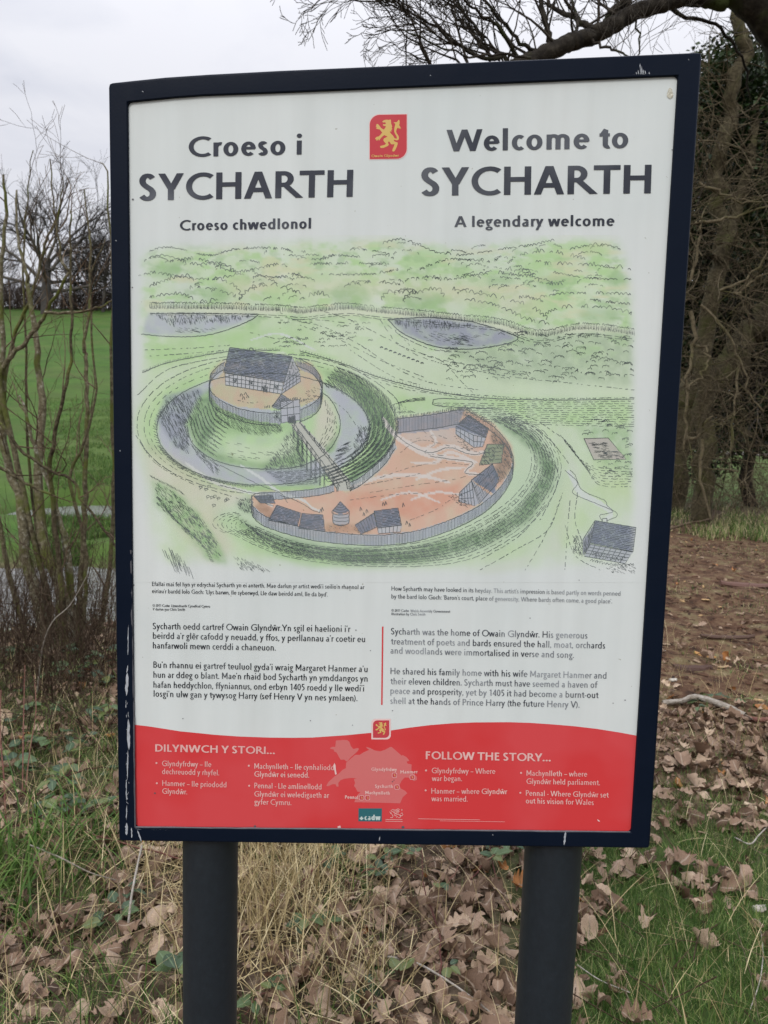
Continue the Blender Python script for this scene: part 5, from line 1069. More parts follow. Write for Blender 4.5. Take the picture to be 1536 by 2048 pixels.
# ================================================================== BARE TREES AND SHRUBS
def vadd(a, b, k=1.0): return (a[0] + b[0] * k, a[1] + b[1] * k, a[2] + b[2] * k)
def vnorm(a): m_ = math.sqrt(a[0] ** 2 + a[1] ** 2 + a[2] ** 2) or 1; return (a[0] / m_, a[1] / m_, a[2] / m_)
R = random.Random(5)
def rv(): return (R.gauss(0, 1), R.gauss(0, 1), R.gauss(0, 1))
def branch(T, start, d, length, rad, level, maxl, wob=.22, up=.05, kids=4, spread=.8, ratio=.62, nseg=6, tipr=.35, first=.25, minr=.0012, plan=None, tint=None):
    """a limb with side limbs; T[level] collects the tubes of each order"""
    pts = [start]; rads = [rad]; p = start; dd = vnorm(d); step = length / nseg; dirs = [dd]
    for k in range(nseg):
        r_ = rv(); dd = vnorm((dd[0] + wob * r_[0], dd[1] + wob * r_[1], dd[2] + wob * r_[2] + up)); p = vadd(p, dd, step)
        pts.append(p); rads.append(max(minr, rad * (1 - (1 - tipr) * (k + 1) / nseg))); dirs.append(dd)
    T[min(level, len(T) - 1)].add(pts, rads, R.random() if tint is None else tint)
    if level < maxl:
        n = max(1, int(kids * (.7 + .6 * R.random())))
        for k in range(n):
            f = first + (1 - first) * (k + R.random()) / n; i = min(nseg - 1, int(f * nseg)); g = f * nseg - i
            q = tuple(pts[i][a] * (1 - g) + pts[i + 1][a] * g for a in range(3)); r0 = rads[i] * (1 - g) + rads[i + 1] * g
            s = rv(); dm = dirs[i]; dt = s[0] * dm[0] + s[1] * dm[1] + s[2] * dm[2]; s = vnorm((s[0] - dt * dm[0], s[1] - dt * dm[1], s[2] - dt * dm[2]))
            a = spread * (.6 + .7 * R.random()); nd = vnorm((dm[0] + s[0] * a, dm[1] + s[1] * a, dm[2] + s[2] * a))
            branch(T, q, nd, length * ratio * (1.15 - .5 * f) * (.7 + .5 * R.random()), min(r0 * .78, rad * ratio * .85), level + 1, maxl, wob, up, kids, spread, ratio, max(3, nseg - 1), tipr, .2, minr)
    return pts, rads, dirs
def smooth_path(P, n):
    P = np.asarray(P, float); Q = np.vstack([2 * P[0] - P[1], P, 2 * P[-1] - P[-2]]); o = []
    for k in range(1, len(Q) - 2):
        t_ = (np.arange(n) / n)[:, None]; a, b_, c_, d = Q[k - 1], Q[k], Q[k + 1], Q[k + 2]
        o.append(.5 * ((2 * b_) + (c_ - a) * t_ + (2 * a - 5 * b_ + 4 * c_ - d) * t_ ** 2 + (3 * b_ - a - 3 * c_ + d) * t_ ** 3))
    return np.vstack(o + [P[-1:]])
def traced(T, pix, depths, rpx0, rpx1, n=4, wob=.006, tint=None, kids=0, kid=None, lo=0.0):
    """a limb laid through given pixels at given distances, with its own side limbs"""
    pix = np.asarray(pix, float); dep = np.interp(np.linspace(0, 1, len(pix)), np.linspace(0, 1, len(depths)), depths)
    P = np.array([at(pix[k, 0], pix[k, 1], dep[k]) for k in range(len(pix))]); P = smooth_path(P, n); P = P + rng.normal(0, wob, P.shape) * (dep.mean() / 5)
    t_ = np.linspace(0, 1, len(P)); rr = (rpx0 * (1 - t_) + rpx1 * t_) * (np.interp(t_, np.linspace(0, 1, len(dep)), dep) + 1.23) / F_PX
    rr = rr * (1 + .10 * (vnoise(np.arange(len(P)) * .8, np.zeros(len(P)) + P[0, 0] * 7, 2) - .5))
    T.add([tuple(p) for p in P], list(rr), R.random() if tint is None else tint)
    if kid:
        for k in range(kids):
            f = lo + (1 - lo) * (k + R.random()) / kids; i = min(len(P) - 2, int(f * (len(P) - 1))); d = P[i + 1] - P[i]; d /= np.linalg.norm(d) + 1e-9
            kid(tuple(P[i]), tuple(d), rr[i])
    return P, rr

M['hazel'] = bark_mat('hazel_bark', [(.28, (.035, .028, .017)), (.46, (.085, .072, .042)), (.62, (.155, .137, .085)), (.74, (.27, .26, .20)), (.8, (.40, .40, .34))], 42, moss=(.095, .105, .028), moss_amt=.5)
M['twig'] = bark_mat('twig_bark', [(.3, (.045, .028, .018)), (.55, (.10, .068, .045)), (.8, (.20, .16, .11))], 20)
M['dark_twig'] = bark_mat('dark_twig_bark', [(.3, (.020, .016, .012)), (.55, (.045, .038, .03)), (.8, (.085, .075, .06))], 20)
M['oak_bark'] = bark_mat('oak_bark', [(.3, (.010, .008, .007)), (.5, (.026, .022, .017)), (.75, (.065, .056, .044))], 18, moss=(.035, .045, .014), moss_amt=.54)
M['moss_bark'] = bark_mat('mossy_bark', [(.3, (.022, .018, .011)), (.5, (.055, .046, .027)), (.75, (.115, .098, .058))], 16, moss=(.068, .068, .028), moss_amt=.52)
M['far_bark'] = bark_mat('far_bark', [(.3, (.055, .05, .046)), (.6, (.10, .09, .08)), (.8, (.14, .128, .115))], 1.0)
M['bramble'] = bark_mat('bramble_stem', [(.3, (.06, .022, .022)), (.6, (.14, .062, .05)), (.8, (.22, .13, .09))], 30)

M['far_twig'] = bark_mat('far_twigs', [(.3, (.032, .027, .025)), (.6, (.062, .053, .048)), (.8, (.09, .08, .07))], 1.0)
# --- hazel shrub on the near bank, left
def bloom(T, kids, length, rpx, spread=.9, up=.10, lv=2, wob=.16):
    def k(p, d, r):
        s = vnorm(rv()); d = vnorm((d[0] + s[0] * spread, d[1] + s[1] * spread * .8, d[2] + s[2] * spread + .15))
        branch([T, T, T], p, d, length * (.5 + .8 * R.random()), min(r * .6, rpx), 0, lv, wob, up, 3, .7, .55, 5, .3, .2, .0011)
    return k
def shrub(label, stems, group, mats=('hazel', 'twig')):
    base = on_ground(*stems[0][0][0]) if False else None
    P0 = at(stems[0][0][0][0], stems[0][0][0][1], stems[0][1][0]); e_ = empty('hazel_shrub', (P0[0], P0[1], float(height(P0[0], P0[1]))), label, 'shrub', group)
    TW = Tubes(5)
    for (pix, dep, r0, r1, nk, ln_, tn) in stems:
        T = Tubes(8); nk = int(nk * .5); traced(T, pix, dep, r0, r1, 4, .006, tn, nk, bloom(TW, nk, ln_ * .85, .0045), .05); hang('stem', T.mesh('stem'), M[mats[0]], e_)
    tw = hang('twigs', TW.mesh('twigs'), M[mats[1]], e_); tw['kind'] = 'stuff'; return e_
shrub('multi-stemmed leafless hazel shrub on the stream bank left of the board', [
    ([(106, 1345), (102, 1313), (72, 1190), (51, 1104), (40, 1000), (24, 954), (7, 880), (5, 771), (7, 698), (2, 560), (12, 430), (6, 350)], (3.55, 3.7, 3.6), 14, 2.2, 16, .55, .75),
    ([(127, 1345), (126, 1292), (118, 1171), (91, 1104), (83, 1052), (76, 954), (83, 844), (84, 795), (78, 746), (71, 661), (60, 590), (51, 542), (37, 475), (31, 380)], (3.6, 3.75, 3.9), 14, 1.8, 16, .55, .7),
    ([(143, 1345), (142, 1292), (140, 1157), (132, 1090), (122, 1052), (105, 990), (80, 925), (60, 860), (40, 790)], (3.5, 3.4, 3.3), 10, 2.5, 14, .5, .9),
    ([(150, 1345), (158, 1230), (163, 1140), (168, 1064), (171, 966), (172, 868), (173, 771), (171, 717), (168, 685), (180, 600), (180, 485), (176, 454), (166, 378)], (3.6, 3.8, 4.0), 7, 1.2, 14, .5, .5),
    ([(120, 1345), (96, 1200), (60, 1040), (30, 900), (0, 770), (15, 722), (49, 685), (76, 649), (92, 624), (115, 583), (139, 544), (125, 526), (118, 480), (109, 420), (100, 319)], (3.7, 3.6, 3.5), 7, 1.2, 16, .5, .6),
    ([(92, 626), (143, 626), (184, 618), (217, 606), (250, 585)], (3.55, 3.6), 3, 1.5, 6, .35, .6),
    ([(135, 1345), (120, 1150), (100, 960), (105, 893), (120, 820), (137, 746), (142, 649), (141, 546), (140, 464), (142, 420)], (3.4, 3.3, 3.4), 6, 1.3, 14, .5, .2),
    ([(-20, 830), (0, 851), (49, 905), (98, 939), (142, 961), (171, 1010), (220, 1076), (250, 1120)], (3.3, 3.2), 3.5, 2.5, 8, .4, .1),
    ([(-20, 920), (0, 934), (49, 966), (103, 993)], (3.2, 3.3), 4, 2.5, 6, .35, .4),
    ([(160, 1345), (170, 1180), (168, 1085), (140, 961), (160, 900), (190, 800), (185, 700), (180, 560), (213, 480)], (3.5, 3.7), 5, 1.2, 12, .5, .4),
    ([(95, 1345), (85, 1150), (60, 950), (50, 700), (48, 500), (55, 395), (65, 298)], (3.8, 3.9), 4, .8, 10, .45, .4),
    ([(70, 1345), (20, 1150), (-10, 960), (20, 700), (60, 600), (88, 501), (98, 469), (117, 423), (126, 352)], (3.9, 3.8), 6, .9, 12, .5, .6),
    ([(175, 1345), (215, 1180), (228, 980), (222, 780), (226, 600), (217, 370), (200, 322)], (4.0, 4.1), 6, .9, 12, .5, .5)], 'bare shrubs on the stream bank')

# --- thin saplings and stalks in front of the water
Tt = Tubes(4); M['thicket'] = bark_mat('thicket_twigs', [(.3, (.028, .018, .012)), (.55, (.062, .042, .028)), (.8, (.13, .10, .07))], 20)
def stalks(n, x0, x1, y0, y1, h0, h1, r0, lean=.25, T=Tt, kidf=1.5):
    for _ in range(n):
        P = on_ground(x0 + (x1 - x0) * R.random(), y0 + (y1 - y0) * R.random()); d = (R.gauss(0, lean), R.gauss(0, lean), 1)
        branch([T, T, T], tuple(P), d, h0 + (h1 - h0) * R.random(), r0 * (.6 + .8 * R.random()), 0, 2, .12, .02, kidf + 1, .6, .5, 6, .3, .2, .0009)
stalks(320, -60, 235, 1240, 1400, .35, .95, .0032, .35); stalks(90, -60, 235, 1310, 1520, .2, .6, .0026, .6)
o = link('thicket', Tt.mesh('thicket'), M['thicket']); o['label'] = 'tangle of thin brown twigs growing along the stream bank'; o['category'] = 'thicket'; o['kind'] = 'stuff'

# --- oak with the overhanging limb, trunk outside the frame on the right
oak = empty('oak_tree', (4.9, 5.0, 0), 'mossy oak whose long bare limb reaches over the top of the board', 'tree', 'trees on the right')
T = Tubes(12)
P = smooth_path([(5.0, 5.0, -.2), (4.85, 5.0, 1.2), (4.55, 4.85, 2.2), tuple(at(1640, 190, 4.3)), tuple(at(1562, 62, 4.1)), tuple(at(1500, -4, 4.0)), tuple(at(1430, -50, 4.0)), tuple(at(1340, -160, 4.0)), tuple(at(1300, -400, 4.1))], 6)
rr = np.interp(np.arange(len(P)), [0, 8, 24, 36, 48], [.30, .22, .125, .09, .05]) * (1 + .12 * (vnoise(np.arange(len(P)) * .6, np.zeros(len(P)), 5) - .5))
T.add([tuple(p) for p in P], list(rr), .4); hang('trunk', T.mesh('trunk'), M['oak_bark'], oak)
T = Tubes(10); TW = Tubes(5)
def kid(p, d, r):
    s = vnorm(rv()); branch([TW, TW, TW], p, vnorm((d[0] * .5 + s[0], d[1] * .4 + s[1] * .6, abs(s[2]) + .3)), .62 * (.4 + R.random()), min(.010, r * .4), 0, 3, .17, .03, 3, .75, .6, 6, .25, .2, .0013)
traced(T, [(1450, 10), (1408, -4), (1360, -4), (1326, 8), (1272, 24), (1240, 42), (1217, 56), (1179, 74), (1150, 82), (1125, 92), (1081, 114), (1040, 132), (980, 170)], (4.0, 3.8, 3.6), 14, 17, 5, .006, .5, 10, kid)
traced(T, [(1000, 157), (980, 170), (940, 205), (890, 225), (830, 235), (770, 260)], (3.6, 3.5), 17, 2.5, 5, .006, .5, 8, kid)
traced(T, [(1217, 50), (1228, 25), (1250, 8), (1240, -30), (1200, -80)], (3.9, 3.9), 14, 4, 4, .006, .5, 5, kid)
for pix, r0, r1, dp in (([(1190, 62), (1160, 40), (1135, 32), (1100, 5), (1080, -40)], 7, 2.5, (3.8, 4.1)), ([(1105, 98), (1098, 70), (1085, 30), (1075, -20), (1060, -80)], 6.5, 3, (3.7, 3.7)), ([(1085, 110), (1060, 100), (1035, 80), (1000, 40), (960, -10), (930, -50)], 4.5, 2, (3.7, 3.4)),
                        ([(1040, 125), (1020, 90), (985, 45), (945, 15), (910, -15)], 4.5, 1.6, (3.65, 3.3)), ([(1030, 132), (990, 105), (960, 90), (930, 52), (905, 25), (895, -20)], 4.5, 1.5, (3.6, 3.9)), ([(1000, 118), (950, 112), (900, 78), (865, 50), (830, 30), (800, 5), (770, -25)], 4, 1.0, (3.6, 3.2)),
                        ([(1060, 118), (1000, 108), (940, 112), (880, 95), (830, 70), (790, 60), (750, 62)], 2.6, .8, (3.5, 3.0)), ([(975, 108), (955, 60), (925, 20), (900, -30)], 3.2, 1.5, (3.6, 3.6)), ([(1140, 85), (1155, 50), (1148, 10), (1130, -30)], 4, 1.5, (3.7, 4.0)), ([(1270, 28), (1280, 80), (1274, 118), (1272, 160)], 2, .8, (3.8, 3.8)),
                        ([(1180, 80), (1210, 95), (1240, 103), (1262, 120), (1300, 160)], 3, 1, (3.7, 3.5)), ([(1330, 5), (1360, 30), (1420, 45), (1460, 80), (1490, 130), (1500, 200)], 4, 1.5, (4.2, 4.4))):
    traced(T, pix, dp, r0, r1, 4, .008, .5, 8, kid, .1)
def kid2(p, d, r):
    s = vnorm(rv()); branch([TW, TW, TW], p, vnorm((d[0] + s[0] * .7 - .5, d[1] + s[1] * .5, d[2] + s[2] * .7 + .05)), .42 * (.5 + R.random()), .005, 0, 3, .16, .02, 4, .7, .6, 6, .3, .15, .0016)
traced(TW, [(1000, 118), (940, 100), (880, 75), (835, 45), (800, 15), (770, -20)], (3.6, 3.2), 2, .8, 4, .006, .5, 14, kid2, .1)
traced(TW, [(1010, 122), (960, 60), (900, 0), (850, -50)], (3.6, 3.6), 2, .8, 4, .006, .5, 12, kid2, .1)
hang('limb', T.mesh('limb'), M['oak_bark'], oak); tw = hang('twigs', TW.mesh('twigs'), M['dark_twig'], oak); tw['kind'] = 'stuff'

# --- ivy-grown trees and scrub behind the path on the right
def tangle(T, pts_n, x0, x1, y0, y1, d0, d1, L0, L1, r0, down=-.02, lv=2, kids=3, upb=.3):
    for _ in range(pts_n):
        p = at(x0 + (x1 - x0) * R.random(), y0 + (y1 - y0) * R.random(), d0 + (d1 - d0) * R.random()); s = rv(); d = vnorm((s[0], s[1] * .6, s[2] * .6 + upb))
        branch([T, T, T], tuple(p), d, L0 + (L1 - L0) * R.random(), r0 * (.5 + R.random()), 0, lv, .20, down, kids, .8, .6, 6, .3, .15, .002)
M['brush'] = bark_mat('brown_brush', [(.3, (.030, .022, .014)), (.5, (.070, .055, .034)), (.75, (.15, .125, .078))], 14, moss=(.075, .072, .028), moss_amt=.56)
ivy1 = empty('ivy_covered_tree', tuple(on_ground(1418, 985)), 'mossy trunk wrapped in twigs just right of the board', 'tree', 'trees on the right')
T = Tubes(10); traced(T, [(1398, 1045), (1405, 930), (1409, 788), (1417, 617), (1439, 520), (1434, 410), (1445, 300), (1462, 200), (1480, 110), (1486, 70), (1480, 10)], (12.6, 12.5, 12.3), 19, 10, 4, .02, .6)
traced(T, [(1439, 520), (1470, 420), (1500, 330), (1510, 200)], (12.4, 12.7), 12, 7, 4, .02, .5); hang('trunk', T.mesh('trunk'), M['moss_bark'], ivy1)
TW = Tubes(5); tangle(TW, 120, 1375, 1510, 180, 980, 11.2, 12.8, .8, 2.1, .0095); tangle(TW, 30, 1400, 1560, 60, 260, 11.4, 13, .6, 1.4, .008, .02)
tangle(TW, 230, 1370, 1560, 250, 1000, 10.6, 12.2, .7, 1.6, .0055, -.07, 2, 3, -.1)
for pix, r0 in (([(1400, 370), (1440, 385), (1490, 400), (1540, 395)], 2.6), ([(1380, 445), (1430, 442), (1480, 430), (1540, 415)], 3.6), ([(1392, 372), (1450, 392), (1480, 405), (1540, 402)], 2.8), ([(1385, 620), (1386, 690), (1376, 750), (1372, 830), (1368, 900)], 4.5), ([(1386, 690), (1412, 700), (1414, 735), (1395, 760), (1370, 775)], 3.2),
                ([(1400, 610), (1450, 660), (1480, 720), (1500, 790), (1530, 820)], 3), ([(1380, 560), (1400, 480), (1400, 450), (1395, 430)], 3.2), ([(1470, 590), (1500, 570), (1540, 540)], 3), ([(1440, 580), (1490, 560), (1540, 500)], 3), ([(1475, 730), (1470, 800), (1462, 900)], 3), ([(1405, 880), (1402, 960), (1420, 1040)], 4), ([(1370, 880), (1400, 870), (1420, 830)], 4)):
    traced(TW, pix, (11.2, 11.1), r0, r0 * .5, 4, .010, .95, 4, bloom(TW, 4, .9, .009, 1.0, 0, 1))
tw = hang('twigs', TW.mesh('twigs'), M['brush'], ivy1); tw['kind'] = 'stuff'
lean = empty('leaning_tree', tuple(on_ground(1365, 960)), 'thick trunk leaning to the right behind the mossy tree', 'tree', 'trees on the right')
T = Tubes(10); traced(T, [(1336, 1030), (1352, 860), (1373, 795), (1429, 752), (1482, 700), (1536, 627), (1600, 520), (1640, 400), (1650, 200)], (14.4, 14.0, 13.6), 32, 20, 5, .02, .5); hang('trunk', T.mesh('trunk'), M['moss_bark'], lean)
TW = Tubes(5); tangle(TW, 90, 1400, 1600, 300, 940, 13, 15, 1.0, 2.4, .010); tw = hang('twigs', TW.mesh('twigs'), M['dark_twig'], lean); tw['kind'] = 'stuff'

# evergreen mass behind them: many small dark leaves on a rough frame of stems
LEAFV = np.array([(-.5, 0, 0), (0, .32, .06), (.5, 0, 0), (0, -.32, .06)], float) ; LEAFQ = np.array([[0, 3, 2, 1]])
M['evergreen'] = leaf_mat('evergreen_leaf', [(0, (.008, .018, .006)), (.5, (.020, .040, .011)), (1, (.055, .085, .026))], .45, .1, scale=3)
def leafcloud(name, blobs, n, size, m_, parent=None, flat=.5):
    w_ = np.array([b_[3] * b_[4] * b_[5] for b_ in blobs]); idx = rng.choice(len(blobs), n, p=w_ / w_.sum()); B_ = np.array(blobs)[idx]
    u = rng.normal(size=(n, 3)); u /= np.linalg.norm(u, axis=1, keepdims=True); r = rng.random(n) ** .45; P = B_[:, :3] + u * r[:, None] * B_[:, 3:6]
    keep = fbm(P[:, 0] * 1.6 + P[:, 1], P[:, 2] * 1.6, 77, 3) > .30; P = P[keep]; n = len(P)
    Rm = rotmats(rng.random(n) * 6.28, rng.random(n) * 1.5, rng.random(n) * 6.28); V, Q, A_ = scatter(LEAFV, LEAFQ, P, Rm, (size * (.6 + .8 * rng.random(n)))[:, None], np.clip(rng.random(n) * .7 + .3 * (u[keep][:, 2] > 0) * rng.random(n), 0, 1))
    me = mesh_np(name, V, Q, attrs=A_)
    return hang(name, me, m_, parent, kind='stuff') if parent else link(name, me, m_, None, kind='stuff')
holly = empty('holly_tree', (at(1470, 1000, 16.5)[0], 16.5, 0), 'tall dark evergreen holly behind the bare trees on the right', 'tree', 'trees on the right')
bl = []
for k in range(46):
    f = (k + .5) / 46; py = 150 + 740 * f; wx = 40 + 130 * f; cx = 1490 + (10 if f < .3 else 0)
    p = at(cx + (rng.random() - .5) * wx * 1.6, py, 15.4 + 2.2 * rng.random()); bl.append((*p, .75 + .65 * rng.random(), .8, .65 + .45 * rng.random()))
for px_, py_ in ((1560, 250), (1580, 400), (1560, 560), (1600, 700), (1640, 500), (1420, 330), (1405, 450), (1400, 560), (1410, 680), (1350, 600), (1360, 750), (1330, 500), (1320, 700)): bl.append((*at(px_, py_, 16.2), 1.1, .9, 1.2))
for px_, py_ in ((1420, 190), (1450, 150), (1500, 180), (1530, 230), (1470, 240), (1430, 260), (1510, 300), (1545, 350), (1490, 430), (1530, 500), (1460, 360), (1400, 330), (1520, 420)): bl.append((*at(px_, py_, 12.9), .60, .5, .6))
leafcloud('foliage', bl, 150000, .105, M['evergreen'], holly)
T = Tubes(8); traced(T, [(1490, 1010), (1500, 800), (1490, 500), (1495, 200)], (16.5, 16.5), 14, 4, 4, .03, .3); traced(T, [(1500, 900), (1540, 700), (1560, 500)], (16.5, 16.5), 8, 4, 4, .03, .3); hang('trunk', T.mesh('trunk'), M['oak_bark'], holly)
TW = Tubes(4); tangle(TW, 60, 1370, 1600, 180, 960, 15, 16, 1.1, 2.6, .013, .0, 2, 3); tw = hang('twigs', TW.mesh('twigs'), M['dark_twig'], holly); tw['kind'] = 'stuff'
# scrub at the foot of the trees
T = Tubes(4)
for _ in range(150):
    P = on_ground(1350 + 260 * R.random(), 985 + 50 * R.random()); s = rv(); branch([T, T, T], tuple(P), (s[0] * .4, s[1] * .3, .8), .3 + .9 * R.random(), .006, 0, 2, .2, -.04, 3, .7, .6, 5, .3, .2, .002)
o = link('scrub', T.mesh('scrub'), M['twig']); o['label'] = 'brown twiggy scrub at the foot of the trees on the right'; o['category'] = 'scrub'; o['kind'] = 'stuff'
# pale track and the wood far behind
def strip(name, L_, w_, dz, m_):
    L_ = smooth_path([(a, b_, 0) for a, b_ in L_], 8); d = np.gradient(L_, axis=0); d /= np.linalg.norm(d, axis=1, keepdims=True); nn = np.stack([-d[:, 1], d[:, 0], 0 * d[:, 0]], 1) * w_ / 2
    A_ = L_ + nn; B_ = L_ - nn; V = np.concatenate([A_, B_]); V[:, 2] = height(V[:, 0], V[:, 1]) + dz; n = len(L_); i = np.arange(n - 1)
    return link(name, mesh_np(name, V, np.stack([i, i + n, i + n + 1, i + 1], 1)), m_, None, kind='structure')
strip('track', [(10, 66), (22, 62), (40, 60), (70, 60)], 7, .10, mat('pale_track', lambda t, b, n, l: (l(mixc(t, noise(t, 2, 6, .7).outputs[0], (.10, .09, .075), (.26, .24, .215)), b.inputs['Base Color']), b.inputs['Roughness'].__setattr__('default_value', .95))))

# --- distant trees on the crest of the pasture, each with trunk, limbs and fine twigs
def bare_tree(px_, py_, Y, Hh, label,  kids=5, lv=4, spread=.75, trunk=.30, rad=.45, group='bare trees across the pasture', lean=0, tw_m='far_twig', seed=1, up=.03, name='bare_tree', ratio=.66, wide=1.0, el0=.15):
    global R; R = random.Random(seed)
    P = at(px_, py_, Y); P[2] = height(P[0], P[1]) - .2; e_ = empty(name, P, label, 'tree', group); T = [Tubes(8), Tubes(6), Tubes(4), Tubes(3), Tubes(3)]
    pts, rads, dirs = branch(T, tuple(P), (lean, 0, 1), Hh * trunk * 1.5, rad, 0, 0, .04, .05, 0, 0, 0, 7, .7)
    n = 11
    for k in range(n):
        f = .45 + .55 * (k + R.random()) / n; i = min(6, int(f * 7)); a = 2.4 * k + R.random(); el = el0 + 1.1 * ((f - .45) / .55) + .2 * R.random()
        d = (math.cos(a) * math.cos(el), math.sin(a) * math.cos(el), math.sin(el)); branch(T[1:], pts[i], d, Hh * wide * (.48 - .12 * abs(f - .7)) * (.85 + .3 * R.random()), rads[i] * .45, 0, lv - 1, .13, up, kids, spread, ratio, 6, .3, .25, .014)
    hang('trunk', T[0].mesh('trunk'), M['far_bark'], e_); hang('limbs', T[1].mesh('limbs'), M['far_bark'], e_)
    C_ = Tubes(3)
    for t_ in T[2:]:
        for n_, l_ in t_.g.items(): C_.g.setdefault(n_, []).extend(l_)
    cr_ = hang('crown', C_.mesh('crown'), M[tw_m], e_); cr_['kind'] = 'stuff'; return e_
bare_tree(92, 622, 92, 19.0, 'broad leafless oak standing alone on the crest of the pasture', 6, 4, .85, .24, .68, seed=21, name='far_oak_tree', ratio=.68, wide=1.06, el0=-.05)
for k, (px_, Y, Hh, lb) in enumerate(((150, 98, 8.5, 'smaller bare tree right of the broad oak'), (176, 96, 9.6, 'bare tree halfway between the broad oak and the board'), (206, 95, 10.5, 'bare tree beside the left edge of the board, on the crest'), (238, 97, 11, 'bare tree on the crest half hidden by the frame'), (-12, 98, 9, 'bare tree on the crest at the left edge of the view'), (190, 104, 7.5, 'low bare tree behind the others on the crest'))):
    bare_tree(px_, 622, Y, Hh, lb, 5, 4, .6, .34, .22, seed=30 + k, up=.08)
R = random.Random(9)
T = Tubes(3)
for _ in range(1500):
    px_ = -120 + 520 * R.random(); Y = 96 + 6 * R.random(); P = at(px_, 620, Y); z = height(P[0], P[1]); h_ = 1.2 + 2.2 * R.random() + (.8 if px_ < 60 else 0)
    branch([T, T], (P[0], P[1], z), (R.gauss(0, .25), R.gauss(0, .2), 1), h_, .035, 0, 1, .15, 0, 4, .7, .6, 4, .4, .1, .012)
M['hedge'] = bark_mat('hedge_twigs', [(.3, (.035, .026, .022)), (.6, (.075, .055, .045)), (.8, (.11, .085, .07))], .5)
o = link('hedge', T.mesh('hedge'), M['hedge']); o['label'] = 'brown leafless hedge along the top of the pasture'; o['category'] = 'hedge'; o['kind'] = 'stuff'
# trees closing the view on the right, behind the track
for k in range(9):
    Y = 72 + 25 * R.random(); bare_tree(1250 + 60 * k, 850, Y, 14 + 8 * R.random(), ['slender', 'forked', 'leaning', 'crooked', 'thin', 'tall', 'low', 'bushy', 'spreading'][k] + ' bare tree of the wood beyond the pale track', 5, 3, .6, .35, .2, 'trees of the wood beyond the track', seed=60 + k, up=.05)
T = Tubes(3)
for _ in range(1100):
    px_ = 1100 + 700 * R.random(); Y = 70 + 14 * R.random(); P = at(px_, 850, Y); z = height(P[0], P[1])
    branch([T, T], (P[0], P[1], z), (R.gauss(0, .25), R.gauss(0, .2), 1), 3.5 + 4 * R.random(), .04, 0, 1, .15, 0, 5, .7, .6, 4, .4, .1, .01)
o = link('undergrowth', T.mesh('undergrowth'), M['hedge']); o['label'] = 'brown brush below the wood beyond the pale track'; o['category'] = 'undergrowth'; o['kind'] = 'stuff'
# ================================================================== LEAF LITTER, GRASS, BRAMBLE AND STICKS
def oak_leaf(seed):
    """rounded lobes either side of a midrib, dried and curled; seed picks one of several shapes"""
    r = random.Random(seed); n = 19; V = []; rib = []; curl = r.uniform(-4.0, 4.2); bend = r.uniform(-2.2, 2.2); tw = r.uniform(-1.2, 1.2); plain = seed % 9 in (2, 6); ph = r.uniform(0, 3); n = 27; nl = r.choice((3.4, 3.9, 4.4)); crk = r.uniform(.03, .09)
    for k in range(n):
        t_ = k / (n - 1); env = (.30 + .12 * t_) * math.sin(math.pi * min(1, .06 + .90 * t_ ** .85)) ** .6
        if t_ < .10: env = .012 + .35 * t_
        if k == n - 1: env *= .55
        sd = []
        for q_ in (0, .35):
            lob = .60 + .40 * math.sqrt(max(0, .5 + .5 * math.cos(2 * math.pi * (nl * t_ + q_ + .15 * math.sin(ph + t_ * 5))))); lob = .88 if plain else lob; sd.append(env * lob * r.uniform(.95, 1.05))
        x = t_ - .5; zz = bend * .45 * x * x + crk * math.sin(t_ * 8 + ph)
        for y, u in ((sd[0], 1), (sd[0] * .5, .5), (0, 0), (-sd[1] * .5, .5), (-sd[1], 1)):
            z2 = curl * y * abs(y) * (1.4 if y > 0 else -1.1) + crk * .6 * math.sin(y * 22 + t_ * 11 + ph) * u; a = tw * x * 1.6; V.append((x + .05 * u, y * math.cos(a) - z2 * math.sin(a), y * math.sin(a) + z2 * math.cos(a) + zz)); rib.append(u)
    Q = [[k * 5 + j, k * 5 + j + 1, k * 5 + j + 6, k * 5 + j + 5] for k in range(n - 1) for j in range(4)]
    return np.array(V), np.array(Q), np.array(rib, float)
LEAVES = [oak_leaf(s_) for s_ in range(9)]
M['dead_leaf'] = leaf_mat('dead_leaf', [(0, (.040, .022, .014)), (.22, (.115, .070, .045)), (.5, (.235, .155, .105)), (.8, (.35, .25, .18)), (.95, (.50, .38, .27)), (1, (.38, .17, .06))], .62, .12, ribcol=(.33, .26, .20), scale=30, spec=.2)
def in_wedge(n, y0, y1, k=.78, pad=.5, pw=1.0):
    """random ground points in front of the camera"""
    y = y0 + (y1 - y0) * rng.random(n) ** pw; h_ = (y + 1.231) * k + pad; x = .071 - .061 * (y + 1.231) + (rng.random(n) * 2 - 1) * h_; return x, y
# where leaves gather and where grass shows
def leafy(x, y):
    n_ = fbm(x * 1.5, y * 1.5, 51, 4); m_ = fbm(x * 4.5, y * 4.5, 52, 3)
    mid = sstep(-.85, -.45, x + .05 * y) * sstep(.72, .45, x - .06 * y)             # heaped between and behind the posts
    right = .07 + .95 * sstep(.52, .61, n_ * .55 + m_ * .45); left = .16 + .7 * sstep(.45, .60, m_)
    v = np.where(x > .5, right, left); v = np.maximum(v, mid * (.62 + .4 * m_)); band = sstep(1.55, 1.9, y) * sstep(3.3, 2.9, y) * (x > .3) * .7   # leaves along the edge of the mulch
    return np.clip(np.maximum(v, band) * (1 - .85 * sstep(2.9, 3.6, y) * (x > .3)), 0, 1)
posts_xy = [(float((at(420, 1900, .066))[0]), .066), (float((at(1095, 1900, .066))[0]), .066)]
NL = 11500; x, y = in_wedge(NL, .05, 4.6, .70, .35, .85); keep = rng.random(NL) < leafy(x, y); x, y = x[keep], y[keep]
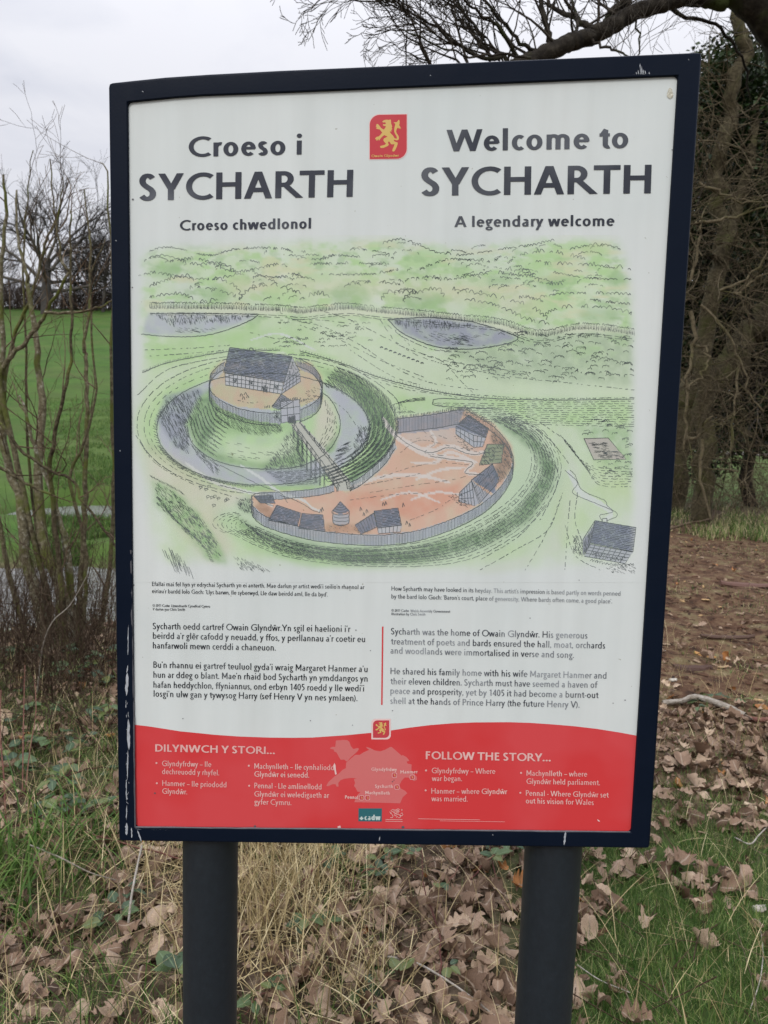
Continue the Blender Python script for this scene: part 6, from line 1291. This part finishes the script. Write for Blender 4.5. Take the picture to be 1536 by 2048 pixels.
NB = 2600; xb, yb = in_wedge(NB, 4.6, 12.0, .62, .5, .8); kb = (rng.random(NB) < (.30 + .5 * (xb < 0))) & (dist_line(xb, yb, STREAM) > 2.6) & ~((xb < 0) & (yb > 9.5)); x = np.concatenate([x, xb[kb]]); y = np.concatenate([y, yb[kb]]); n = len(x)
xc = -2.6 + 5.2 * rng.random(2600); yc = -1.6 + 1.7 * rng.random(2600); kc = fbm(xc * 2, yc * 2, 53) > .36; x = np.concatenate([x, xc[kc]]); y = np.concatenate([y, yc[kc]]); n = len(x)
for px_, py_ in posts_xy: far_ = np.hypot(x - px_, y - py_) > .075; x, y = x[far_], y[far_]; n = len(x)
sz = np.clip(.063 + .022 * rng.normal(size=n), .022, .12); sz = sz * np.where(y > 4.6, .8, 1)
z = height(x, y) + .008 + .040 * rng.random(n) ** 1.4 * np.where(y < 4.6, 1, .5)
var = rng.integers(0, 9, n); yaw = rng.random(n) * 6.28; tilt = np.abs(rng.normal(0, .5, n)); td = rng.random(n) * 6.28; tint = np.clip(rng.beta(1.7, 1.6, n), 0, 1); tint = np.where(rng.random(n) < .03, 1.0, np.minimum(tint, .94))
RMX = rotmats(yaw, tilt, td); POS = np.stack([x, y, z], 1)
flip = rng.random(n) < .4; RMX[flip] = RMX[flip] @ np.diag([1., -1., -1.])
# the 300 that show largest are parts of the ground, one by one
u_, v_, d_ = project(POS); vis = (u_ > -10) & (u_ < 1546) & (v_ > 20) & (v_ < 2058) & ~((u_ > 210) & (u_ < 1395) & (v_ < 1690)) & ~((u_ > 360) & (u_ < 480)) & ~((u_ > 1030) & (u_ < 1160))
# those lying on top come first
score = np.where(vis, sz / d_ * (.6 + 12 * (z - height(x, y))), 0); top = np.argsort(-score)[:300]; rest = np.ones(n, bool); rest[top] = False
base = []
for k in range(9):
    V, Q, rb = LEAVES[k]
    for j, tn in enumerate((.25, .5, .7, .9)): base.append(mesh_np('dead_leaf', V, Q, attrs={'rib': rb, 'tint': np.full(len(V), tn)}, smooth=True))
M['dead_leaf_i'] = M['dead_leaf']
for q_, i in enumerate(top):
    me = base[int(var[i]) * 4 + int(min(3, tint[i] * 4))]; o = bpy.data.objects.new('dead_leaf', me)
    if not me.materials: me.materials.append(M['dead_leaf'])
    C.objects.link(o); o.parent = ground; m4 = Matrix([list(r) for r in RMX[i]]).to_4x4() @ Matrix.Diagonal((sz[i], sz[i], sz[i], 1)); m4.translation = POS[i].tolist(); o.matrix_local = m4
VV = []; QQ = []; TT = []; RR = []; off = 0
for k in range(9):
    s_ = rest & (var == k); V, Q, rb = LEAVES[k]; V = V.reshape(-1, 5, 3)[:, [0, 2, 4]].reshape(-1, 3); rb = rb.reshape(-1, 5)[:, [0, 2, 4]].ravel(); Q = np.array([[a * 3 + j, a * 3 + j + 1, a * 3 + j + 4, a * 3 + j + 3] for a in range(len(V) // 3 - 1) for j in range(2)]); v, q2, a_ = scatter(V, Q, POS[s_], RMX[s_], sz[s_][:, None], tint[s_], rb); VV.append(v); QQ.append(q2 + off); TT.append(a_['tint']); RR.append(a_['rib']); off += len(v)
hang('leaf_litter', mesh_np('leaf_litter', np.concatenate(VV), np.concatenate(QQ), attrs={'tint': np.concatenate(TT), 'rib': np.concatenate(RR)}, smooth=True), M['dead_leaf'], ground, kind='stuff')

# crumbs of bark, chips and leaf fragments on the mulch and on the bank
M['chip'] = leaf_mat('bark_chip', [(0, (.022, .011, .007)), (.45, (.080, .038, .022)), (.75, (.15, .085, .050)), (.93, (.30, .22, .15)), (1, (.42, .28, .14))], .85, 0, scale=40, spec=.2)
CH = np.array([(-.5, -.2, 0), (.5, -.13, .02), (.45, .2, 0), (-.42, .16, .03), (-.4, -.1, .14), (.38, -.06, .12), (.36, .1, .13), (-.34, .09, .15)]); CQ = np.array([[0, 1, 5, 4], [1, 2, 6, 5], [2, 3, 7, 6], [3, 0, 4, 7], [4, 5, 6, 7]])
N_ = 42000; x, y = in_wedge(N_, .2, 13.5, .62, .5, .75); k_ = ((x > .2) & (rng.random(N_) < np.where(y > 2.2, .95, .25))) | ((x <= .2) & (y < 9) & (rng.random(N_) < .45)); k_ &= dist_line(x, y, STREAM) > 2.3; x, y = x[k_], y[k_]; n = len(x)
s_ = (.010 + .050 * rng.random(n) ** 3.5) * np.where(y > 3, 1.35, 1); v, q2, a_ = scatter(CH, CQ, np.stack([x, y, height(x, y) + .002], 1), rotmats(rng.random(n) * 6.28, np.abs(rng.normal(0, .3, n)), rng.random(n) * 6.28), s_[:, None] * np.array([[1, 1, .8]]), np.where(rng.random(n) < .035, 1, np.minimum(.93, rng.random(n))))
hang('bark_mulch', mesh_np('bark_mulch', v, q2, attrs=a_), M['chip'], ground, kind='stuff')

# grass
def blades(n, x, y, l0, l1, w_, name, m_, lean=.5, curl=.9, tint=None, z0=0.0, seg=4, **props):
    n = len(x); L_ = l0 + (l1 - l0) * rng.random(n) ** 1.4; a = rng.random(n) * 6.28; ln_ = np.abs(rng.normal(0, lean, n)); cu = curl * (rng.random(n) + .2)
    t_ = np.linspace(0, 1, seg + 1); th = ln_[:, None] + cu[:, None] * t_[None]                  # angle from the vertical grows along the blade
    st = L_[:, None] / seg; dx = np.cumsum(np.sin(th) * st, 1); dz = np.cumsum(np.cos(th) * st, 1); dx = np.concatenate([np.zeros((n, 1)), dx[:, :-1]], 1); dz = np.concatenate([np.zeros((n, 1)), dz[:, :-1]], 1)
    dz = np.maximum(dz, 0.004 * t_[None]); ww = w_ * (.7 + .6 * rng.random(n))[:, None] * (1 - t_[None] ** 2 * .9) / 2
    ca, sa = np.cos(a)[:, None], np.sin(a)[:, None]; fa = a + rng.normal(0, .5, n); px_, py_ = -np.sin(fa)[:, None], np.cos(fa)[:, None]
    zz = height(x, y)[:, None] + z0; X = x[:, None] + dx * ca; Y = y[:, None] + dx * sa; A_ = np.stack([X + px_ * ww, Y + py_ * ww, zz + dz], -1); B_ = np.stack([X - px_ * ww, Y - py_ * ww, zz + dz + .15 * ww], -1)
    V = np.stack([A_, B_], 2).reshape(-1, 3); i = (np.arange(n) * (seg + 1) * 2)[:, None] + (np.arange(seg) * 2)[None]; Q = np.stack([i, i + 1, i + 3, i + 2], -1).reshape(-1, 4)
    ti = rng.random(n) if tint is None else tint
    return link(name, mesh_np(name, V, Q, attrs={'tint': np.repeat(ti, (seg + 1) * 2)}), m_, None, kind='stuff', **props)
M['grass'] = leaf_mat('grass_blade', [(0, (.026, .068, .014)), (.35, (.060, .132, .024)), (.7, (.125, .215, .048)), (.88, (.24, .29, .09)), (1, (.52, .46, .26))], .55, .25, scale=20)
M['straw'] = leaf_mat('straw', [(0, (.20, .15, .07)), (.4, (.42, .33, .17)), (.8, (.60, .50, .28)), (1, (.72, .63, .40))], .6, .15, scale=20)
def grassy(x, y):
    g = 1 - .8 * leafy(x, y); g = np.where((x > .45) & (y < 2.1), np.maximum(g, .25), g * .5); return np.clip(g * (1 - sstep(2.0, 2.7, y) * (x > .2) * .97), 0, 1) * (.35 + sstep(.36, .55, fbm(x * 2.2, y * 2.2, 61, 3)))
N_ = 230000; x, y = in_wedge(N_, .05, 3.4, .66, .3); k_ = rng.random(N_) < grassy(x, y) * np.where(x > .45, 1.15, .85); mid = (x > -.75 + .0 * y) & (x < .50); k_ &= ~(mid & (rng.random(N_) < .70)); k_ &= np.min([np.hypot(x - a, y - b_) for a, b_ in posts_xy], axis=0) > .05; x, y = x[k_], y[k_]; xc = -2.6 + 5.2 * rng.random(26000); yc = -1.6 + 1.7 * rng.random(26000); kc = fbm(xc * 2, yc * 2, 54) > .48; x = np.concatenate([x, xc[kc]]); y = np.concatenate([y, yc[kc]])
blades(0, x, y, .022, .085, .0019, 'grass', M['grass'], .55, 1.1, label='short green grass growing through the dead leaves', category='grass')
N_ = 30000; x, y = in_wedge(N_, .2, 5.2, .70, .3); k_ = (x < .3) & (fbm(x * 2.6, y * 2.6, 71, 3) > .44) & (x < -.25 + .3 * rng.random(N_)); x, y = x[k_], y[k_]
blades(0, x, y, .05, .20, .003, 'grass', M['grass'], .8, 1.2, tint=np.clip(rng.random(len(x)) * 1.15, 0, 1), label='thin straggling grass on the bank left of the posts', category='grass')
# bank grass and the grassy foot of the trees on the right
N_ = 30000; x = 1.2 + 10 * rng.random(N_); y = 10.0 + 4.5 * rng.random(N_) + 1.6 * fbm(x * .8, x * 0, 3); k_ = (fbm(x * 1.1, y * 1.1, 81) > .50); x, y = x[k_], y[k_]
blades(0, x, y, .06, .24, .010, 'grass', M['grass'], .5, .9, seg=3, tint=np.clip(rng.random(len(x)) * 1.3, 0, 1), label='tufty grass at the foot of the trees on the right', category='grass')
N_ = 90000; y = 9.2 + 30 * rng.random(N_) ** 1.7; x = -.36 * (y + 1.2) - (y + 1.2) * .24 * (rng.random(N_) - .35); k_ = (dist_line(x, y, STREAM) > 2.4) & (fbm(x * 1.5, y * 1.5, 82) > .38); x, y = x[k_], y[k_]
blades(0, x, y, .05, .16, .010, 'grass', M['grass'], .4, .8, tint=rng.random(len(x)) * .85, seg=2, label='green pasture grass beyond the stream', category='grass')
N_ = 26000; x, y = in_wedge(N_, 2.2, 10.0, .6, .3); k_ = (x > .4) & (fbm(x * 1.4, y * 1.4, 88, 4) > .57); x, y = x[k_], y[k_]
blades(0, x, y, .02, .07, .004, 'grass', M['grass'], .6, 1.0, seg=3, tint=np.clip(rng.random(len(x)) * 1.2, 0, 1), label='sparse low grass coming through the mulch right of the board', category='grass')
# long tufts at the lower left
N_ = 520; x = np.concatenate([rng.normal(-1.42, .13, 300), rng.normal(-1.18, .10, 120), rng.normal(-1.6, .18, 100)]); y = np.concatenate([rng.normal(.98, .16, 300), rng.normal(1.25, .12, 120), rng.normal(.72, .1, 100)])
blades(0, x, y, .14, .42, .0070, 'grass_tuft', M['grass'], .45, 1.7, seg=8, tint=np.clip(.2 + .6 * rng.random(len(x)), 0, .9), label='tuft of long arching green grass at the lower left', category='grass')
# dry straw: a pale mat beside the left post and loose stalks elsewhere
N_ = 3400; c_ = [(at(545, 1760, 1.25), .17, .22), (at(520, 1850, .95), .12, .16), (at(560, 1715, 1.5), .20, .2), (at(330, 1700, 1.5), .3, .25), (at(600, 1990, .85), .10, .10)]
x = []; y = []
for k, (p, a, b_) in enumerate(c_): m_ = (760, 480, 520, 420, 160)[k]; g0 = on_ground(*((545, 1770), (515, 1860), (600, 1720), (330, 1720), (700, 2000))[k]); x.append(rng.normal(g0[0], a, m_)); y.append(rng.normal(g0[1], b_, m_))
x = np.concatenate(x); y = np.concatenate(y); blades(0, x, y, .08, .30, .0030, 'dry_grass', M['straw'], 1.25, .6, seg=6, z0=.03, label='mat of pale dry grass beside the left post', category='dry grass')
N_ = 8000; x, y = in_wedge(N_, .1, 5.0, .68, .3); k_ = (x < .4) | (rng.random(N_) < .35); x, y = x[k_], y[k_]; blades(0, x, y, .06, .30, .0024, 'dry_grass', M['straw'], 1.15, .7, seg=5, z0=.015, label='loose dry stalks scattered over the leaf litter', category='dry grass')

# thin broken twigs lying about
TL = Tubes(3); x, y = in_wedge(1500, .1, 9.0, .64, .3)
for k in range(len(x)):
    if dist_line(x[k], y[k], STREAM) < 2.6: continue
    L_ = .05 + .16 * rng.random() ** 2; a = rng.random() * 6.28; z_ = float(height(x[k], y[k])) + .012 + .03 * rng.random(); b_ = rng.normal(0, .25)
    TL.add([(x[k], y[k], z_), (x[k] + L_ * math.cos(a), y[k] + L_ * math.sin(a), z_ + .01 * rng.random()), (x[k] + L_ * (math.cos(a) + math.cos(a + b_)), y[k] + L_ * (math.sin(a) + math.sin(a + b_)), z_ + .02 * rng.random())], [.0022, .0018, .0010], rng.random())
o = hang('twig_litter', TL.mesh('twig_litter'), M['twig'], ground, kind='stuff')

# --- bramble: arching red stems with toothed green leaflets, each leaflet a part
def bramble_leaf(seed):
    r = random.Random(seed); n = 8; V = []; rib = []
    for k in range(n):
        t_ = k / (n - 1); w_ = .36 * math.sin(math.pi * t_ ** .8) ** .8 * (1.0 if k % 2 else .90) if 0 < k < n - 1 else .01
        for yy, u in ((w_, 1), (w_ * .5, .5), (0, 0), (-w_ * .5, .5), (-w_, 1)): V.append((t_, yy, .22 * abs(yy) - .16 * t_ * t_ + .015 * math.sin(k * 2.2) * u)); rib.append(u)
    return np.array(V), np.array([[k * 5 + j, k * 5 + j + 1, k * 5 + j + 6, k * 5 + j + 5] for k in range(n - 1) for j in range(4)]), np.array(rib, float)
M['bramble_leaf'] = leaf_mat('bramble_leaf', [(0, (.022, .050, .024)), (.5, (.045, .090, .035)), (.8, (.085, .14, .04)), (1, (.15, .16, .04))], .42, .2, ribcol=(.12, .18, .09), scale=25, spec=.5)
BL = []
for k in range(4):
    for tn in (.2, .45, .7, .92):
        V, Q, rb = bramble_leaf(k); me = mesh_np('leaf', V, Q, attrs={'rib': rb, 'tint': np.full(len(V), tn)}, smooth=True); me.materials.append(M['bramble_leaf']); BL.append(me)
def bramble(px_, py_, pix_stems, nleaf, size, label, r0=.0030):
    g0 = on_ground(px_, py_); e_ = empty('bramble', (float(g0[0]), float(g0[1]), float(height(g0[0], g0[1]))), label, 'bramble', 'brambles among the leaf litter'); pts_all = []
    T = Tubes(5)
    for st in pix_stems:
        P = []
        for k, (a, b_, hh) in enumerate(st): p = on_ground(a, b_, hh); P.append(p)
        P = smooth_path(P, 5) + rng.normal(0, .002, (len(st) * 5 - 4, 3)); T.add([tuple(p) for p in P], list(np.linspace(r0, r0 * .55, len(P))), R.random()); pts_all.append(P)
    hang('stem', T.mesh('stem'), M['bramble'], e_)
    for k in range(nleaf):
        P = pts_all[k % len(pts_all)]; i = R.randrange(1, len(P)); q0 = P[i] + rng.normal(0, .018, 3); q0[2] = max(q0[2] + .012, height(q0[0], q0[1]) + .02); a0 = R.random() * 6.28
        for j in range(3):
            a = a0 + (j - 1) * 1.15; s_ = size * (1.1 if j == 1 else .85) * R.uniform(.7, 1.15); me = BL[R.randrange(16)]; o = bpy.data.objects.new('leaf', me); C.objects.link(o); o.parent = e_
            o.matrix_local = Matrix.Translation((q0[0] - g0[0] + .008 * math.cos(a), q0[1] - g0[1] + .008 * math.sin(a), q0[2] - float(height(g0[0], g0[1])))) @ Matrix.Rotation(a, 4, 'Z') @ Matrix.Rotation(R.uniform(-.5, .35), 4, 'Y') @ Matrix.Rotation(R.uniform(-.4, .4), 4, 'X') @ Matrix.Scale(s_, 4)
bramble(470, 1880, [[(478, 1880, .01), (560, 1800, .05), (640, 1730, .06), (690, 1685, .05), (760, 1640, .02)]], 0, .04, 'long bare reddish bramble stem arching away from the left post', .0050)
bramble(580, 1870, [[(560, 1850, .02), (600, 1860, .04), (650, 1855, .04)]], 3, .055, 'small bramble with a yellowing leaf on the dry grass beside the left post', .002)
bramble(760, 1740, [[(690, 1760, .02), (740, 1740, .06), (800, 1735, .07), (830, 1750, .05)], [(740, 1740, .04), (770, 1700, .05), (790, 1680, .03)]], 9, .052, 'leafy bramble between the posts just below the board', .003)
bramble(850, 1800, [[(870, 2000, .02), (880, 1880, .05), (850, 1780, .06), (840, 1690, .05)], [(860, 1800, .03), (900, 1760, .05), (940, 1700, .04)]], 3, .045, 'thin dark bramble stem rising through the leaves between the posts', .003)
bramble(960, 1720, [[(940, 1760, .02), (975, 1720, .06), (1010, 1690, .06), (1040, 1680, .03)], [(1000, 1790, .01), (990, 1740, .05), (980, 1690, .04)]], 6, .055, 'bramble with broad leaves against the right post', .003)
bramble(760, 1960, [[(720, 1975, .02), (760, 1960, .05), (810, 1965, .04)]], 3, .060, 'low bramble leaves among the brown leaves at the bottom centre', .002)
bramble(500, 2010, [[(490, 2030, .02), (515, 1995, .05), (540, 1980, .04)]], 2, .06, 'single bramble sprig right of the foot of the left post', .002)
bramble(340, 1990, [[(320, 2020, .02), (345, 1985, .06), (358, 1950, .05)]], 3, .070, 'broad-leaved bramble sprig left of the left post at the bottom', .002)
bramble(230, 1840, [[(190, 1850, .01), (225, 1825, .06), (280, 1810, .06)], [(225, 1825, .04), (270, 1760, .07)]], 4, .052, 'bramble leaves on the heap of leaves left of the left post', .002)
bramble(90, 1640, [[(0, 1660, .03), (60, 1640, .07), (120, 1620, .07), (160, 1600, .04)], [(60, 1640, .05), (110, 1590, .09)]], 8, .060, 'leafy bramble at the left edge above the long grass', .0028)
bramble(150, 1560, [[(60, 1600, .02), (130, 1555, .08), (200, 1535, .07), (230, 1540, .03)], [(130, 1555, .06), (170, 1500, .08)]], 9, .060, 'spreading bramble beside the left edge of the board', .003)
bramble(60, 1440, [[(0, 1460, .02), (50, 1430, .08), (90, 1420, .05)]], 6, .060, 'bramble with bright leaves near the left edge of the view', .0028)
bramble(130, 1360, [[(60, 1380, .02), (110, 1345, .10), (180, 1340, .10), (225, 1370, .04)], [(140, 1360, .05), (120, 1300, .16)]], 14, .065, 'dark bramble round the foot of the hazel', .003)
bramble(40, 1320, [[(-20, 1340, .02), (30, 1300, .12), (70, 1310, .08)]], 10, .070, 'dark bramble on the bank left of the hazel', .003)
bramble(200, 1330, [[(170, 1350, .02), (205, 1310, .12), (240, 1330, .08)]], 8, .065, 'dark bramble between the hazel and the board', .003)
bramble(1400, 1395, [[(1375, 1410, .01), (1410, 1385, .04), (1440, 1395, .05), (1470, 1400, .03)], [(1400, 1400, .01), (1395, 1430, .03), (1440, 1440, .03)]], 5, .065, 'small bramble beside the fallen branch on the right', .002)
bramble(120, 1480, [[(20, 1500, .02), (110, 1475, .09), (190, 1480, .06)]], 9, .060, 'bramble patch between the hazel and the spreading bramble', .0025)
bramble(200, 1430, [[(150, 1450, .02), (200, 1420, .10), (235, 1440, .07)]], 7, .060, 'bramble leaning against the left edge of the board', .0025)
bramble(30, 1540, [[(-30, 1560, .02), (20, 1530, .08), (70, 1550, .05)]], 7, .060, 'bramble at the left edge between bright leaves and long grass', .0025)
bramble(200, 1620, [[(150, 1640, .02), (195, 1610, .07), (235, 1625, .05)]], 6, .055, 'low bramble under the lower left corner of the board', .0022)
bramble(660, 1720, [[(620, 1740, .02), (660, 1715, .05), (700, 1720, .04)]], 4, .048, 'bramble leaves beside the arching stem under the board', .002)
bramble(240, 1700, [[(150, 1660, .05), (260, 1690, .09), (365, 1720, .06), (480, 1770, .02)]], 0, .04, 'bare brown bramble stem running behind the lower left corner of the board', .0036)

# --- sticks and fallen branches
def stick(name, label, pix, r0, r1, m_='twig', cat='twig', tint=.9, h_=.012):
    P = smooth_path([on_ground(a, b_, c_ if len(t_) else 0) for (a, b_, *t_) in pix for c_ in [(t_[0] if t_ else h_)]], 5); T = Tubes(7)
    rr = np.linspace(r0, r1, len(P)) * (1 + .25 * (vnoise(np.arange(len(P)) * .9, np.full(len(P), r0 * 999), 6) - .5)); T.add([tuple(p) for p in P], list(rr), tint)
    o = link(name, T.mesh(name), M[m_]); o['label'] = label; o['category'] = cat; return o
M['pale_stick'] = bark_mat('weathered_stick', [(.3, (.16, .13, .10)), (.55, (.30, .27, .23)), (.8, (.46, .43, .39))], 40)
stick('curved_twig', 'pale curved twig lying on the brown leaves before the right post', [(770, 1912, .03), (830, 1925, .05), (890, 1958, .05), (950, 2000, .04), (1010, 2050, .02)], .0035, .0022, 'pale_stick')
stick('fallen_branch', 'grey fallen branch on the leaves right of the board', [(1325, 1405, .02), (1362, 1402, .04), (1392, 1394, .05), (1450, 1412, .04), (1490, 1432, .03)], .014, .020, 'pale_stick', 'branch', .5)
stick('fallen_branch', 'reddish broken end of branch at the right edge of the mulch', [(1482, 1434, .02), (1520, 1440, .03), (1560, 1436, .02)], .016, .012, 'bramble', 'branch', .9)
stick('fallen_branch', 'long thin branch at the edge of the grass below the trees', [(1338, 1058, .05), (1380, 1046, .10), (1405, 1042, .12), (1440, 1030, .05)], .022, .014, 'twig', 'branch', .7)
stick('dead_stalk', 'pale upright dead stalk left of the left post', [(254, 1880, .0), (262, 1800, .10), (273, 1740, .17), (284, 1690, .23)], .0042, .0030, 'pale_stick', 'stalk')
stick('dead_stalk', 'brown bent dead stalk beside the pale upright one', [(244, 1870, .0), (240, 1800, .08), (230, 1730, .15), (205, 1680, .20)], .0030, .0020, 'twig', 'stalk')
stick('dead_stalk', 'long straw stalk lying from the left edge towards the left post', [(60, 1690, .12), (120, 1715, .12), (180, 1745, .10), (232, 1760, .06)], .0030, .0018, 'pale_stick', 'stalk', .3)
stick('dead_stalk', 'dark thin stalk standing at the left edge', [(12, 1660, .0), (8, 1560, .14), (0, 1460, .28), (2, 1380, .40)], .0040, .0022, 'bramble', 'stalk')
stick('dead_stalk', 'straight reddish stalk standing near the left edge', [(45, 1600, .0), (46, 1500, .15), (48, 1400, .30), (50, 1330, .42)], .0030, .0018, 'bramble', 'stalk')
stick('dead_stalk', 'reddish stalk leaning beside the straight one', [(48, 1600, .0), (60, 1500, .14), (72, 1420, .26), (68, 1350, .36)], .0030, .0016, 'bramble', 'stalk')
stick('dead_stalk', 'arched pale stem against the stream by the hazel', [(74, 1390, .0), (84, 1300, .30), (104, 1245, .50), (140, 1210, .62), (175, 1150, .80)], .0042, .0018, 'pale_stick', 'stalk')
stick('curved_twig', 'crooked pale twig near the right edge of the grass', [(1470, 1675, .02), (1500, 1688, .04), (1518, 1670, .05), (1536, 1652, .04)], .0035, .002, 'pale_stick')
stick('curved_twig', 'thin wavy twig at the lower right corner', [(1518, 1840, .01), (1526, 1900, .03), (1520, 1960, .03), (1500, 2020, .02)], .0022, .0015, 'pale_stick')
stick('curved_twig', 'thin straw lying in the grass right of the right post', [(1155, 1930, .02), (1200, 1960, .03), (1260, 1985, .02)], .0022, .0012, 'pale_stick')
def chip(name, label, px_, py_, L_, W_, yaw_, tilt_, col_, cat='wood chip'):
    n = 9; V = []; r = random.Random(px_)
    for k in range(n):
        t_ = k / (n - 1); w_ = W_ * (math.sin(math.pi * (.12 + .8 * t_)) ** .6) * r.uniform(.8, 1.1); h_ = .25 * W_ * r.uniform(.8, 1.2)
        for a in range(8): an = a * math.pi / 4; V.append(((t_ - .5) * L_, w_ / 2 * math.cos(an), h_ * math.sin(an) + .12 * L_ * (t_ - .5) ** 2))
    Q = [[k * 8 + a, k * 8 + (a + 1) % 8, k * 8 + 8 + (a + 1) % 8, k * 8 + 8 + a] for k in range(n - 1) for a in range(8)]
    me = bpy.data.meshes.new(name); me.from_pydata(V, [], Q + [list(range(7, -1, -1)), list(range((n - 1) * 8, n * 8))])
    m_ = mat(name + '_wood', lambda t, b, nn, l: (l(mixc(t, noise(t, 60, 6, .7).outputs[0], tuple(c * .6 for c in col_), tuple(min(1, c * 1.25) for c in col_)), b.inputs['Base Color']), b.inputs['Roughness'].__setattr__('default_value', .8), bump(t, b, noise(t, 90, 4).outputs[0], .5, .004)))
    o = link(name, me, m_); P = on_ground(px_, py_, .012); o.location = P.tolist(); o.rotation_euler = (0, tilt_, yaw_); o['label'] = label; o['category'] = cat
chip('wood_chip', 'orange wood chip lying on the dark mulch right of the board', 1410, 1312, .15, .05, -.5, .12, (.42, .22, .07))
chip('wood_chip', 'smaller tan wood chip touching the orange one', 1446, 1334, .10, .03, .5, .05, (.36, .24, .14))
chip('wood_chip', 'pale splintered wood piece at the right edge on the grass', 1520, 1622, .13, .035, -.8, .08, (.50, .40, .28))
chip('bark_piece', 'dark red-brown piece of bark among the mulch', 1385, 1338, .26, .10, .05, .0, (.06, .028, .018), 'bark')
chip('bark_piece', 'flat brown bark strip across the mulch farther back', 1455, 1275, .42, .06, .1, .0, (.075, .04, .026), 'bark')
chip('bark_piece', 'pinkish bark slab at the far side of the mulch', 1500, 1172, .62, .12, .05, .0, (.12, .06, .045), 'bark')
chip('stone', 'pale stone in the grass at the right edge', 1519, 1817, .045, .035, .3, .0, (.42, .38, .33), 'stone')
chip('stone', 'whitish stone beside the fallen branch', 1346, 1360, .05, .04, .3, .0, (.45, .42, .36), 'stone')
